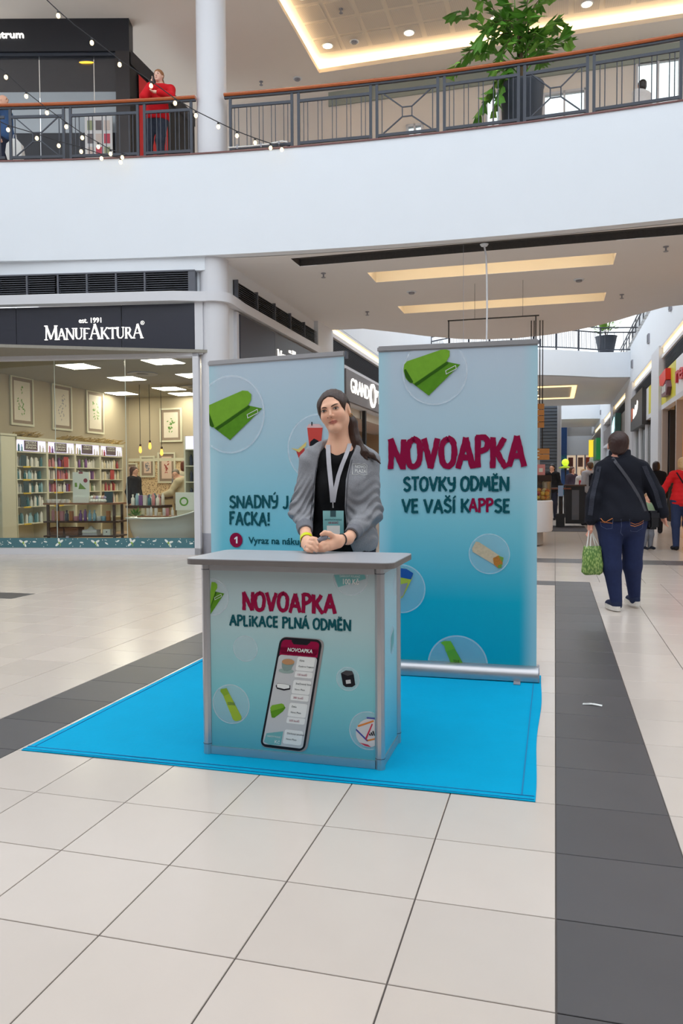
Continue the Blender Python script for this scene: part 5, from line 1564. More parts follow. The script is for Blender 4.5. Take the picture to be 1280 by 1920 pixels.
# ------------------------------------------------------------------ the promotion stand
def onplane(px, py, o, ex):
    """picture point on the vertical plane through o along ex -> (distance along ex, z)"""
    n = Vector((-ex.y, ex.x, 0))
    r = _ray(px, py); c = Vector((0, 0, 1.23))
    t_ = (o - c).dot(n) / r.dot(n)
    p = c + r * t_
    return (p - Vector((o.x, o.y, 0))).dot(ex), p.z
m_crim = mat('print crimson', (150, 12, 62), rough=.5, spec=.15)
m_teal = mat('print dark teal', (14, 84, 92), rough=.5, spec=.15)
m_tow1 = mat('print towel light', (126, 176, 52), rough=.6, spec=.15, noise=.15, nscale=25)
m_tow2 = mat('print towel green', (92, 146, 34), rough=.6, spec=.15, noise=.18, nscale=30)
m_tow3 = mat('print towel dark', (52, 96, 18), rough=.6, spec=.15)
m_pw = mat('print white', (236, 236, 232), rough=.5, spec=.15)
m_pk = mat('print black', (30, 30, 36), rough=.5, spec=.15)
m_pgrey = mat('print light grey', (200, 200, 200), rough=.5, spec=.15)
def veil(name, rgb, a):
    return mat(name, rgb, rough=.5, alpha=a)
m_bub = veil('print bubble veil', (236, 240, 246), .22)
m_rim = veil('print bubble rim', (244, 248, 252), .30)

class Print:
    """flat print on a panel; coordinates are picture points laid onto the panel's own plane"""
    def __init__(s, parent, o, ex, x0, x1, z0, z1, loc_y, base=0.0):
        s.p, s.o, s.ex, s.box, s.y, s.lv = parent, o, ex, (x0, x1, z0, z1), loc_y, 0
    def pt(s, px, py):
        return onplane(px, py, s.o, s.ex)
    def clip(s, x, z):
        b = s.box
        return min(max(x, b[0]), b[1]), min(max(z, b[2]), b[3])
    def fn(s, lv):
        return lambda a, b, d=0: (a, s.y - .0006 * lv - d, b)
    def poly(s, name, pts, m, lv=2, parent=None, px=True):
        mb = MB()
        q = [s.clip(*(s.pt(*p) if px else p)) for p in pts]
        mb.face([s.fn(lv)(a, b) for a, b in q])
        return mb.build(name, m, parent or s.p)
    def bubble(s, cx, cy, r):
        c = s.pt(cx, cy); e = s.pt(cx + r, cy); R = abs(e[0] - c[0])
        # disc clipped to the panel
        pts = []
        for k in range(48):
            a = 2 * math.pi * k / 48
            pts.append(s.clip(c[0] + R * math.cos(a), c[1] + R * math.sin(a)))
        o = MB().face([s.fn(1)(*p) for p in pts]).build('printed_bubble', m_bub, s.p)
        q = MB()
        for k in range(48):
            a, b = 2 * math.pi * k / 48, 2 * math.pi * (k + 1) / 48
            P = [(c[0] + rr * math.cos(t_), c[1] + rr * math.sin(t_)) for rr, t_ in ((R * .95, a), (R, a), (R, b), (R * .95, b))]
            if all(s.clip(*p) == p for p in P):
                q.face([s.fn(1.5)(*p) for p in P])
        q.build('bubble_rim', m_rim, o)
        return o
    def brush(s, text, xa, xb, ytop, ybot, m, seed=1, wt=.17, lv=2, name='printed_lettering'):
        """text from picture column xa to xb; ytop / ybot = cap height lines at the left end"""
        a = s.pt(xa, ybot); b = s.pt(xb, ybot); t_ = s.pt(xa, ytop)
        return brush_letters(MB(), text, s.fn(lv), a[0], b[0], a[1], t_[1] - a[1], wt, seed).build(name, m, s.p)
    def text(s, text, xa, xb, ytop, ybot, m, bold=0.0, lv=2, parent=None, name='printed_text'):
        a = s.pt(xa, ybot); b = s.pt(xb, ybot); t_ = s.pt(xa, ytop)
        return text_on(MB(), text, s.fn(lv), a[0], b[0], a[1], t_[1] - a[1], bold).build(name, m, parent or s.p)

def towel_print(P, dx, dy, k, bub):
    """rolled green towel, drawn around its own centre and shifted / scaled in the picture"""
    f = lambda l: [(dx + k * a, dy + k * b) for a, b in l]
    o = P.poly('printed_towel', f([(-40, 22), (-58, -2), (-58, -8), (20, -20), (48, -14), (-11, 44)]), m_tow2, 2, bub)
    P.poly('towel_roll', f([(-58, -2), (-57, -14), (-52, -20), (12, -47), (22, -46), (28, -40), (28, -30), (22, -20), (-38, 21), (-46, 20), (-54, 12)]), m_tow1, 3, bub)
    P.poly('towel_crease', f([(-38, 22), (24, -20), (26, -16), (-34, 26)]), m_tow3, 4, bub)
    P.poly('towel_end', f([(-57, -4), (-54, -6), (-40, 18), (-42, 21), (-48, 18), (-55, 8)]), m_tow3, 4, bub)
    a, b = f([(22, -2), (40, -12)])
    for q in ([(20, -3), (39, -13), (39.4, -12), (20.4, -2)], [(21, 3.5), (40, -6.5), (40.4, -5.5), (21.4, 4.5)], [(20, -3), (21, -3.5), (22.4, 4), (21.4, 4.5)], [(38.6, -13), (39.6, -13), (41, -6), (40, -5.6)]):
        P.poly('towel_label_line', f(q), m_pw, 5, bub)
    return o

# --- blue floor mat
m_mat = mat('cyan floor mat', (0, 164, 208), rough=.75, noise=.06, nscale=6, bump=.15, bscale=40, spec=.08)
t = thing('floor_mat', 'bright blue floor mat under the promotion stand', 'mat', G(-.93, .99), -YAW)
bx = 5.73 * .4; by = 4.96 * .4
mb = MB()
N1, N2 = 40, 36
rn = random.Random(2)
vs, fs = [], []
def mat_h(x, y):
    h = .0045
    for fx, fy, am, ph in ((7, 2.1, .0005, .3), (3, 9, .0004, 1.1)):
        h += am * math.sin(fx * x + fy * y + ph)
    return h
for i in range(N1 + 1):
    for j in range(N2 + 1):
        x, y = bx * i / N1, by * j / N2
        wob = .006 * math.sin(5 * y + 1) * (1 if i == N1 else 0) + 0
        vs.append((x + wob, y + (.005 * math.sin(4 * x) if j == 0 else 0), mat_h(x, y)))
for i in range(N1):
    for j in range(N2):
        a = i * (N2 + 1) + j
        fs.append((a, a + N2 + 1, a + N2 + 2, a + 1))
mb.add(vs, fs)
edge = [i * (N2 + 1) for i in range(N1 + 1)] + [N1 * (N2 + 1) + j for j in range(1, N2 + 1)] + [i * (N2 + 1) + N2 for i in range(N1 - 1, -1, -1)] + [j for j in range(N2 - 1, 0, -1)]
n0 = len(mb.v)
mb.v += [(mb.v[e][0], mb.v[e][1], 0.0008) for e in edge]
for k in range(len(edge)):
    l = (k + 1) % len(edge)
    mb.f.append((edge[k], n0 + k, n0 + l, edge[l]))
mb.build('sheet', m_mat, t, smooth=True, fix=True)
for a in ((.0, .045, bx, .05), (bx - .05, .05, bx - .045, by), (.0, .012, bx, .016), (.03, .05, .034, by)):
    MB().box(a[0], a[1], .0052, a[2], a[3], .0072).build('seam', mat('mat seam blue', (0, 128, 178), rough=.7), t)
# --- paper ticket on the dark tiles
t = thing('paper_scrap', 'small white paper ticket lying on the dark floor strip', 'litter', (1.367, 4.205, .0005), -YAW - .12)
MB().add([(-.05, -.013, .001), (0, -.011, .006), (.052, -.016, .002), (.052, .012, .003), (0, .014, .008), (-.05, .013, .002)], [(0, 1, 4, 5), (1, 2, 3, 4)]).build('sheet', m_pw, t)
MB().box(-.004, .008, .009, .006, .013, .0095).build('dark_mark', m_pk, t); MB().box(-.045, -.004, .0062, -.012, .002, .0066).build('printed_line', m_pgrey, t)

# --- counter
CO = G(1.154, 1.39)
EX = Vector((CA, -SA, 0)); EY = Vector((SA, CA, 0))
cw, cd, chh = .838, .392, .868
ct = thing('promotion_counter', 'pale blue promotion counter with grey top and printed phone picture', 'counter', CO, -YAW)
m_top = mat('counter laminate grey', (176, 176, 180), rough=.35, noise=.02, nscale=40)
m_edge = mat('counter edge brown grey', (120, 112, 108), rough=.5)
def rr(x0, y0, x1, y1, r, n=5):
    P = []
    for cx, cy, a0 in ((x1 - r, y0 + r, -90), (x1 - r, y1 - r, 0), (x0 + r, y1 - r, 90), (x0 + r, y0 + r, 180)):
        for k in range(n + 1):
            a = math.radians(a0 + 90 * k / n)
            P.append((cx + r * math.cos(a), cy + r * math.sin(a)))
    return P
xyz = lambda a, b, d: (a, b, d)
MB().prism(rr(-.055, -.05, cw + .05, cd + .03, .045), xyz, chh + .004, chh + .026).build('worktop', m_top, ct)
MB().prism(rr(-.0555, -.0505, cw + .0505, cd + .0305, .0455), xyz, chh, chh + .0225).build('worktop_edge', m_edge, ct)
for x, y in ((.02, .02), (cw - .02, .02), (.02, cd - .02), (cw - .02, cd - .02)):
    MB().prism([(x + .021 * math.cos(math.radians(22.5 + 45 * k)), y + .021 * math.sin(math.radians(22.5 + 45 * k))) for k in range(8)], xyz, .002, chh).build('corner_post', m_alu, ct)
    MB().prism([(x + .0225 * math.cos(math.radians(22.5 + 45 * k)), y + .0225 * math.sin(math.radians(22.5 + 45 * k))) for k in range(8)], xyz, .84, .843).build('post_ring', m_slat, ct)
    MB().prism([(x + .0225 * math.cos(math.radians(22.5 + 45 * k)), y + .0225 * math.sin(math.radians(22.5 + 45 * k))) for k in range(8)], xyz, .05, .053).build('post_ring', m_slat, ct)
for z0, z1 in ((.006, .042), (chh - .03, chh)):
    for a in ((.04, .008, cw - .04, .026), (.04, cd - .026, cw - .04, cd - .008), (.008, .04, .026, cd - .04), (cw - .026, .04, cw - .008, cd - .04)):
        MB().box(a[0], a[1], z0, a[2], a[3], z1).build('rail', m_alu, ct)
g_front = gradient_mat('counter front print', [(0, (84, 172, 188)), (.35, (132, 200, 206)), (.7, (180, 206, 207)), (1, (188, 202, 204))], 2, .04, chh - .03, .4)
g_side = gradient_mat('counter side print', [(0, (60, 176, 204)), (.4, (140, 208, 222)), (1, (200, 222, 228))], 2, .04, chh - .03, .4)
pf = MB().box(.04, .014, .042, cw - .04, .02, chh - .03).build('front_panel', g_front, ct)
MB().box(cw - .02, .04, .042, cw - .014, cd - .04, chh - .03).build('side_panel', g_side, ct)
MB().box(.014, .04, .042, .02, cd - .04, chh - .03).build('side_panel', g_side, ct)
MB().box(.04, cd - .02, .042, cw - .04, cd - .014, chh - .03).build('back_panel', g_side, ct)
PO = CO + EY * .014
P = Print(pf, PO, EX, .042, cw - .042, .044, chh - .032, .0135)
P.brush('NOVOAPKA', 456, 629, 1110, 1143, m_crim, 4, .215)
P.brush('APLiKACE PLNÁ ODMĚN', 431, 657, 1153, 1172, m_teal, 5, .215)
b = P.bubble(396, 1119, 33); towel_print(P, 389, 1122, .66, b)
b = P.bubble(657, 1083, 33)
cp = P.poly('printed_coupon', [(626, 1078), (683, 1070), (686, 1085), (634, 1101)], mat('print coupon teal', (112, 178, 178), rough=.5), 2, b)
P.text('DÁRKOVÝ POUKAZ', 637, 675, 1078, 1082, m_pw, lv=3, parent=cp); P.text('100 Kč', 643, 673, 1085, 1095, m_pw, .02, 3, cp)
P.bubble(460, 1216, 23)
b = P.bubble(433, 1320, 35)
o = P.poly('printed_bottle', [(419, 1305), (430, 1300), (453, 1344), (452, 1350), (442, 1352), (437, 1349)], mat('print bottle lime', (156, 186, 40), rough=.4), 2, b)
P.poly('bottle_cap', [(413, 1296), (414, 1292), (425, 1290), (430, 1300), (420, 1305)], mat('print cap lime', (132, 170, 30), rough=.4), 3, o); P.text('ZE ŽE PLKÁŠ', 427, 441, 1316, 1321, m_teal, lv=4, parent=o)
b = P.bubble(652, 1273, 22)
o = P.poly('printed_speaker', [(639, 1262), (648, 1257), (660, 1258), (663, 1264), (666, 1284), (660, 1288), (648, 1288), (643, 1284)], m_pk, 2, b); P.poly('speaker_label', [(648, 1275), (657, 1274), (658, 1281), (649, 1282)], m_pgrey, 3, o); P.poly('speaker_top', [(639, 1262), (648, 1257), (660, 1258), (663, 1264), (652, 1267)], mat('print dark grey', (62, 60, 64)), 3, o)
b = P.bubble(690, 1370, 36)
cx, cy = 693, 1374
disc_ = lambda r, n=28: [(cx + r * math.cos(2 * math.pi * k / n), cy + r * 1.03 * math.sin(2 * math.pi * k / n)) for k in range(n)]
o = P.poly('printed_ball', disc_(26), mat('print ball white', (216, 208, 206), rough=.5), 2, b)
for k, (col, pts) in enumerate((('orange', [(670, 1360), (700, 1350), (701, 1353), (672, 1363)]), ('red', [(684, 1385), (697, 1356), (699, 1358), (687, 1387)]), ('blue', [(668, 1366), (690, 1388), (688, 1390), (667, 1369)]), ('red', [(674, 1392), (684, 1398), (696, 1401), (690, 1396)]), ('blue', [(687, 1344), (706, 1346), (706, 1349), (688, 1347)]), ('orange', [(687, 1387), (706, 1384), (706, 1387), (688, 1390)]))):
    P.poly('ball_stripe', pts, mat('print stripe ' + col, {'orange': (226, 130, 50), 'red': (196, 40, 70), 'blue': (60, 70, 150)}[col], rough=.5), 3, o)
for k in range(3):
    h = (4, 6.5, 9)[k]; x = 693 + 4 * k
    P.poly('ball_logo_bar', [(x, 1379), (x + 2.6, 1379), (x + 2.6 - h * .35, 1379 - h), (x - h * .35, 1379.8 - h)], m_pk, 4, o)
# phone
QA = [P.pt(*q) for q in ((487, 1400), (575, 1411), (609, 1199), (526, 1193))]     # bottom left, bottom right, top right, top left
def ph(a, b):
    p0 = [QA[0][k] + (QA[1][k] - QA[0][k]) * a for k in (0, 1)]; p1 = [QA[3][k] + (QA[2][k] - QA[3][k]) * a for k in (0, 1)]
    return p0[0] + (p1[0] - p0[0]) * b, p0[1] + (p1[1] - p0[1]) * b
def ph_rr(x0, y0, x1, y1, r):
    asp = .42
    return [ph(a, b * 1.0) for a, b in [(c[0], c[1] * asp) for c in rr(x0, y0 / asp, x1, y1 / asp, r)]]
phn = P.poly('printed_phone', ph_rr(.0, .0, 1.0, 1.0, .14), mat('print phone metal', (150, 144, 142), rough=.4), 2, None, False)
P.poly('phone_bezel', ph_rr(.0, .006, .95, .995, .14), m_pk, 3, phn, False)
P.poly('phone_screen', ph_rr(.045, .03, .905, .84, .07), m_pgrey, 4, phn, False)
P.poly('phone_header', ph_rr(.05, .85, .9, .975, .09), m_crim, 4, phn, False); P.poly('phone_header_foot', [ph(.05, .838), ph(.905, .838), ph(.905, .91), ph(.05, .91)], m_crim, 4, phn, False)
P.poly('phone_notch', [ph(.27, 1 - .035), ph(.33, 1 - .06), ph(.63, 1 - .06), ph(.69, 1 - .035), ph(.69, .985), ph(.27, .985)], m_pk, 5, phn, False)
def ph_text(s, a0, a1, b, h, m, bold=0.0):
    vs, fs, w_, y0, y1 = text2d(s, bold)
    return MB().add([P.fn(7)(*ph(a0 + v[0] / w_ * (a1 - a0), b + v[1] / .7 * h)) for v in vs], fs).build('phone_text', m, phn)
ph_text('NOVOAPKA', .22, .78, .875, .032, m_pw, .02)
_rows_p = [(.66, 'Káva', 'Kavárna Cuperie', '150 bodů'), (.455, 'Svačinový box', 'Novo Plaza', '300 bodů'), (.25, 'Deka', 'Novo Plaza', '500 bodů'), (.045, 'Dárkový poukaz', 'Novo Plaza', '')]
for b0, t1, t2, t3 in _rows_p:
    if t3:
        P.poly('phone_card', ph_rr(.47, b0 + .052, .86, b0 + .175, .04), m_pw, 5, phn, False); P.poly('phone_card', ph_rr(.47, b0 - .008, .86, b0 + .047, .03), m_pw, 5, phn, False)
        ph_text(t3, .53, .74, b0 + .01, .017, m_crim)
    else:
        P.poly('phone_card', ph_rr(.47, b0 + .01, .86, b0 + .14, .04), m_pw, 5, phn, False)
    d_ = 0 if t3 else -.035
    ph_text(t1, .53, .53 + .026 * len(t1), b0 + .135 + d_, .017, m_pk); ph_text(t2, .53, .53 + .022 * len(t2), b0 + .085 + d_, .015, m_pk)
def ph_poly(name, pts, m, lv=5):
    return P.poly(name, [ph(a, b) for a, b in pts], m, lv, phn, False)
ell = lambda ca, cb, ra, rb, n=18: [(ca + ra * math.cos(2 * math.pi * k / n), cb + rb * math.sin(2 * math.pi * k / n)) for k in range(n)]
ph_poly('coffee_saucer', ell(.27, .70, .17, .022), mat('print saucer', (150, 170, 164), rough=.5)); ph_poly('coffee_cup', [(.14, .775), (.42, .775), (.37, .715), (.3, .70), (.22, .70), (.16, .73)], mat('print cup grey green', (132, 152, 146), rough=.5), 6); ph_poly('coffee_foam', ell(.28, .782, .14, .026), mat('print coffee', (190, 140, 96), rough=.5), 7)
ph_poly('lunch_box', [(.1, .56), (.14, .535), (.3, .525), (.43, .54), (.42, .575), (.3, .585), (.13, .585)], m_pk, 5); ph_poly('lunch_box_lid', [(.12, .575), (.14, .548), (.3, .54), (.41, .552), (.4, .575), (.3, .583), (.14, .583)], m_pw, 6)
ph_poly('small_towel', [(.08, .34), (.34, .4), (.4, .375), (.36, .34), (.2, .275), (.14, .275)], m_tow2, 5); ph_poly('small_towel_roll', [(.07, .36), (.1, .385), (.3, .41), (.36, .4), (.36, .375), (.1, .33)], m_tow1, 6)
ph_poly('coupon_strip', [(.07, .05), (.09, .13), (.44, .165), (.44, .04), (.2, .03)], mat('print coupon teal', (112, 178, 178)), 5)
ph_text('DÁRKOVÝ POUKAZ', .12, .41, .1, .016, m_pw); ph_text('Kč', .3, .41, .05, .03, m_pw)
# right side print
SO = CO + EX * (cw - .014)
def side_pt(px, py):
    return onplane(px, py, SO, EY)
sp_ = MB()
for cx_, cy_, rx_, rz_, lab in ((741, 1095, .035, .055, 'a'), (735, 1200, .04, .065, 'b'), (749, 1300, .03, .07, 'c')):
    c = side_pt(cx_, cy_)
    pts = [(min(max(c[0] + .055 * math.cos(2 * math.pi * k / 30), .042), cd - .042), c[1] + rz_ * math.sin(2 * math.pi * k / 30)) for k in range(30)]
    MB().face([(cw - .0135, a, b) for a, b in pts]).build('printed_bubble', m_bub, ct)
c = side_pt(735, 1200); q = [(c[0] + a, c[1] + b) for a, b in ((-.03, -.05), (.03, -.02), (.035, .045), (-.028, .02))]
MB().face([(cw - .0128, a, b) for a, b in q]).build('printed_coupon', mat('print coupon teal', (112, 178, 178)), ct)
c = side_pt(750, 1303); q = [(min(c[0] + a, cd - .042), c[1] + b) for a, b in ((-.02, -.05), (.02, -.02), (.03, .05), (.0, .04))]
MB().face([(cw - .0128, a, b) for a, b in q]).build('printed_towel', m_tow2, ct)

# --- roll-up banners
def banner(name, label, pl, pr, z_top, stops, edge_c):
    ex = (pr - pl); wd = ex.length; ex = ex / wd
    ang = math.atan2(ex.y, ex.x)
    t = thing(name, label, 'banner', (pl.x, pl.y, 0.006), ang)
    # cassette: rounded aluminium box
    prof = [(-.075, .004), (-.078, .03), (-.07, .06), (-.045, .083), (.0, .088), (.05, .083), (.075, .06), (.08, .03), (.078, .004)]
    MB().loft([[(x, y, z) for y, z in prof] for x in (-.005, wd + .005)]).build('cassette', m_alu, t, smooth=True, fix=True)
    for x in (-.012, wd + .005):
        MB().prism([(y * 1.02, z * 1.02) for y, z in prof], lambda a, b, d: (d, a, b), x, x + .007).build('end_cap', m_greymet, t)
    for x in (.12, wd - .12):
        MB().box(x - .02, -.14, 0, x + .02, .14, .004).build('foot', m_greymet, t)
    MB().tube([(wd / 2, .03, .05), (wd / 2, .03, z_top - .02)], .011, 8).build('support_pole', m_greymet, t)
    MB().bbox(-.002, -.014, z_top - .038, wd + .002, .014, z_top, .008, 2).build('top_rail', m_alu, t)
    MB().box(wd + .002, -.012, z_top - .05, wd + .014, .02, z_top - .002).build('rail_end_cap', m_slat, t)
    gm = gradient_mat('banner print ' + name + label[:5], stops, 2, .08, z_top - .03, .42, edge=(.006, wd - .006, .11, edge_c))
    n = 16
    mb = MB()
    for s_, y0 in ((0, 0), (1, .002)):
        pass
    front = [[(.006 + (wd - .012) * k / n, -.004 - .010 * math.sin(math.pi * z_) * (1 - (2 * k / n - 1) ** 2) * .4, .082 + (z_top - .03 - .082) * z_) for k in range(n + 1)] for z_ in [j / 12 for j in range(13)]]
    vs = [p for r in front for p in r]; N_ = n + 1
    fs = [(j * N_ + k, j * N_ + k + 1, (j + 1) * N_ + k + 1, (j + 1) * N_ + k) for j in range(12) for k in range(n)]
    mb.add(vs, fs)
    sh = mb.build('printed_sheet', gm, t, smooth=True)
    md = MB().box(.006, -.001, .082, wd - .006, .0002, z_top - .03).build('sheet_back', mat('banner back grey', (90, 92, 96), rough=.6), t)
    pr_ = Print(sh, Vector((pl.x, pl.y, 0)) , ex, .008, wd - .008, .083, z_top - .04, -.0125)
    return t, pr_
st2 = [(0, (0, 168, 196)), (.2, (14, 178, 202)), (.45, (132, 204, 216)), (.62, (180, 212, 222)), (1, (202, 214, 226))]
PR = Vector((1.197, 4.721, 0)); PL2 = Vector((.236, 4.961, 0))
b2, P = banner('rollup_banner', 'tall roll-up banner on the right reading NOVOAPKA STOVKY ODMĚN', PL2, PR, 2.08, st2, (178, 220, 230))
P.o = P.o + Vector((0, 0, 0)); P.y = -.011
P.brush('NOVOAPKA', 731, 984, 826, 879, m_crim, 8, .205)
P.brush('STOVKY ODMĚN', 757, 953, 897, 922, m_teal, 9, .20)
P.brush('VE VAŠÍ K', 754, 880, 938, 962, m_teal, 10, .20); P.brush('APP', 879, 924, 937, 961, m_crim, 11, .20); P.brush('SE', 927, 956, 938, 962, m_teal, 12, .20)
b = P.bubble(815, 700, 62); towel_print(P, 815, 700, 1.0, b)
b = P.bubble(917, 1040, 39)
o = P.poly('printed_wrap', [(885, 1030), (892, 1017), (898, 1018), (936, 1043), (942, 1052), (936, 1062), (926, 1060), (886, 1036)], mat('print tortilla', (214, 190, 156), rough=.6, noise=.25, nscale=60), 2, b)
P.poly('wrap_filling', [(924, 1048), (934, 1043), (942, 1050), (942, 1060), (934, 1067), (926, 1060)], mat('print filling', (196, 120, 40), rough=.6, noise=.4, nscale=120), 3, o); P.poly('wrap_lettuce', [(934, 1043), (944, 1047), (942, 1056), (938, 1050)], m_leaf2, 4, o); P.poly('wrap_lettuce', [(933, 1062), (941, 1058), (940, 1066), (934, 1067)], m_leaf2, 4, o)
b = P.bubble(752, 1105, 46)
o = P.poly('printed_box', [(745, 1130), (740, 1072), (772, 1076), (773, 1086), (756, 1120)], mat('print box lime', (180, 190, 60), rough=.5, noise=.4, nscale=40), 2, b); P.poly('box_header', [(741, 1066), (762, 1068), (775, 1076), (771, 1088), (742, 1082)], mat('print box blue', (20, 84, 160), rough=.5), 3, o); P.poly('box_window', [(746, 1098), (765, 1094), (756, 1118), (747, 1124)], m_greymet, 3, o)
b = P.bubble(858, 1248, 57)
o = P.poly('printed_bottle', [(836, 1222), (852, 1216), (868, 1247), (845, 1247)], mat('print bottle green', (96, 164, 40), rough=.4), 2, b); P.poly('bottle_cap', [(826, 1206), (832, 1203), (845, 1203), (853, 1217), (836, 1223), (833, 1212)], mat('print cap green', (112, 180, 40), rough=.4), 3, o); P.text('TO JE', 850, 861, 1238, 1243, m_pk, lv=4, parent=o)
st1 = [(0, (10, 168, 196)), (.3, (104, 198, 214)), (.5, (140, 204, 218)), (.75, (180, 209, 220)), (1, (200, 214, 226))]
b1, P = banner('rollup_banner', 'tall roll-up banner on the left with a green towel and SNADNÝ lettering', Vector((-.937, 5.54, 0)), Vector((.03, 5.142, 0)), 2.085, st1, (186, 222, 230))
P.y = -.011
P.brush('SNADNÝ JAKO', 432, 592, 931, 953, m_teal, 14, .19)
P.brush('FACKA!', 432, 507, 962, 985, m_teal, 15, .19)
c0 = P.pt(444, 1014); r0 = abs(P.pt(456, 1014)[0] - c0[0])
o = P.poly('number_disc', [(c0[0] + r0 * math.cos(2 * math.pi * k / 28), c0[1] + r0 * math.sin(2 * math.pi * k / 28)) for k in range(28)], m_crim, 2, None, False)
P.poly('number_one', [(440.6, 1010.8), (444.6, 1007.4), (446.8, 1007.4), (446.8, 1020.2), (443.9, 1020.2), (443.9, 1011.3), (441.4, 1013.2)], m_pw, 3, o)
P.text('Vyraz na nákup', 467, 571, 1008, 1020, m_teal, .02)
b = P.bubble(433, 779, 65); towel_print(P, 444, 782, 1.02, b)
b = P.bubble(598, 842, 60)
o = P.poly('printed_drink', [(577, 803), (606, 803), (603, 838), (581, 838)], mat('print drink red', (214, 70, 60), rough=.4), 2, b); P.poly('drink_lid', [(576, 804), (580, 797), (600, 797), (607, 804)], mat('print lid pink', (236, 190, 186), rough=.4), 3, o); P.poly('drink_straw', [(585, 793), (587, 793), (587, 800), (585, 800)], m_pk, 4, o); P.poly('drink_label', [(583, 830), (590, 824), (598, 828), (602, 838), (582, 838)], m_pk, 4, o)
o = P.poly('printed_bowl', [(556, 846), (572, 842), (574, 856), (562, 862)], mat('print strawberry', (196, 50, 50), rough=.5, noise=.3, nscale=60), 2, b); P.poly('printed_chips', [(547, 842), (560, 844), (576, 830), (575, 838), (562, 850)], mat('print chips yellow', (232, 206, 120), rough=.5), 3, o)
# ------------------------------------------------------------------ organic shapes: smooth unions of capsules and ellipsoids, meshed in one piece
from mathutils.bvhtree import BVHTree
def Cp(a, b, ra, rb=None, k=.02, op='+', sc=None):
    return ('c', np.array(a, float), np.array(b, float), ra, ra if rb is None else rb, k, op, sc)
def El(c, r, k=.02, R=None, op='+'):
    return ('e', np.array(c, float), np.array(r, float), R, None, k, op, None)
def Fn(fn, lo, hi, k=.004, op='-'):
    return ('f', fn, np.array(lo, float), np.array(hi, float), None, k, op, None)
def Ch(pts, rs, k=.02, op='+', sc=None):
    return [Cp(pts[i], pts[i + 1], rs[i], rs[i + 1], k, op, sc) for i in range(len(pts) - 1)]
def field(prims, xs, ys, zs):
    F = np.full((len(xs), len(ys), len(zs)), 0.6, np.float32)
    for p in prims:
        t, k, op = p[0], p[5], p[6]
        if t == 'c':
            r = max(p[3], p[4]); lo, hi = np.minimum(p[1], p[2]) - r, np.maximum(p[1], p[2]) + r
            if p[7] is not None:
                ex = r * (1 / np.array(p[7]) - 1).clip(0); lo = lo - ex; hi = hi + ex
        elif t == 'e':
            r = p[2].max() if p[3] is not None else p[2]; lo, hi = p[1] - r, p[1] + r
        else:
            lo, hi = p[2], p[3]
        mg = k + .03
        sl = []
        for ax, l, h in zip((xs, ys, zs), lo, hi):
            i, j = np.searchsorted(ax, l - mg), np.searchsorted(ax, h + mg)
            sl.append(slice(max(i - 1, 0), j + 1))
        X, Y, Z = xs[sl[0]][:, None, None], ys[sl[1]][None, :, None], zs[sl[2]][None, None, :]
        if X.size == 0 or Y.size == 0 or Z.size == 0:
            continue
        if t == 'c':
            a, b = p[1], p[2]
            s = (1, 1, 1) if p[7] is None else p[7]
            px, py, pz = (X - a[0]) * s[0], (Y - a[1]) * s[1], (Z - a[2]) * s[2]
            d = (b - a) * np.array(s); q = d @ d
            h = np.clip((px * d[0] + py * d[1] + pz * d[2]) / max(q, 1e-9), 0, 1)
            D = np.sqrt((px - h * d[0]) ** 2 + (py - h * d[1]) ** 2 + (pz - h * d[2]) ** 2) - (p[3] + (p[4] - p[3]) * h)
        elif t == 'e':
            c, r, R = p[1], p[2], p[3]
            px, py, pz = X - c[0], Y - c[1], Z - c[2]
            if R is not None:
                px, py, pz = (R[0][0] * px + R[1][0] * py + R[2][0] * pz, R[0][1] * px + R[1][1] * py + R[2][1] * pz, R[0][2] * px + R[1][2] * py + R[2][2] * pz)
            k0 = np.sqrt((px / r[0]) ** 2 + (py / r[1]) ** 2 + (pz / r[2]) ** 2)
            k1 = np.sqrt((px / r[0] ** 2) ** 2 + (py / r[1] ** 2) ** 2 + (pz / r[2] ** 2) ** 2)
            D = k0 * (k0 - 1) / np.maximum(k1, 1e-6)
        else:
            D = p[1](X, Y, Z)
        S = F[sl[0], sl[1], sl[2]]
        if op == '+':
            h = np.maximum(k - np.abs(S - D), 0) / k
            F[sl[0], sl[1], sl[2]] = np.minimum(S, D) - h * h * k / 4
        elif op == '-':
            h = np.maximum(k - np.abs(S + D), 0) / k
            F[sl[0], sl[1], sl[2]] = np.maximum(S, -D) + h * h * k / 4
        elif op == '~':          # displacement
            F[sl[0], sl[1], sl[2]] = S + D
        else:                    # '&' intersection
            F[sl[0], sl[1], sl[2]] = np.maximum(S, D)
    return F
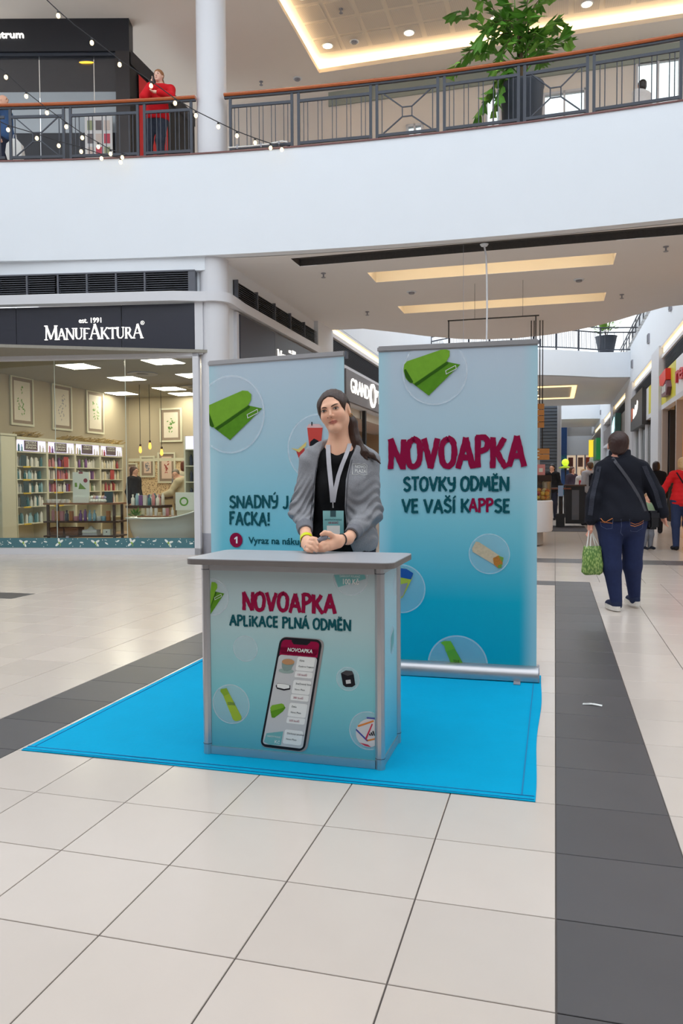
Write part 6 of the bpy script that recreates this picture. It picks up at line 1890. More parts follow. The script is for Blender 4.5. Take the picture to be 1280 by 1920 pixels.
def surfnet(F, xs, ys, zs):
    ins = F < 0
    nx, ny, nz = (n - 1 for n in F.shape)
    cnt = np.zeros((nx, ny, nz), np.uint8)
    for i in (0, 1):
        for j in (0, 1):
            for k in (0, 1):
                cnt += ins[i:i + nx, j:j + ny, k:k + nz]
    act = (cnt > 0) & (cnt < 8)
    I, J, K = np.nonzero(act)
    idx = np.full(act.shape, -1, np.int64); idx[I, J, K] = np.arange(len(I))
    P = np.zeros((len(I), 3)); C = np.zeros(len(I))
    A = (xs, ys, zs)
    for ax in range(3):
        o = [a for a in range(3) if a != ax]
        for u in (0, 1):
            for v in (0, 1):
                d0 = [0, 0, 0]; d0[o[0]] = u; d0[o[1]] = v
                d1 = list(d0); d1[ax] = 1
                f0 = F[I + d0[0], J + d0[1], K + d0[2]]; f1 = F[I + d1[0], J + d1[1], K + d1[2]]
                m = (f0 < 0) != (f1 < 0)
                t = np.where(m, f0 / np.where(m, f0 - f1, 1), 0)
                q = [None] * 3
                base = (I, J, K)
                for a in range(3):
                    g0 = A[a][base[a] + d0[a]]
                    q[a] = g0 + t * (A[a][base[a] + 1] - A[a][base[a]]) if a == ax else g0
                for a in range(3):
                    P[:, a] += np.where(m, q[a], 0)
                C += m
    P /= C[:, None]
    faces = []
    for ax in range(3):
        o = [a for a in range(3) if a != ax]
        s0 = [slice(1, n - 1) for n in F.shape]; s1 = list(s0)
        s0[ax] = slice(0, F.shape[ax] - 1); s1[ax] = slice(1, F.shape[ax])
        a0, a1 = ins[tuple(s0)], ins[tuple(s1)]
        E_ = np.nonzero(a0 != a1)
        off = [1, 1, 1]; off[ax] = 0
        e = [E_[a] + off[a] for a in range(3)]
        def cell(du, dv):
            c = [e[0].copy(), e[1].copy(), e[2].copy()]
            c[o[0]] -= du; c[o[1]] -= dv
            return idx[c[0], c[1], c[2]]
        q = np.stack([cell(1, 1), cell(0, 1), cell(0, 0), cell(1, 0)], 1)
        fl = a0[E_]
        if ax == 1:
            fl = ~fl
        q[~fl] = q[~fl][:, ::-1]
        faces.append(q)
    return P, np.concatenate(faces)
def ax_(lo, hi, h, fine=()):
    """grid line positions; fine = [(lo, hi, step)]"""
    out = []
    x = lo
    while x < hi:
        out.append(x)
        s = h
        for a, b, f in fine:
            if a - h <= x < b:
                s = f
        x += s
    out.append(x)
    return np.array(out)
def blob(name, prims, grid, m, parent=None, attr=None, smooth_it=0):
    xs, ys, zs = grid
    F = field(prims, xs, ys, zs)
    V, Q = surfnet(F, xs, ys, zs)
    for _ in range(smooth_it):       # light relaxation
        S = np.zeros_like(V); n = np.zeros(len(V))
        for a, b in ((0, 1), (1, 2), (2, 3), (3, 0)):
            np.add.at(S, Q[:, a], V[Q[:, b]]); np.add.at(S, Q[:, b], V[Q[:, a]])
            np.add.at(n, Q[:, a], 1); np.add.at(n, Q[:, b], 1)
        V = V * .5 + .5 * S / np.maximum(n, 1)[:, None]
    me = bpy.data.meshes.new(name)
    me.vertices.add(len(V)); me.vertices.foreach_set('co', V.ravel())
    me.loops.add(len(Q) * 4); me.loops.foreach_set('vertex_index', Q.ravel().astype(np.int32))
    me.polygons.add(len(Q)); me.polygons.foreach_set('loop_start', np.arange(0, len(Q) * 4, 4, dtype=np.int32)); me.polygons.foreach_set('loop_total', np.full(len(Q), 4, np.int32))
    me.polygons.foreach_set('use_smooth', np.ones(len(Q), bool))
    me.update(); me.validate()
    me.materials.append(m)
    if attr is not None:
        ca = me.color_attributes.new('tint', 'FLOAT_COLOR', 'POINT')
        c = np.ones((len(V), 4), np.float32); c[:, :3] = attr(V)
        ca.data.foreach_set('color', c.ravel())
    o = link(name, me, parent)
    return o, V, Q
def bvh_of(V, Q):
    return BVHTree.FromPolygons([tuple(v) for v in V], [tuple(q) for q in Q])

def skin_mat(name, rgb, attr=False):
    m = mat(name, rgb, rough=.5, noise=.03, nscale=30, sss=.12, spec=.35)
    if attr:
        N, L = m.node_tree.nodes, m.node_tree.links
        b = N['Principled BSDF']; src = b.inputs['Base Color'].links[0].from_socket
        a = N.new('ShaderNodeAttribute'); a.attribute_name = 'tint'
        mx = N.new('ShaderNodeMix'); mx.data_type = 'RGBA'; mx.blend_type = 'MULTIPLY'; mx.inputs['Factor'].default_value = 1
        L.new(src, mx.inputs['A']); L.new(a.outputs['Color'], mx.inputs['B']); L.new(mx.outputs['Result'], b.inputs['Base Color'])
    return m
def cloth(name, rgb, noise=.1, nscale=60, bump=.25, bscale=250, rough=.85):
    return mat(name, rgb, rough=rough, noise=noise, nscale=nscale, bump=bump, bscale=bscale, spec=.25)
def hair_mat(name, rgb):
    """fine streaks running down the hair"""
    m = mat(name, rgb, rough=.42, noise=.45, nscale=1, spec=.45, bump=.35, bscale=1)
    N, L = m.node_tree.nodes, m.node_tree.links
    if 'streaks' not in N:
        mp = N.new('ShaderNodeMapping'); mp.name = 'streaks'
        mp.inputs['Scale'].default_value = (210, 170, 22); mp.inputs['Rotation'].default_value = (.25, .3, 0)
        tc = [n for n in N if n.type == 'TEX_COORD'][0]
        L.new(tc.outputs['Object'], mp.inputs['Vector'])
        for n in N:
            if n.type == 'TEX_NOISE':
                L.new(mp.outputs['Vector'], n.inputs['Vector'])
    return m

# ------------------------------------------------------------------ the young woman behind the counter
GO = Vector((-.01, 4.0, 0))
def L3(v):
    return np.array([v.x - GO.x, v.y - GO.y, v.z])
def gp(px, py, Y):
    return L3(at_y(px, py, Y))
girl = thing('person', 'young woman in an open grey hoodie and black top behind the counter, hands folded', 'person', GO)
HM = np.array((Matrix.Rotation(math.radians(-13), 3, 'Y') @ Matrix.Rotation(math.radians(-14), 3, 'Z')))
eye_mid = gp(618, 768.4, 3.878)
HC = eye_mid - HM @ np.array([0, -.088, .004])
hp = lambda x, y, z: HC + HM @ np.array([x, y, z])
HR = HM
NB = gp(637, 852, 3.99)                        # base of the neck
sL, sR = gp(583, 866, 4.01), gp(690, 868, 4.03)
eL, eR = gp(565, 955, 3.965), gp(693, 960, 3.985)
wL, wR = gp(574, 1006, 3.76), gp(652, 1010, 3.735)
pel = np.array([.0, .03, .93])
head = [El(hp(0, .016, .026), (.070, .088, .078), .02, HR), El(hp(0, -.016, -.018), (.058, .068, .082), .03, HR),
        Cp(hp(-.041, .005, -.05), hp(-.010, -.06, -.088), .020, .015, .03), Cp(hp(.041, .005, -.05), hp(.010, -.06, -.088), .020, .015, .03),
        El(hp(0, -.07, -.09), (.017, .014, .014), .025, HR),
        El(hp(-.036, -.058, -.03), (.023, .022, .026), .03, HR), El(hp(.036, -.058, -.03), (.023, .022, .026), .03, HR),
        Cp(hp(-.034, -.072, .02), hp(.034, -.072, .02), .011, .011, .02),
        El(hp(-.031, -.092, .003), (.016, .012, .009), .014, HR, '-'), El(hp(.031, -.092, .003), (.016, .012, .009), .014, HR, '-'),
        El(hp(-.031, -.070, .003), (.0135, .0125, .0125), .004, HR), El(hp(.031, -.070, .003), (.0135, .0125, .0125), .004, HR),
        Cp(hp(0, -.081, .012), hp(0, -.099, -.024), .006, .0085, .010), El(hp(-.009, -.089, -.029), (.0055, .009, .005), .006, HR), El(hp(.009, -.089, -.029), (.0055, .009, .005), .006, HR),
        Cp(hp(-.019, -.075, -.0565), hp(0, -.0855, -.0535), .0040, .0062, .005), Cp(hp(.019, -.075, -.0555), hp(0, -.0855, -.0535), .0040, .0062, .005),
        Cp(hp(-.016, -.076, -.0600), hp(0, -.0835, -.0640), .0040, .0075, .005), Cp(hp(.016, -.076, -.0595), hp(0, -.0835, -.0640), .0040, .0075, .005),
        El(hp(.073, .014, -.008), (.008, .018, .031), .008, HR), El(hp(-.071, .016, -.006), (.007, .017, .030), .008, HR), El(hp(.080, .012, -.002), (.006, .009, .017), .006, HR, '-')]
neck = [Cp(hp(.0, .022, -.06), NB + np.array([0, .01, .02]), .050, .054, .03), Cp(hp(.02, .0, -.07), NB + np.array([-.02, -.045, -.02]), .016, .014, .03)]
torso = [Cp(NB + np.array([0, .02, -.03]), pel + np.array([0, 0, .22]), .09, .095, .06, sc=(1 / 1.25, 1.15, 1)), Cp(sL + np.array([.02, 0, -.005]), sR + np.array([-.02, 0, -.005]), .052, .052, .05),
         El(pel, (.165, .115, .13), .06), El((-.05, -.045, 1.2), (.06, .052, .07), .06), El((.06, -.045, 1.2), (.06, .052, .07), .06), El((0, 0.01, 1.08), (.125, .085, .12), .06)]
def arm(s, e, w, k=.03, g=0):
    return [Cp(s, e, .044 + g, .034 + g, k), Cp(e, w, .034 + g, .026 + g * .8, k)]
legs = []
for sx in (-1, 1):
    legs += Ch([pel + np.array([sx * .085, 0, -.04]), np.array([sx * .095, .03, .5]), np.array([sx * .095, .05, .09]), ], [.082, .056, .036], .04) + [Cp((sx * .095, .05, .05), (sx * .105, -.13, .035), .034, .026, .03)]
# hands folded on the counter top (z about .894)
ZT = .896
def hpx(px, py, Y):
    return gp(px, py, Y)
hand = []
# her left hand (on the right of the picture): palm from the wrist, fingers across, thumb on top
pk = [hpx(612, 1013, 3.66), hpx(611, 1020, 3.645), hpx(612, 1026, 3.64), hpx(614, 1030, 3.645)]
hand += [Cp(wR, hpx(632, 1013, 3.68), .025, .024, .02, sc=(1, 1, 1)), Cp(hpx(634, 1014, 3.68), hpx(617, 1020, 3.66), .023, .020, .02), Cp(hpx(634, 1020, 3.68), hpx(618, 1027, 3.655), .019, .015, .02)]
tips = [[hpx(605, 1019, 3.635), hpx(595, 1023, 3.63)], [hpx(603, 1024, 3.63), hpx(593, 1028, 3.628)], [hpx(604, 1029, 3.63), hpx(594, 1032, 3.63)], [hpx(607, 1032, 3.64), hpx(598, 1033.5, 3.635)]]
for b, (m_, t_), r in zip(pk, tips, (.0095, .0095, .009, .008)):
    hand += Ch([b, m_, t_], [r * 1.15, r, r * .8], .006)
hand += Ch([hpx(630, 1008, 3.675), hpx(617, 1001, 3.655), hpx(609, 999, 3.645), hpx(602, 1002, 3.64)], [.014, .0115, .010, .008], .012)
# her right hand (left of the picture): back of the hand towards the viewer, fingers over the other hand
hand += [Cp(wL, hpx(576, 1016, 3.70), .025, .024, .02), Cp(hpx(577, 1016, 3.69), hpx(582, 1023, 3.65), .024, .022, .02), Cp(hpx(571, 1022, 3.68), hpx(577, 1029, 3.645), .016, .014, .02)]
for b, m_, t_, r in ((hpx(583, 1012, 3.655), hpx(590, 1012, 3.625), hpx(595, 1020, 3.612), .0098), (hpx(580, 1018, 3.645), hpx(587, 1019, 3.618), hpx(594.5, 1028, 3.608), .0098),
                     (hpx(577, 1024, 3.64), hpx(584, 1027, 3.615), hpx(593, 1033, 3.61), .0093), (hpx(572, 1029, 3.645), hpx(577, 1032, 3.625), hpx(585, 1034.5, 3.62), .0082)):
    hand += Ch([b, m_, t_], [r * 1.12, r, r * .82], .005)
hand += Ch([hpx(586, 1010, 3.68), hpx(592, 1012, 3.68), hpx(598, 1016, 3.675)], [.012, .010, .008], .01)
body_pr = head + neck + torso + arm(sL, eL, wL) + arm(sR, eR, wR) + legs + hand
gx = ax_(-.36, .34, .012, [(-.20, .16, .0032)])
gy = ax_(-.46, .30, .012, [(-.42, -.22, .0034), (-.20, .10, .0038)])
gz = ax_(-.01, 1.75, .014, [(.885, 1.0, .0032), (1.44, 1.70, .0030)])
def girl_tint(V):
    q = (V - HC) @ HM
    T = np.ones((len(V), 3))
    lip = np.clip(3.2 - np.sqrt((q[:, 0] / .0245) ** 2 + ((q[:, 2] + .0588) / .0108) ** 2) * 2.9, 0, 1) * (q[:, 1] < -.06)
    T = T * (1 - lip[:, None]) + lip[:, None] * np.array([.64, .36, .38])
    for sx in (-1, 1):
        ch = np.exp(-(((q[:, 0] - sx * .036) / .02) ** 2 + ((q[:, 2] + .03) / .018) ** 2)) * (q[:, 1] < -.04)
        T *= 1 - ch[:, None] * np.array([.0, .10, .09])
        ey = np.exp(-(((q[:, 0] - sx * .031) / .018) ** 2 + ((q[:, 2] - .006) / .009) ** 2)) * (q[:, 1] < -.05)
        T *= 1 - ey[:, None] * np.array([.14, .2, .2])
    return T
m_gskin = skin_mat('skin fair warm', (246, 190, 158), True)
ob, gV, gQ = blob('body', body_pr, (gx, gy, gz), m_gskin, girl, girl_tint)
gb = bvh_of(gV, gQ)
camL = Vector((0 - GO.x, 0 - GO.y, 1.23))
def hit(bv, px, py, off=.0):
    d = _ray(px, py).normalized()
    loc, n, i, dist = bv.ray_cast(camL, d)
    if loc is None:
        return None
    return loc - d * off
def hit_poly(bv, pts, off):
    r = [hit(bv, *p, off) for p in pts]
    return r
# eyes, brows, lashes laid on the face
m_eyew = mat('eye white', (206, 192, 184), rough=.25); m_iris = mat('iris brown', (46, 28, 20), rough=.15); m_brow = mat('brow brown', (84, 56, 42), rough=.7); m_lash = mat('lash dark', (44, 30, 26), rough=.6)
def eye(cx, cy, hw, hh, ang, ix):
    c, s = math.cos(ang), math.sin(ang)
    R_ = lambda a, b: (cx + a * c - b * s, cy + a * s + b * c)
    top = [R_(hw * t, -hh * (1 - t * t) ** .8 + .6 * t * 0) for t in np.linspace(-1, 1, 9)]
    bot = [R_(hw * t, hh * .62 * (1 - t * t)) for t in np.linspace(1, -1, 9)][1:-1]
    P_ = hit_poly(gb, top + bot, .0012)
    if any(p is None for p in P_): return
    ew = MB().face(P_).build('eye', m_eyew, girl)
    ir = [(R_(ix, -.35)[0] + 1.95 * math.cos(a), R_(ix, -.35)[1] + 1.95 * math.sin(a)) for a in np.linspace(0, 2 * math.pi, 15)[:-1]]
    MB().face(hit_poly(gb, ir, .0018)).build('iris', m_iris, ew)
    MB().face(hit_poly(gb, [(R_(ix - .7, -1.0)[0] + .42 * math.cos(a), R_(ix - .7, -1.0)[1] + .42 * math.sin(a)) for a in np.linspace(0, 6.28, 9)[:-1]], .0024)).build('catchlight', m_pw, ew)
    MB().tube(hit_poly(gb, top, .0018), [.0005] + [.0011] * 7 + [.0008], 5).build('eyelashes', m_lash, girl)
    MB().tube(hit_poly(gb, [R_(hw * t, hh * .62 * (1 - t * t)) for t in np.linspace(-.8, .9, 6)], .0010), .0004, 4).build('lower_lash', m_lash, girl)
eye(606.6, 771.6, 5.6, 2.6, -.26, .2)
eye(629.3, 765.6, 5.8, 2.6, -.22, -.2)
def brow(pts, w):
    top = hit_poly(gb, pts, .0012); bot = hit_poly(gb, [(p[0], p[1] + q) for p, q in zip(pts, w)], .0012)
    kp = [k for k in range(len(pts)) if top[k] is not None and bot[k] is not None]
    top, bot = [top[k] for k in kp], [bot[k] for k in kp]
    n = len(kp)
    MB().add([tuple(p) for p in top + bot], [(k, n + k, n + k + 1, k + 1) for k in range(n - 1)]).build('eyebrow', m_brow, girl)
brow([(600.2, 767.4), (601.2, 765.6), (603.5, 764.0), (606.5, 763.2), (609.5, 763.2), (612.3, 764.0)], [.5, 1.5, 2.1, 2.4, 2.2, 1.6])
brow([(620.5, 761.2), (624, 758.8), (628, 756.8), (631.5, 756.2), (634, 756.8)], [2.0, 2.5, 2.3, 1.8, .8])
MB().tube(hit_poly(gb, [(614.6, 793.0), (617.5, 792.0), (620.5, 791.0), (623.5, 790.3), (626.5, 789.6), (629.5, 788.6), (632.2, 787.3)], .0006), [.0004, .0008, .0009, .0009, .0009, .0008, .0004], 5).build('mouth_line', mat('mouth line', (116, 56, 54), rough=.6), girl)
for a, b in ((614.2, 783.6), (620.6, 782.2)):
    MB().face(hit_poly(gb, [(a + 1.3 * math.cos(t), b + .7 * math.sin(t)) for t in np.linspace(0, 6.28, 9)[:-1]], .0006)).build('nostril', mat('nostril shade', (122, 70, 58), rough=.7), girl)
# hair: cap with a parting, swept behind the ears, low ponytail over her left shoulder
hcap = [El(hp(0, .022, .030), (.080, .097, .085), .02, HR), El(hp(0, .05, -.02), (.068, .062, .075), .03, HR),
        El(hp(-.062, -.006, .010), (.017, .044, .058), .02, HR), El(hp(.062, -.006, .014), (.017, .044, .050), .02, HR),
        El(hp(-.002, -.088, -.014), (.0600, .075, .090), .010, HR, '-'), El(hp(.086, .000, -.014), (.030, .050, .046), .006, HR, '-'),
        El(hp(0, -.03, -.15), (.07, .09, .09), .01, HR, '-'),
        Cp(hp(-.012, -.075, .095), hp(-.004, .0, .120), .0028, .0028, .006, '-')]
tail = Ch([hp(.03, .085, -.03), hp(.058, .06, -.075), gp(668, 828, 3.99), gp(682, 848, 3.965), gp(698, 855, 3.955), gp(713, 869, 3.955)], [.030, .030, .026, .019, .011, .003], .02)
tail += Ch([hp(.05, .07, -.06), gp(664, 838, 3.985), gp(675, 852, 3.96), gp(690, 862, 3.945)], [.018, .018, .012, .003], .015)
def strands(X, Y, Z):
    return .0007 * np.sin(260 * X + 50 * Z + 40 * Y) + .0004 * np.sin(430 * X - 60 * Z)
hz = ax_(1.30, 1.74, .0032)
blob('hair', hcap + tail + [Fn(strands, (-.3, -.3, 1.3), (.3, .3, 1.75), .0, '~')], (ax_(-.14, .26, .0032), ax_(-.14, .16, .0034), hz), hair_mat('hair dark brown', (60, 38, 28)), girl)
# earrings
for px, py in ((657.5, 787.5), (607.5, 800.5)):
    p = Vector(hp(.079, .006, -.040)) if px > 620 else Vector(hp(-.066, .005, -.040))
    if p is not None:
        MB().tube([p + Vector((.006 * math.sin(a), 0, .0075 * math.cos(a))) for a in np.linspace(0, 6.28, 12)[:-1]], .0016, 6, closed=True).build('earring', mat('gold', (214, 160, 70), rough=.25, metal=.9), girl, smooth=True)
# black top
def inflate(pr, g):
    out = []
    for p in pr:
        p = list(p)
        if p[0] == 'c': p[3] += g; p[4] += g
        elif p[0] == 'e': p[2] = p[2] + g
        out.append(tuple(p))
    return out
def above(z, tilt=0.0):
    return lambda X, Y, Z: (z + tilt * Y) - Z + 0 * X
neckline = Fn(lambda X, Y, Z: np.sqrt((X - NB[0] + .006) ** 2 + (Y - NB[1] + .03) ** 2 * .6 + (Z - NB[2] - .07) ** 2) - .072, (-.3, -.2, 1.2), (.3, .2, 1.7), .004, '-')
top_pr = inflate(torso, .008) + [El(NB + np.array([0, -.015, -.035]), (.080, .066, .045), .03)] + [El(pel + np.array([0, 0, -.06]), (.18, .13, .16), .05), neckline]
tg = (ax_(-.3, .3, .006), ax_(-.25, .25, .006), ax_(.72, 1.48, .007))
m_blackc = cloth('black jersey', (20, 20, 22), .1, 40, .2, 200)
def folds_t(X, Y, Z):
    return .0016 * np.sin(95 * X + 6 * Z)
_, tV, tQ = blob('black_top', top_pr + [Fn(folds_t, (-.3, -.3, .7), (.3, .3, 1.5), 0, '~')], tg, m_blackc, girl)
blob('trousers', inflate(legs, .012) + [El(pel + np.array([0, 0, -.03]), (.178, .13, .15), .05)], (ax_(-.3, .3, .012), ax_(-.3, .25, .012), ax_(.06, 1.0, .014)), cloth('dark trousers', (40, 42, 52)), girl)
for sx in (-1, 1):
    blob('shoe', [Cp((sx * .095, .06, .05), (sx * .108, -.15, .04), .046, .036, .02), Fn(lambda X, Y, Z: Z * -1 + .0 + 0 * X + 0 * Y, (-1, -1, -1), (1, 1, 1), .002, '&')], (ax_(-.2, .2, .01), ax_(-.25, .16, .01), ax_(-.012, .13, .01)), cloth('white shoe', (214, 214, 214)), girl)
# hoodie, open at the front
def lerp_tab(tab):
    z = np.array([t[0] for t in tab]); v = np.array([t[1] for t in tab])
    return lambda Z: np.interp(Z, z, v)
def px_at(px, py, Y=3.87):
    return gp(px, py, Y)
_l = [px_at(*p) for p in ((581, 1040), (583, 1010), (588, 950), (590, 900), (596, 860), (602, 836))]
_r = [px_at(*p) for p in ((664, 1040), (652, 1010), (646, 950), (648, 900), (657, 860), (668, 836))]
XLf = lerp_tab([(p[2], p[0]) for p in _l]); XRf = lerp_tab([(p[2], p[0]) for p in _r])
opening = Fn(lambda X, Y, Z: np.maximum(np.maximum(XLf(Z) - X, X - XRf(Z)), Y - .0), (-.3, -.4, .6), (.3, .05, 1.6), .004, '-')
cuffL, cuffR = gp(576, 990, 3.84), gp(666, 996, 3.80)
cL = wL + (eL - wL) * .42; cR = wR + (eR - wR) * .34
hood_pr = inflate(torso, .024) + [El(pel + np.array([0, 0, .02]), (.178, .14, .17), .05)]
hood_body = hood_pr + [Cp(sL + np.array([.006, 0, .0]), eL + np.array([.004, 0, 0]), .060, .056, .04), Cp(eL + np.array([.004, 0, 0]), cL, .056, .042, .03), Cp(sR + np.array([-.004, 0, 0]), eR + np.array([-.004, 0, 0]), .060, .056, .04), Cp(eR + np.array([-.004, 0, 0]), cR, .056, .044, .03),
                       El(eL + np.array([.0, 0, -.01]), (.054, .055, .055), .03), El(eR + np.array([.0, 0, -.01]), (.054, .055, .055), .03)]
hood_cut = [neckline, Fn(lambda X, Y, Z: np.sqrt((X - NB[0]) ** 2 + (Y - NB[1] + .02) ** 2 + 0 * Z) - .064, (-.3, -.3, 1.35), (.3, .3, 1.7), .006, '-'), opening]
hood_fold = [Cp(gp(597, 842, 3.98), gp(583, 852, 4.0), .020, .026, .02), Cp(gp(600, 838, 4.0), NB + np.array([-.03, .09, .06]), .022, .034, .03), Cp(gp(672, 843, 3.98), gp(686, 850, 4.0), .022, .024, .02), Cp(gp(676, 842, 4.0), NB + np.array([.03, .09, .06]), .022, .034, .03), Cp(NB + np.array([-.06, .1, -.02]), NB + np.array([.06, .1, -.02]), .05, .05, .04)]
def wrinkle(X, Y, Z):
    d = 0
    for e, s_, w_ in ((eL, sL, cL), (eR, sR, cR)):
        r = np.sqrt((X - e[0]) ** 2 + (Y - e[1]) ** 2 + (Z - e[2]) ** 2)
        amp = .0105 * np.exp(-(r / .12) ** 2)
        sg = 1 if e[0] > 0 else -1
        d = d + amp * np.sin(125 * (Z + sg * .42 * X + .5 * Y) + 9 * np.sin(20 * X) + 3 * np.sin(31 * Y))
    d = d + .0030 * np.sin(46 * X + 26 * Z + 4 * np.sin(18 * Z)) * np.clip((np.abs(X) - .06) * 12, 0, 1)
    d = d + .0025 * np.sin(38 * Z - 30 * X + 2 * np.sin(25 * X + 2))
    return d
hg = (ax_(-.36, .34, .0052), ax_(-.26, .26, .0058), ax_(.80, 1.50, .0052))
m_hood = cloth('grey melange fleece', (150, 150, 154), .22, 160, .35, 300)
_, hV, hQ = blob('hoodie', hood_body + [Fn(wrinkle, (-.4, -.4, .7), (.4, .4, 1.5), 0, '~')] + hood_cut + hood_fold, hg, m_hood, girl)
hb = bvh_of(hV, hQ)
tb_ = bvh_of(tV, tQ)
# ribbed cuffs
for w_, c_, e_ in ((wL, cL, eL), (wR, cR, eR)):
    d_ = (w_ - e_) / np.linalg.norm(w_ - e_)
    a_ = c_ + d_ * .012; b_ = c_ + d_ * .055
    blob('cuff', [Cp(a_, b_, .042, .037, .01), Fn(lambda X, Y, Z, b_=b_, d_=d_: (X - b_[0]) * d_[0] + (Y - b_[1]) * d_[1] + (Z - b_[2]) * d_[2], (-1, -1, 0), (1, 1, 2), .002, '&')],
         (ax_(min(a_[0], b_[0]) - .06, max(a_[0], b_[0]) + .06, .004), ax_(min(a_[1], b_[1]) - .06, max(a_[1], b_[1]) + .06, .004), ax_(min(a_[2], b_[2]) - .06, max(a_[2], b_[2]) + .06, .004)), cloth('grey rib', (128, 128, 134), .15, 200), girl)
# zip edges
def edge_strip(name, pts, w, m, off=.003, bv=None):
    pts = [(a[0] + (b[0] - a[0]) * j / 6, a[1] + (b[1] - a[1]) * j / 6) for a, b in zip(pts[:-1], pts[1:]) for j in range(6)] + [pts[-1]]
    P_ = [hit(bv, *p, off) for p in pts]; Q_ = [hit(bv, p[0] + w, p[1], off) for p in pts]
    ok = [k for k in range(len(pts)) if P_[k] is not None and Q_[k] is not None]
    if len(ok) < 2: return
    n = len(ok)
    MB().add([tuple(P_[k]) for k in ok] + [tuple(Q_[k]) for k in ok], [(k, n + k, n + k + 1, k + 1) for k in range(n - 1)]).build(name, m, girl)
m_zip = mat('zip tape grey', (92, 92, 98), rough=.6)
edge_strip('zip_tape', [(598, 850), (592, 880), (587, 910), (584, 940), (582, 965), (580, 990)], 1.8, m_zip, .004, hb)
edge_strip('zip_tape', [(659, 862), (652, 890), (649, 920), (648, 950), (650, 980), (655, 1005)], 1.8, m_zip, .004, hb)
# NOVO PLAZA emblem on the chest
def chest(a, b, d=0):
    p = hit(hb, 660.5 + a, 889.5 - b + .06 * a, .0015)
    return tuple(p) if p is not None else (0, 0, 1.25)
q = MB()
text_on(q, 'NOVO', chest, 5, 24.5, 12.5, 5.6, .0); text_on(q, 'PLAZA', chest, 5, 25.5, 4.4, 6.2, -.004)
q.build('chest_lettering', m_pw, girl)
fr_ = [(0, 0), (.3, 20.5), (6, 19.6), (12, 20.8), (17, 19.0), (23, 21.2), (27.5, 18.5), (26.5, 10), (27.2, 1.2), (20, 0), (13, 1.8), (6, -.2)]
q = MB()
for k in range(len(fr_)):
    a, b = fr_[k], fr_[(k + 1) % len(fr_)]
    for j in range(3):
        p0 = (a[0] + (b[0] - a[0]) * j / 3, a[1] + (b[1] - a[1]) * j / 3); p1 = (a[0] + (b[0] - a[0]) * (j + 1) / 3, a[1] + (b[1] - a[1]) * (j + 1) / 3)
        q.tube([chest(*p0), chest(*p1)], .0012, 4)
q.build('chest_frame', m_pw, girl)
# bracelets
def band(c, d, r, h, m, name):
    d = Vector(d).normalized(); u_ = d.orthogonal().normalized(); v_ = d.cross(u_)
    c = Vector(c)
    rings = []
    for k in range(20):
        a = 2 * math.pi * k / 20
        n_ = u_ * math.cos(a) + v_ * math.sin(a)
        rings.append([tuple(c + n_ * r - d * h / 2), tuple(c + n_ * (r + .002) - d * h / 2), tuple(c + n_ * (r + .002) + d * h / 2), tuple(c + n_ * r + d * h / 2)])
    rings.append(rings[0])
    return MB().loft(rings, cap=False).build(name, m, girl, smooth=True)
pL = hpx(574.5, 1011, 3.735); band(pL, wL - hpx(576, 1016, 3.70), 0.0295, .028, mat('wristband yellow', (226, 232, 20), rough=.4), 'yellow_wristband')
band(wR + (hpx(632, 1013, 3.68) - wR) * .55, wR - hpx(632, 1013, 3.68), .0275, .007, mat('bead dark', (52, 48, 50), rough=.4, bump=.8, bscale=300), 'bead_bracelet')
band(wR + (eR - wR) * .12, wR - eR, .031, .004, m_pk, 'hair_tie')
band(hpx(575, 1026.5, 3.64), hpx(572, 1024, 3.64) - hpx(577, 1027, 3.615), .0105, .003, m_alu, 'ring')
# grey object held between the hands
ho = thing('held_device', 'smooth grey pebble shaped device held in the young woman’s hands', 'device', GO)
R_ = np.array(Matrix.Rotation(math.radians(-32), 3, 'Y'))
ctr = hpx(604, 1011, 3.652)
blob('shell', [El(ctr, (.033, .017, .016), .01, R_)], (ax_(ctr[0] - .05, ctr[0] + .05, .004), ax_(ctr[1] - .03, ctr[1] + .03, .004), ax_(ctr[2] - .05, ctr[2] + .05, .004)), mat('device grey', (132, 132, 140), rough=.45), ho)
MB().tube([tuple(ctr + np.array([.028 * math.cos(a) * .85, -.0172, .028 * math.sin(a) * .3])) for a in (2.6, 3.1, 3.7)], .0008, 4).build('seam', m_slat, ho)
# lanyard and badge
ln = thing('badge_lanyard', 'teal badge on a pale grey lanyard around the young woman’s neck', 'badge', GO)
allb = BVHTree.FromPolygons([tuple(v) for v in np.concatenate([tV, gV])], [tuple(q) for q in np.concatenate([tQ, gQ + len(tV)])])
def strap(pts, w0):
    P_, Q_ = [], []
    pts = [(a[0] + (b[0] - a[0]) * j / 5, a[1] + (b[1] - a[1]) * j / 5) for a, b in zip(pts[:-1], pts[1:]) for j in range(5)] + [pts[-1]]
    for px, py in pts:
        a, b = hit(allb, px - w0 / 2, py, .006), hit(allb, px + w0 / 2, py, .006)
        if a is None or b is None: continue
        P_.append(a); Q_.append(b)
    # keep the ribbon from dipping
    n = len(P_)
    for A in (P_, Q_):
        for _ in range(120):
            for k in range(1, n - 1):
                A[k].y = min(A[k].y, (A[k - 1].y + A[k + 1].y) / 2)
    o_ = Vector((0, .0016, 0))
    MB().add([tuple(p) for p in P_] + [tuple(p) for p in Q_] + [tuple(p + o_) for p in P_] + [tuple(p + o_) for p in Q_],
             [(k, n + k, n + k + 1, k + 1) for k in range(n - 1)] + [(2 * n + k, 2 * n + k + 1, 3 * n + k + 1, 3 * n + k) for k in range(n - 1)] + [(k, k + 1, 2 * n + k + 1, 2 * n + k) for k in range(n - 1)] + [(n + k, 3 * n + k, 3 * n + k + 1, n + k + 1) for k in range(n - 1)]).build('strap', mat('lanyard grey', (204, 202, 208), rough=.7, noise=.03), ln)
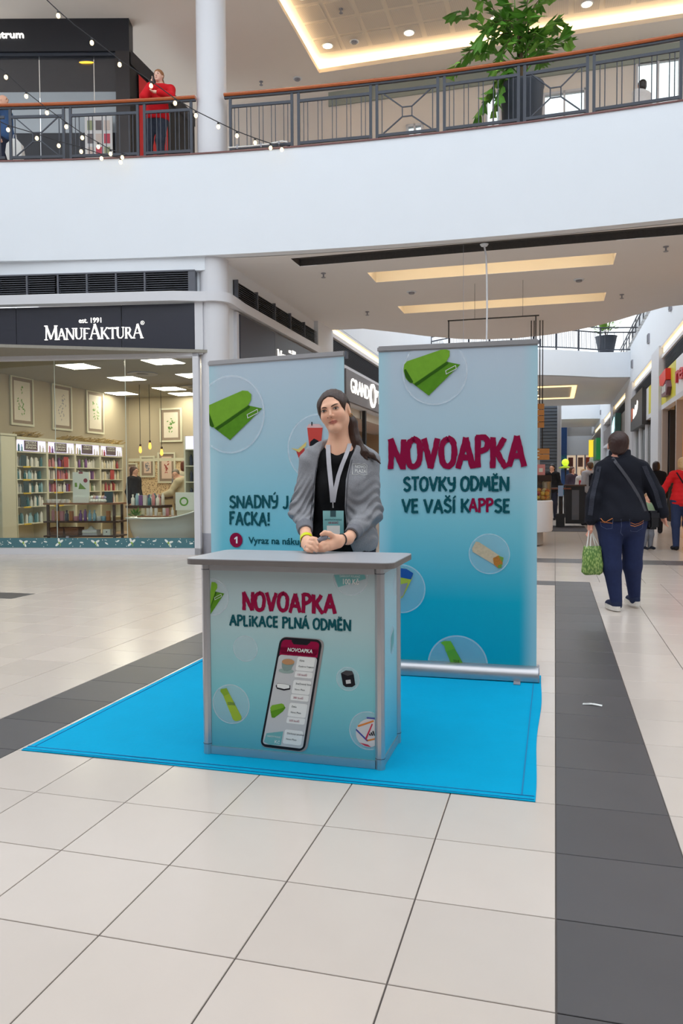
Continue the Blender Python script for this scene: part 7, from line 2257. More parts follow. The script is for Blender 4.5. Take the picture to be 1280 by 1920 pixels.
strap([(614.5, 826), (614.8, 836), (615.3, 850), (616.5, 870), (619, 895), (621.5, 920), (623.2, 942)], 8.5)
strap([(657, 826), (653.5, 840), (648, 855), (641, 872), (634, 893), (628, 920), (624.5, 942)], 8)
by = -.150
def bp_(px, py, o=0.0):
    p = gp(px, py, GO.y + by); return Vector((p[0], by - o, p[2]))
MB().tube([bp_(623.8, 940, .002), bp_(624, 946, .006), bp_(624.3, 952, .004)], [.004, .003, .004], 8).build('clip', m_alu, ln, smooth=True)
MB().prism([(605, 957.5), (644, 957.5), (644.5, 1018), (606, 1018)], lambda a, b, d: bp_(a, b, d), 0, .002).build('card', gradient_mat('badge print', [(0, (86, 160, 168)), (1, (150, 204, 204))], 2, .93, 1.08, .35), ln)
cd_ = ln.children[-1]
MB().face([bp_(*p, .0026) for p in ((619, 957.5), (629.5, 957.5), (629.5, 969), (619, 969))]).build('clip_window', mat('badge dark', (60, 92, 98), rough=.4), cd_)
fnb = lambda a, b, d=0: tuple(bp_(a, -b, .003))
text_on(MB(), 'REGISTRAČNÍ BONUS', fnb, 609, 640.5, -976, 3.2).build('badge_text', m_teal, cd_); text_on(MB(), '100 BODŮ', fnb, 615.5, 634, -981.8, 3.6, .01).build('badge_text', m_crim, cd_)
MB().face([bp_(*p, .0026) for p in ((612.5, 985.5), (637, 985.5), (637, 1009), (612.5, 1009))]).build('white_field', m_pw, cd_)
# ------------------------------------------------------------------ the other people
_shoe_m = cloth('shoe dark', (36, 36, 42))
def person(label, loc, H=1.7, J=None, rotz=0.0, f=-1, wide=1.0, skin=(224, 172, 148), hair=(60, 42, 34), hairstyle='short', top=(60, 60, 70), trousers=(44, 48, 64), shoes=(40, 40, 46),
           res=.014, sleeve=1.0, g_top=.018, g_tr=.014, head_yaw=0.0, head_tilt=0.0, face=True, hem=.82, top_name='jacket', tr_name='trousers', group=None, sole=None, quilt=0.0, smooth_it=0, hs=1.0):
    """one continuous body with clothes and hair as parts; f = -1 faces the viewer, +1 faces away (before rotz)"""
    s = H / 1.7
    D = dict(head=(0, 0, 1.585), neck=(0, .015, 1.43), sl=(-.17, .01, 1.385), sr=(.17, .01, 1.385), el=(-.215, .03, 1.10), er=(.215, .03, 1.10), wl=(-.22, -.03, .86), wr=(.22, -.03, .86),
             hl=(-.22, -.06, .78), hr=(.22, -.06, .78), pel=(0, .01, .95), kl=(-.10, -.01, .49), kr=(.10, -.01, .49), al=(-.10, .03, .08), ar=(.10, .03, .08))
    D = {k: np.array(v, float) * (1, -f, 1) * s for k, v in D.items()}
    if J:
        for k, v in J.items():
            D[k] = np.array(v, float)
    t = thing('person', label, 'person', loc, rotz, group)
    M = np.array(Matrix.Rotation(head_tilt, 3, 'Y') @ Matrix.Rotation(head_yaw, 3, 'Z'))
    hd = lambda x, y, z: D['head'] + M @ (np.array([x, -f * y, z]) * s * hs)
    R = M
    head = [El(hd(0, .016, .026), np.array((.072, .09, .08)) * s * hs, .02, R), El(hd(0, -.018, -.02), np.array((.058, .066, .082)) * s * hs, .03, R), El(hd(0, -.06, -.085), np.array((.022, .02, .018)) * s * hs, .03, R),
            Cp(hd(0, -.08, .01), hd(0, -.1, -.026), .008 * s, .011 * s, .012), Cp(hd(-.03, -.072, .02), hd(.03, -.072, .02), .012 * s, .012 * s, .02),
            El(hd(-.074, .014, -.006), np.array((.009, .017, .03)) * s * hs, .008, R), El(hd(.074, .014, -.006), np.array((.009, .017, .03)) * s * hs, .008, R)]
    neck = [Cp(hd(0, .022, -.06), D['neck'], .05 * s, .058 * s, .03)]
    dx = np.array([.03, 0, 0]) * s
    tor = [Cp(D['neck'] + (D['pel'] - D['neck']) * .12, D['pel'] + (D['neck'] - D['pel']) * .45, .095 * s * wide, .10 * s * wide, .06, sc=(1 / 1.3, 1.1, 1)),
           Cp(D['sl'] + dx, D['sr'] - dx, .058 * s, .058 * s, .06), El(D['pel'] + (D['neck'] - D['pel']) * .2, np.array((.15 * wide, .115 * wide, .16)) * s, .07), El(D['pel'] - np.array([0, 0, .04 * s]), np.array((.165 * wide, .125 * wide, .13)) * s, .06)]
    arms = []
    for a in 'lr':
        arms.append([Cp(D['s' + a], D['e' + a], .052 * s * (1 + (wide - 1) * .6), .042 * s * (1 + (wide - 1) * .5), .03), Cp(D['e' + a], D['w' + a], .042 * s * (1 + (wide - 1) * .5), .030 * s, .03)])
    hands = []
    for a in 'lr':
        w_, h_ = D['w' + a], D['h' + a]
        d = h_ - w_; d = d / np.linalg.norm(d)
        sd = 1 if a == 'r' else -1
        side = np.array([0, -f, 0]) - d * np.dot(d, (0, -f, 0)); side = side / max(np.linalg.norm(side), 1e-6)
        nn = np.cross(d, side)
        hands.append(Cp(w_, h_, .027 * s, .026 * s, .02, sc=None))
        for q in range(4):
            b = h_ + side * (.024 - .016 * q) * s + d * .012 * s
            m_ = b + d * .035 * s - nn * sd * .008 * s
            e_ = m_ + d * (.030 - .004 * abs(q - 1.5)) * s - nn * sd * .018 * s
            hands += Ch([b, m_, e_], [.0095 * s, .009 * s, .0075 * s], .005)
        hands += Ch([w_ + d * .03 * s + side * .022 * s, h_ + side * .042 * s, h_ + d * .03 * s + side * .045 * s], [.012 * s, .0105 * s, .008 * s], .01)
    legs = []
    for a, sx in (('l', -1), ('r', 1)):
        hip = D['pel'] + np.array([sx * .088 * (1 + (wide - 1) * .7), 0, -.05]) * s
        wf = 1 + (wide - 1) * .9
        legs += Ch([hip, D['k' + a], D['a' + a]], [.085 * s * wf, .058 * s * wf, .040 * s * (1 + (wide - 1) * .5)], .04)
        legs.append(Cp(D['a' + a] - np.array([0, 0, .03]) * s, D['a' + a] + np.array([sx * .01, f * .16, -.05]) * s, .034 * s, .027 * s, .03))
    ext = np.array([list(D.values())])[0]
    lo, hi = ext.min(0) - .2 * s, ext.max(0) + .2 * s
    zt = D['head'][2]
    g = (ax_(lo[0], hi[0], res), ax_(lo[1], hi[1], res), ax_(-.03, hi[2], res, [(zt - .13 * s, zt + .13 * s, res * .6)]))
    blob('body', head + neck + tor + arms[0] + arms[1] + hands + legs, g, skin_mat('skin %d %d %d' % skin, skin), t, smooth_it=smooth_it)
    # top
    tp = inflate(tor, g_top)
    for k, a in enumerate('lr'):
        e = D['e' + a] + (D['w' + a] - D['e' + a]) * max(0, (sleeve - .5) * 2) if sleeve > .5 else None
        tp += inflate(arms[k][:1], g_top)
        if e is not None:
            w_ = D['e' + a] + (D['w' + a] - D['e' + a]) * (sleeve - .5) * 2 * .97
            tp.append(Cp(D['e' + a], w_, arms[k][0][4] + g_top, .034 * s + g_top * .8, .03))
    hz_ = hem * s
    tp.append(El((D['pel'] + np.array([0, 0, -.01])), np.array((.175 * wide, .135 * wide, .17)) * s + g_top, .05))
    nk = D['neck']
    tp.append(Fn(lambda X, Y, Z: np.sqrt((X - nk[0]) ** 2 + (Y - nk[1] + f * -.02) ** 2 + 0 * Z) - .060 * s, (-.2 + nk[0], -.2 + nk[1], nk[2] - .01), (.2 + nk[0], .2 + nk[1], nk[2] + .3), .01, '-'))
    tp.append(Fn(lambda X, Y, Z: hz_ - Z + 0 * X + 0 * Y, (-2, -2, -1), (2, 2, 3), .002, '&'))
    fq = 2 * math.pi / .075
    tp.append(Fn(lambda X, Y, Z: (.003 * np.sin(38 * Z + 26 * X + 3 * np.sin(20 * Y)) + quilt * np.abs(np.sin(fq * .5 * Z))) + 0 * Y, (-2, -2, .3), (2, 2, 3), 0, '~'))
    # arms below the hem keep their sleeves: rebuild them after the hem cut
    for k, a in enumerate('lr'):
        if sleeve > .5:
            w_ = D['e' + a] + (D['w' + a] - D['e' + a]) * (sleeve - .5) * 2 * .97
            tp += [Cp(D['e' + a], w_, arms[k][0][4] + g_top, .034 * s + g_top * .8, .03)]
    blob(top_name, tp, (g[0], g[1], ax_(min(hz_, D['wl'][2], D['wr'][2]) - .05, D['neck'][2] + .12, res)), cloth('%s %d %d %d' % ((top_name,) + top), top, .1, 50, .15, 120), t, smooth_it=smooth_it)
    tr = inflate([p for p in legs if p[3] > .036 * s], g_tr) + [El(D['pel'] - np.array([0, 0, .03 * s]), np.array((.168 * wide, .13 * wide, .14)) * s + g_tr, .05)]
    blob(tr_name, tr, (g[0], g[1], ax_(.02, D['pel'][2] + .2, res)), cloth('%s %d %d %d' % ((tr_name,) + trousers), trousers, .15, 30, .15, 150), t, smooth_it=smooth_it)
    for a, sx in (('l', -1), ('r', 1)):
        A = D['a' + a]
        c_ = [Cp(A - np.array([0, 0, .02]) * s, A + np.array([sx * .012, f * .17, -.042]) * s, .048 * s, .037 * s, .02), Cp(A + np.array([0, -f * .02, -.03]) * s, A + np.array([0, 0, .01]) * s, .045 * s, .046 * s, .02)]
        z0 = max(A[2] - .08 * s, 0)
        c_.append(Fn(lambda X, Y, Z: z0 - Z + 0 * X + 0 * Y, (-2, -2, -1), (2, 2, 1), .002, '&'))
        q = min(res, .010)
        so, _, _ = blob('shoe', c_, (ax_(A[0] - .12, A[0] + .12, q), ax_(A[1] - .28, A[1] + .28, q), ax_(z0 - .02, A[2] + .09, q)), cloth('shoe %d %d %d' % shoes, shoes), t)
        if sole:
            n = 20
            P_ = []
            for k in range(n):
                an = 2 * math.pi * k / n
                P_.append((A[0] + sx * .006 * s + .054 * s * math.cos(an), A[1] + f * .075 * s + .152 * s * math.sin(an)))
            MB().prism(P_, lambda a_, b_, d_: (a_, b_, d_), z0, z0 + .042 * s).build('sole', cloth('sole %d %d %d' % sole, sole, .05), so)
    # hair
    hh = []
    if hairstyle != 'bald':
        hh = [El(hd(0, .022, .034), np.array((.082, .099, .086)) * s * hs, .02, R), El(hd(0, -.09, -.03), np.array((.062, .07, .085)) * s * hs, .012, R, '-')]
        if hairstyle == 'short':
            hh.insert(1, El(hd(0, .06, -.01), np.array((.07, .05, .07)) * s * hs, .03, R))
            hh.append(El(hd(0, -.02, -.15), np.array((.1, .13, .085)) * s * hs, .01, R, '-'))
        elif hairstyle == 'bob':
            hh.insert(1, El(hd(0, .035, -.04), np.array((.085, .085, .10)) * s * hs, .03, R))
        elif hairstyle == 'long':
            hh.insert(1, Cp(hd(0, .045, -.02), hd(0, .075, -.25), .075 * s, .06 * s, .04, sc=(1 / 1.15, 1.3, 1)))
        elif hairstyle == 'pony':
            hh.insert(1, Cp(hd(0, .10, .02), hd(.0, .14, -.06), .03 * s, .034 * s, .02)); hh.insert(2, Cp(hd(.0, .14, -.06), hd(.0, .11, -.15), .034 * s, .012 * s, .02))
            hh.append(El(hd(0, -.0, -.16), np.array((.1, .12, .085)) * s * hs, .01, R, '-'))
        hh.append(Fn(lambda X, Y, Z: .003 * np.sin(190 * X + 120 * Y + 60 * Z) * np.sin(90 * Z + 50 * X), (-2, -2, 0), (2, 2, 3), 0, '~'))
        lo_, hi_ = D['head'] - .24 * s, D['head'] + .24 * s
        lo_[2] -= .2 * s
        q = min(res, .008)
        blob('hair', hh, (ax_(lo_[0], hi_[0], q), ax_(lo_[1], hi_[1], q), ax_(lo_[2], hi_[2], q)), hair_mat('hair %d %d %d' % hair, hair), t)
    if face:
        for sx in (-1, 1):
            c = hd(sx * .031, -.079, .004)
            MB().lathe([(0, -.006), (.0045, -.0045), (.006, 0), (.0045, .0045), (0, .006)], 8, tuple(c), 1.3).build('eye', m_iris, t, smooth='all')
            MB().tube([tuple(hd(sx * a, -.088 + abs(a - .03) * .15, b)) for a, b in ((.016, .021), (.03, .026), (.044, .021))], [.002, .003, .0015], 5).build('eyebrow', m_brow, t)
        MB().tube([tuple(hd(a, -.083 + abs(a) * .2, -.058)) for a in (-.02, -.01, 0, .01, .02)], [.001, .003, .0035, .003, .001], 6).build('lips', mat('lips', (186, 104, 100), rough=.5), t, smooth='all')
    return t, D

# --- woman in a navy jacket walking away with a green bag
LO = Vector((2.64, 7.30, 0))
def lp(px, py, Y=7.30):
    v = at_y(px, py, Y); return (v.x - LO.x, v.y - LO.y, v.z)
Jl = dict(head=lp(1158, 836, 7.33), neck=lp(1163, 866, 7.34), sl=lp(1130, 880, 7.34), sr=lp(1203, 880, 7.32), el=lp(1113, 935, 7.30), er=lp(1230, 925, 7.30), wl=lp(1107, 978, 7.28), wr=lp(1243, 963, 7.28), hl=lp(1106, 991, 7.30), hr=lp(1244, 974, 7.30),
          pel=(.0, .02, .88), kl=lp(1147, 1062, 7.30), kr=lp(1185, 1060, 7.38), al=lp(1155, 1128, 7.27), ar=lp(1189, 1119, 7.44))
lady, LD = person('heavyset woman in a navy jacket and jeans walking away with a green bag', LO, 1.69, Jl, 0, 1, 1.40, skin=(222, 160, 138), hair=(56, 34, 30), hairstyle='short', top=(24, 26, 36), trousers=(38, 48, 84), shoes=(38, 46, 74),
                  res=.0085, g_top=.016, g_tr=.006, head_yaw=-.25, head_tilt=.06, face=False, hem=.855, hs=1.16, top_name='jacket', tr_name='jeans', sole=(226, 220, 212))
lbv = None
_vs, _fs = [], []
for ch in lady.children:
    if ch.name.split('.')[0] in ('jacket', 'jeans'):
        n_ = len(_vs); _vs += [tuple(v.co) for v in ch.data.vertices]; _fs += [tuple(i + n_ for i in p.vertices) for p in ch.data.polygons]
lbv = BVHTree.FromPolygons(_vs, _fs)
camLL = Vector((-LO.x, -LO.y, 1.23))
def lhit(px, py, off=.004):
    d = _ray(px, py).normalized(); loc, n, i, ds = lbv.ray_cast(camLL, d)
    return None if loc is None else loc - d * off
def lstrip(name, pts, r, m, parent):
    P_ = [p for p in (lhit(*q) for q in pts) if p is not None]
    if len(P_) > 1: return MB().tube(P_, r, 6).build(name, m, parent, smooth=True)
m_st = mat('orange stitching', (206, 126, 70), rough=.7)
for pts in ([(1126, 972), (1130, 977), (1138, 980), (1148, 981)], [(1125, 978), (1133, 980), (1140, 976), (1148, 972)], [(1182, 980), (1190, 983), (1198, 981), (1206, 976)], [(1182, 985), (1190, 987), (1199, 984), (1206, 980)]):
    lstrip('pocket_stitch', pts, .0035, m_st, lady)
for pts in ([(1124, 971), (1127, 987), (1137, 992), (1147, 991), (1149, 974)], [(1180, 974), (1182, 996), (1193, 997), (1204, 990), (1206, 976)], [(1164, 974), (1165, 985), (1163, 999), (1167, 1004)]):
    lstrip('seam', pts, .0018, mat('blue stitching', (92, 104, 140), rough=.7), lady)
# grey sleeve panels and collar
for pts in ([(1118, 874), (1114, 895), (1109, 915), (1105, 935), (1103, 955), (1101, 968)], [(1212, 873), (1219, 890), (1226, 905), (1233, 920), (1238, 938), (1243, 955)]):
    pts = [(a[0] + (b[0] - a[0]) * j / 6, a[1] + (b[1] - a[1]) * j / 6) for a, b in zip(pts[:-1], pts[1:]) for j in range(6)]
    P_ = [lhit(*q, .006) for q in pts]; Q_ = [lhit(q[0] + (9 if q[0] < 1150 else -9), q[1] + 1, .006) for q in pts]
    ok = [k for k in range(len(pts)) if P_[k] and Q_[k]]
    n_ = len(ok)
    if n_ > 1:
        MB().add([tuple(P_[k]) for k in ok] + [tuple(Q_[k]) for k in ok], [(k, n_ + k, n_ + k + 1, k + 1) for k in range(n_ - 1)]).build('sleeve_panel', cloth('sleeve panel grey', (52, 54, 64), .2, 90, .6, 70), lady, True)
c_ = Vector(LD['neck'])
MB().lathe([(.12, -.04), (.098, .0), (.094, .075), (.086, .085), (.080, .03)], 24, (c_.x - .008, c_.y, c_.z + .03), 1.05, 1.0).build('collar', cloth('collar navy', (32, 34, 44)), lady, smooth=True)
# cross-body bag
cb = thing('crossbody_bag', 'small black shoulder bag hanging from a strap at the navy woman’s right hip', 'bag', LO)
P_ = [p for p in (lhit(*q, .008) for q in ((1148, 858), (1155, 868), (1165, 881), (1176, 896), (1186, 911), (1196, 928), (1204, 945), (1209, 958))) if p is not None]
P_.append(Vector(lp(1214, 966, 7.26)))
q_ = Vector((.011, 0, .009))
n_ = len(P_)
MB().add([tuple(p - q_) for p in P_] + [tuple(p + q_) for p in P_] + [tuple(p - q_ + Vector((0, .003, 0))) for p in P_] + [tuple(p + q_ + Vector((0, .003, 0))) for p in P_], [(k, n_ + k, n_ + k + 1, k + 1) for k in range(n_ - 1)] + [(2 * n_ + k, 2 * n_ + k + 1, 3 * n_ + k + 1, 3 * n_ + k) for k in range(n_ - 1)]).build('strap', mat('strap dark grey', (66, 66, 74), rough=.6), cb)
bc = Vector(lp(1219, 974, 7.30))
MB().bbox(bc.x - .045, bc.y - .09, bc.z - .09, bc.x + .05, bc.y + .10, bc.z + .075, .02, 2).build('body', mat('black leather', (22, 22, 26), rough=.35, bump=.3, bscale=60), cb, True)
MB().bbox(bc.x - .05, bc.y - .095, bc.z + .0, bc.x + .055, bc.y + .08, bc.z + .085, .02, 2).build('flap', mat('black leather 2', (34, 34, 40), rough=.35), cb, True)
# green carrier bag
gb_ = thing('green_carrier_bag', 'green leaf patterned carrier bag held in the navy woman’s left hand', 'bag', LO)
bt, bb = Vector(lp(1111, 1024, 7.30)), Vector(lp(1110, 1077, 7.30))
hw, hd_ = .085, .045
rings = []
for z_, w_, d_, sk in ((bb.z, .070, .04, -.005), (bb.z + .02, .094, .052, -.004), (bb.z + .1, .096, .055, .003), (bb.z + .2, .088, .045, -.004), (bt.z, .082, .02, .0)):
    r_ = []
    for k in range(20):
        a = 2 * math.pi * k / 20
        r_.append((bb.x + sk + w_ * math.copysign(abs(math.cos(a)) ** .6, math.cos(a)) + .004 * math.sin(7 * a + z_ * 60), bb.y + d_ * math.copysign(abs(math.sin(a)) ** .6, math.sin(a)), z_ + .004 * math.sin(3 * a)))
    rings.append(r_)
_gm = bpy.data.materials.new('leaf print'); _gm.use_nodes = True
_n, _l2 = _gm.node_tree.nodes, _gm.node_tree.links
_tc = _n.new('ShaderNodeTexCoord'); _vo = _n.new('ShaderNodeTexVoronoi'); _vo.inputs['Scale'].default_value = 75
_mp = _n.new('ShaderNodeMapping'); _mp.inputs['Scale'].default_value = (1, 1, .45); _mp.inputs['Rotation'].default_value = (.3, .5, .2)
_l2.new(_tc.outputs['Object'], _mp.inputs['Vector']); _l2.new(_mp.outputs['Vector'], _vo.inputs['Vector'])
_cr = _n.new('ShaderNodeValToRGB'); _cr.color_ramp.elements[0].color = lin((164, 188, 110)); _cr.color_ramp.elements[1].color = lin((92, 130, 60)); _cr.color_ramp.elements[0].position = .25; _cr.color_ramp.elements[1].position = .6
_l2.new(_vo.outputs['Distance'], _cr.inputs['Fac']); _l2.new(_cr.outputs['Color'], _n['Principled BSDF'].inputs['Base Color']); _n['Principled BSDF'].inputs['Roughness'].default_value = .4
MB().loft(rings).build('sack', _gm, gb_, True)
hz_ = Vector(lp(1106, 997, 7.29))
for dy, dx in ((-.02, -.05), (.02, .045)):
    MB().tube([(bt.x + dx - .012, bt.y + dy * .8, bt.z - .01), (hz_.x + dx * .25, hz_.y + dy * .3, hz_.z + .01), (hz_.x + .0, hz_.y, hz_.z + .012), (hz_.x + dx * .1 + .012, hz_.y + dy * .3, hz_.z), (bt.x + dx + .02, bt.y + dy * .8, bt.z - .01)], .0055, 6).build('handle', m_pw, gb_, smooth=True)

# --- people in the corridor
def at_floor(px, py):
    return at_z(px, py, 0)
p = at_z(1268, 1032, 0)
rw, RD = person('blonde woman in a red quilted jacket at the right edge of the picture', (p.x + .08, p.y, 0), 1.62, dict(el=(-.30, .02, 1.06), wl=(-.40, .08, .86), hl=(-.43, .10, .79)), -.1, 1, 1.05, hair=(196, 158, 110), hairstyle='bob', top=(204, 30, 34), trousers=(44, 54, 84), shoes=(30, 30, 34), res=.013, quilt=.008, face=False, hem=.80)
for q in rw.children:
    pass
MB().tube([(-.14, -.15, 1.36), (-.02, -.17, 1.15), (.14, -.15, .95)], .012, 6).build('bag_strap', m_pk, rw)
p = at_z(1213, 1031, 0)
person('small child in grey trousers and green sleeves beside the navy woman’s hip', (p.x, p.y, 0), 1.06, dict(head=(0, 0, .93), neck=(0, .01, .80), sl=(-.105, .01, .765), sr=(.105, .01, .765), el=(-.14, 0, .6), er=(.14, 0, .6), wl=(-.13, -.06, .47), wr=(.15, -.03, .46), hl=(-.13, -.08, .43), hr=(.15, -.04, .42), pel=(0, 0, .50), kl=(-.06, -.01, .27), kr=(.06, -.01, .27), al=(-.065, .01, .06), ar=(.065, .01, .06)), .3, -1, 1.15,
       hair=(176, 136, 100), hairstyle='short', top=(146, 172, 140), trousers=(120, 122, 130), shoes=(34, 36, 46), res=.011, hem=.46, top_name='jumper')
p = at_z(1228, 1000, 0)
person('dark haired woman in a black coat between the navy woman and the red jacket', (p.x, p.y, 0), 1.66, None, -.2, 1, 1.1, hair=(44, 28, 28), hairstyle='bob', top=(20, 21, 28), trousers=(28, 28, 34), res=.014, face=False, hem=.70, top_name='coat')
p = at_z(1104, 985, 0)
bp, BD = person('distant man in a grey shirt with a dark backpack left of the navy woman', (p.x, p.y, 0), 1.74, None, .3, 1, 1.0, hair=(92, 72, 56), hairstyle='short', top=(182, 182, 190), trousers=(70, 74, 86), res=.016, face=False, sleeve=.5, top_name='shirt')
MB().bbox(-.14, -.30, 1.02, .16, -.13, 1.42, .05, 2).build('backpack', cloth('backpack dark', (36, 38, 50)), bp, True)
p = at_z(1034, 975, 0)
person('dark clothed person standing behind the slatted kiosk counter', (p.x, p.y, 0), 1.75, None, 2.6, 1, 1.0, hair=(24, 22, 24), hairstyle='long', top=(26, 26, 30), res=.016, face=False)
p = at_z(1014, 974, 0)
person('person in a black top half hidden behind the tall right banner', (p.x - .1, p.y, 0), 1.68, None, 2.9, 1, 1.0, hair=(24, 22, 24), hairstyle='short', top=(30, 30, 34), res=.018, face=False)
p = at_z(1072, 972, 0)
person('distant person in a dark jumper beside the food court counter', (p.x, p.y, 0), 1.68, None, .5, -1, 1.0, hair=(90, 60, 44), hairstyle='bob', top=(70, 62, 76), res=.018)
p = at_z(1092, 974, 0)
person('distant person in a pale top beside the food court counter', (p.x, p.y, 0), 1.6, None, -.5, -1, 1.0, hair=(196, 160, 110), hairstyle='bob', top=(206, 200, 196), res=.018)

# --- people inside the cosmetics shop
q = at_y(252, 900, 17.25)
person('dark haired shopper in a black top at the rear shop counter', (q.x, 17.25, 0), 1.60, None, 1.2, -1, 1.0, hair=(74, 42, 28), hairstyle='long', top=(26, 24, 28), res=.015)
q = at_y(333, 900, 15.9)
person('grey haired customer in a cream coat bending over the shop counter', (q.x + .12, 15.9, 0), 1.62, dict(head=(-.16, -.02, 1.40), neck=(-.06, 0, 1.30), sl=(-.10, -.15, 1.25), sr=(-.02, .16, 1.26), el=(-.22, -.2, 1.03), er=(-.18, .18, 1.04), wl=(-.40, -.12, .98), wr=(-.38, .10, .98), hl=(-.46, -.10, .96), hr=(-.44, .08, .96)), 0, -1, 1.15, hair=(132, 120, 104), hairstyle='short', top=(206, 190, 158), trousers=(150, 130, 104), res=.014, face=False, hem=.7, top_name='coat')
q = at_y(345, 870, 17.4)
person('auburn haired shop assistant in a cream top behind the grey haired customer', (q.x, 17.4, 0), 1.72, None, .3, 1, 1.0, hair=(104, 48, 28), hairstyle='bob', top=(212, 200, 176), res=.015, face=False)

# --- people on the upper gallery
WO = Vector((-3.21, 13.72, Z1))
def wp(px, py, Y=13.72):
    v = at_y(px, py, Y); return (v.x - WO.x, v.y - WO.y, v.z - WO.z)
rwoman, _ = person('woman in a red sweatshirt leaning on the balcony railing with a phone', WO, 1.70, dict(head=wp(297, 143, 13.66), neck=wp(301, 163, 13.72), sl=wp(281, 170, 13.70), sr=wp(321, 168, 13.72), el=wp(270, 181, 13.42), er=wp(321, 181, 13.50), wl=wp(281, 160, 13.46), wr=wp(298, 173, 13.38), hl=wp(285, 151, 13.50), hr=wp(289, 172, 13.37), pel=(.03, .06, .92)), 0, -1, 1.12, skin=(236, 190, 168), hair=(150, 100, 62), hairstyle='pony', top=(204, 26, 36), trousers=(62, 68, 82), res=.012, head_yaw=-.25, hem=.84, top_name='sweatshirt', tr_name='jeans')
ph_ = thing('mobile_phone', 'dark mobile phone held up by the woman in red', 'phone', WO)
c_ = Vector(wp(288, 150, 13.47))
MB().bbox(c_.x - .012, c_.y - .035, c_.z - .07, c_.x - .002, c_.y + .035, c_.z + .07, .004, 1).build('case', m_pk, ph_); MB().box(c_.x - .002, c_.y - .03, c_.z - .06, c_.x - .0012, c_.y + .03, c_.z + .06).build('screen', m_slat, ph_)
q = at_y(13, 240, 14.4)
man, MD = person('bald man in a blue shirt walking behind the left balcony railing', (q.x - .05, 14.4, Z1), 1.62, None, 1.35, -1, 1.1, skin=(232, 178, 150), hairstyle='bald', top=(66, 96, 140), trousers=(46, 52, 70), res=.014, sleeve=.75, top_name='shirt')
q = at_y(24, 275, 14.15)
sb_ = thing('carrier_bag', 'white carrier bag held by the bald man on the balcony', 'bag', (q.x + .04, 14.15, q.z - .25))
MB().loft([[(a * x_, b * y_, z_) for a, b in ((-1, -1), (1, -1), (1, 1), (-1, 1))] for x_, y_, z_ in ((.12, .05, 0), (.15, .07, .12), (.13, .06, .28), (.04, .03, .38))]).build('sack', m_pw, sb_, True)
MB().tube([(-.03, 0, .37), (-.02, 0, .46), (.02, 0, .46), (.03, 0, .37)], .006, 6).build('handle', m_pw, sb_, True)
q = at_y(1202, 182, 13.3)
person('dark haired person whose head shows above the balcony edge at right', (q.x, 13.3, Z1), 1.26, None, .4, 1, 1.0, hair=(44, 34, 30), hairstyle='bob', top=(206, 200, 196), res=.014, face=False)
# ------------------------------------------------------------------ festoon lights from the hall roof to the balcony railing
m_wire = mat('cable black', (40, 40, 44), rough=.6)
m_bulb = glow('festoon bulb', (255, 226, 170), 2.4)
_bulb = MB().lathe([(0, -.062), (.018, -.056), (.029, -.035), (.026, -.012), (.014, .004)], 12).mesh('bulb', m_bulb, True)
_sock = MB().lathe([(.014, 0), (.017, .004), (.017, .035), (.008, .045)], 10).mesh('socket', m_wire, True)
def festoon(label, pts, ya, yb, bulbs, ext=None):
    P = []
    n = len(pts)
    L = [0]
    for k in range(1, n):
        L.append(L[-1] + math.hypot(pts[k][0] - pts[k - 1][0], pts[k][1] - pts[k - 1][1]))
    def Yof(px):
        for k in range(n - 1):
            if pts[k][0] <= px <= pts[k + 1][0]:
                t = (px - pts[k][0]) / (pts[k + 1][0] - pts[k][0]); l = L[k] + t * (L[k + 1] - L[k])
                py = pts[k][1] + t * (pts[k + 1][1] - pts[k][1])
                return py, ya + (yb - ya) * l / L[-1]
        return pts[-1][1], yb
    P = [at_y(px, py, Yof(px)[1]) for px, py in pts]
    o = P[-1].copy()
    t = thing('string_light', label, 'string light', o, group='festoon strings on the balcony')
    if ext:
        P = [P[0] + (P[0] - P[1]).normalized() * ext + Vector((0, 0, .12 * ext))] + P
    MB().tube([p - o for p in P], .007, 6).build('cable', m_wire, t, smooth=True)
    for px in bulbs:
        py, Y = Yof(px)
        p = at_y(px, py, Y) - o
        s = link('socket', _sock, t, p - Vector((0, 0, .043)))
        link('bulb', _bulb, s, (0, 0, 0))
    return t
festoon('upper string of warm bulbs sloping past the woman in red to the right railing', [(88, 0), (109, 20), (140, 47), (172, 71), (224, 112), (283, 152), (327, 184), (367, 208), (409, 229), (444, 246), (478, 259), (507, 269), (528, 272), (543, 274)], 11.2, 12.75, [109, 172, 224, 283, 328, 367, 409, 444, 478, 507, 528], 2.5)
festoon('middle string of warm bulbs ending low on the left railing', [(-30, 100), (0, 128), (11, 136), (49, 172), (88, 203), (125, 230), (154, 250), (184, 267), (206, 280), (232, 288), (238, 290)], 12.1, 13.05, [-22, 11, 49, 88, 124, 154, 184, 207, 229], 2.5)
festoon('lowest string of warm bulbs along the foot of the left railing', [(-30, 222), (0, 228), (15, 235), (69, 251), (110, 265), (152, 276), (190, 289), (226, 296), (232, 292)], 12.7, 13.1, [-20, 15, 69, 110, 152, 190, 226], 1.5)
# lit tube at the railing foot
t = thing('rope_light', 'short white rope light tied to the railing foot right of the column', 'string light', (0, 0, 0))
MB().tube([rail_pt(-1.85, Z1 + .10, .05), rail_pt(-1.5, Z1 + .10, .05), rail_pt(-1.2, Z1 + .11, .05), rail_pt(-.95, Z1 + .14, .05), rail_pt(-.86, Z1 + .12, .05)], .012, 6).build('tube', m_pw, t, smooth=True)
for x in (-1.7, -1.3, -1.0):
    MB().tube([rail_pt(x, Z1 + .07, .05), rail_pt(x, Z1 + .14, .05)], .016, 6).build('clip', m_greymet, t)

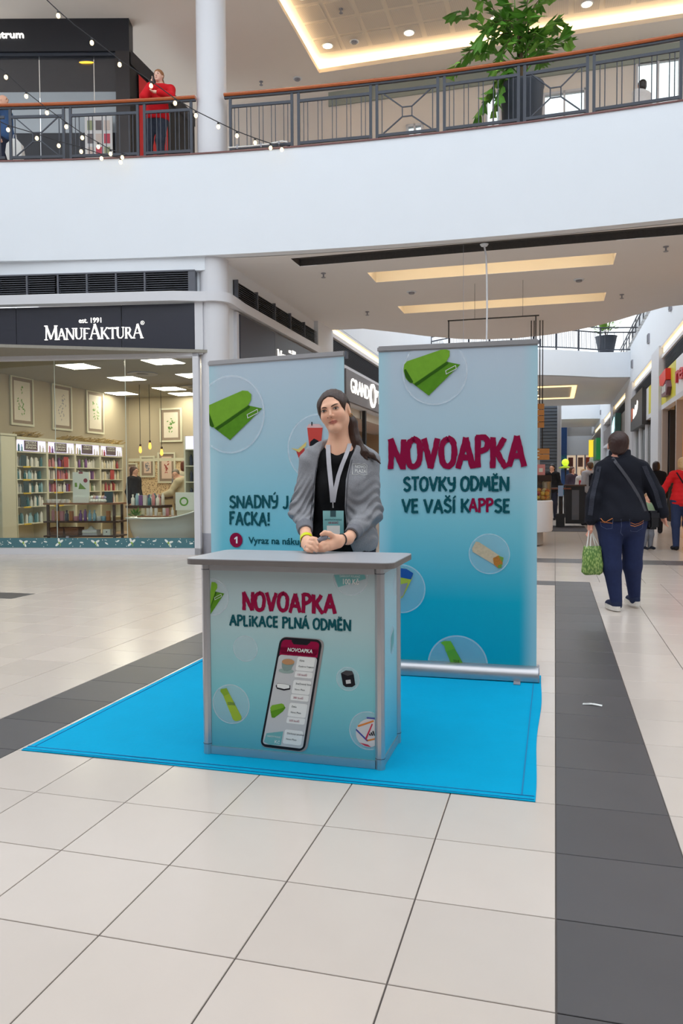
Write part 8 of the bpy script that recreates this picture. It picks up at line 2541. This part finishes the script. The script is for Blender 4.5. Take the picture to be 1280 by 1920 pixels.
# ------------------------------------------------------------------ fishtail palm in a dark planter behind the railing
PO_ = at_y(978, 205, 13.05); PO_.z = Z1
pm = thing('potted_palm', 'tall fishtail palm in a dark round planter behind the balcony railing', 'plant', PO_)
MB().lathe([(.28, 0), (.30, .03), (.345, .98), (.36, 1.0), (.36, 1.04), (.33, 1.04), (.32, .98), (.05, .97)], 28).build('planter', m_pot, pm, smooth=True)
MB().lathe([(.05, .975), (.315, .985)], 20).build('soil', mat('soil', (60, 46, 36), rough=.95), pm)
for a, h_ in ((0.3, 1.1), (2.2, 1.3), (4.3, .9)):
    MB().tube([(.08 * math.cos(a), .08 * math.sin(a), .98), (.07 * math.cos(a), .07 * math.sin(a), .98 + h_ * .5), (.12 * math.cos(a), .12 * math.sin(a), .98 + h_)], [.035, .03, .022], 8).build('trunk', m_bark, pm, smooth=True)
_lf = MB().add([(0, 0, 0), (.06, .0, -.035), (.125, .006, -.062), (.112, .004, -.03), (.155, .010, -.020), (.122, .004, -.002), (.138, .008, .030), (.06, .0, .022), (.055, .012, -.003)],
               [(0, 1, 8), (1, 2, 3, 8), (8, 3, 4, 5), (8, 5, 6, 7), (0, 8, 7)]).mesh('leaflet', m_leaf)
_lf2 = MB().add([(0, 0, 0), (.05, .0, -.03), (.10, .008, -.075), (.11, .006, -.03), (.13, .012, .0), (.06, .0, .03), (.05, .012, -.002)],
                [(0, 1, 6), (1, 2, 3, 6), (6, 3, 4, 5), (0, 6, 5)]).mesh('leaflet', mat('leaf bright', (132, 186, 74), rough=.45, noise=.3, nscale=14, rnd=.2))
rn = random.Random(17)
ends = [(858, 20, -.2), (875, -25, .2), (920, -40, .3), (960, -60, -.2), (1000, -45, .1), (1035, -15, .2), (1062, 78, -.15), (1045, 45, .3), (853, 122, -.1), (880, 95, .35), (1020, 110, .45), (905, 60, -.4), (990, 30, -.45), (900, 205, .1), (935, 120, -.45), (1010, 60, -.3), (945, 30, .35), (930, 200, -.2)]
nleaf = 0
for k, (ex_, ey_, dy) in enumerate(ends):
    tip = at_y(ex_, ey_, 13.05 + dy) - PO_
    low = ey_ > 150
    z0 = 1.25 + .35 * (k % 3) if not low else 1.5
    b = Vector((.06 * math.cos(k), .06 * math.sin(k), z0))
    mid = b.lerp(tip, .5) + Vector((0, 0, .30 if not low else .35))
    pts = [b * (1 - t_) ** 2 + mid * 2 * t_ * (1 - t_) + tip * t_ ** 2 for t_ in [j / 12 for j in range(13)]]
    fr = MB().tube(pts, [.012 - .0008 * j for j in range(13)], 5).build('frond', m_bark if k % 3 else m_leaf, pm, smooth=True)
    for j in range(16):
        t_ = .22 + .78 * j / 15
        p = b * (1 - t_) ** 2 + mid * 2 * t_ * (1 - t_) + tip * t_ ** 2
        d = ((mid - b) * (1 - t_) + (tip - mid) * t_).normalized()
        sd = 1 if j % 2 else -1
        side = d.cross(Vector((0, 0, 1))).normalized() * sd
        dirn = (d * .55 + side * rn.uniform(.4, 1.0) + Vector((0, 0, rn.uniform(-.75, .1)))).normalized()
        up = Vector((rn.uniform(-.5, .5), rn.uniform(-.5, .5), 1)).normalized()
        z_ = (up - dirn * up.dot(dirn)).normalized(); y_ = z_.cross(dirn)
        # leaf blades lie roughly flat: local z is the blade width direction
        M_ = Matrix((dirn, z_, y_)).transposed().to_4x4()
        sc_ = rn.uniform(1.5, 2.3)
        o = link('leaflet', _lf if rn.random() < .65 else _lf2, fr)
        o.matrix_local = Matrix.Translation(p) @ M_ @ Matrix.Scale(sc_, 4)
        nleaf += 1

# ------------------------------------------------------------------ more of the upper shop
fnu = lambda a, b, d: (a, SY - .001 - d, b)
x1 = at_y(45, 66, SY).x; z_ = at_y(20, 72, SY).z
wd_ = (at_y(45, 66, SY).x - at_y(0, 66, SY).x)
text_on(MB(), 'centrum', fnu, x1 - wd_ * 1.62, x1, z_, .135, .01, depth=.03).build('lettering', m_litw, us_)
t = thing('window_poster', 'leaflet rack with product pictures behind the left balcony railing', 'poster', (0, 0, 0))
x0_, xe_ = at_y(161, 250, SY).x, at_y(212, 250, SY).x
MB().box(x0_, SY - .06, Z1, xe_, SY - .03, 8.56).build('board', mat('rack white', (216, 214, 212), rough=.5), t)
rn = random.Random(8)
for k in range(12):
    a = x0_ + .05 + (k % 3) * (xe_ - x0_ - .05) / 3; z = 7.5 + (k // 3) * .26
    MB().box(a, SY - .065, z, a + .12, SY - .061, z + .19).build('leaflet_card', mat('rack card %d' % (k % 4), [(196, 70, 90), (150, 156, 120), (110, 100, 100), (206, 190, 180)][k % 4], rough=.6), t)
t = thing('lamp_reflection', 'oval yellow lamp reflection built as a glowing disc on the dark upper shop glass', 'reflection', at_y(162, 117, SY + .1))
MB().lathe([(.0, -.012), (.12, -.01), (.15, 0), (.12, .01), (0, .012)], 18, (0, 0, 0), 1, .3).build('lens', glow('reflection amber', (255, 190, 60), 2.0), t, smooth=True)  # glowing disc painted in as the reflection of a lamp
MB().lathe([(.16, .0), (.13, .03)], 18, (0, 0, 0), 1, .3).build('rim', m_slat, t)
# pot plant on the far bridge
p = at_z(1146, 661, Z1)
t = thing('potted_plant', 'leafy potted plant behind the curved bridge railing', 'plant', (p.x, p.y + .7, Z1))
MB().lathe([(.30, 0), (.45, .75), (.48, .8), (.4, .8), (.36, .7), (.05, .68)], 18).build('planter', m_pot, t, smooth=True)
rn = random.Random(6); lf = MB()
for k in range(260):
    a, e_ = rn.uniform(0, 6.28), rn.uniform(.1, 1.5); r_ = rn.uniform(.2, .75)
    d = Vector((math.cos(a) * math.cos(e_), math.sin(a) * math.cos(e_), math.sin(e_))); b = Vector((0, 0, .8)) + d * r_ + Vector((0, 0, r_ * .5))
    s = Vector((-d.y, d.x, .3)).normalized() * .05
    lf.face([b, b + d * .08 + s, b + d * .2, b + d * .08 - s])
tag(lf.build('foliage', m_leaf2, t), kind='stuff')
for a in (0, 2.1, 4.2):
    MB().tube([(0, 0, .7), (.15 * math.cos(a), .15 * math.sin(a), 1.3)], .02, 5).build('stem', m_bark, t)
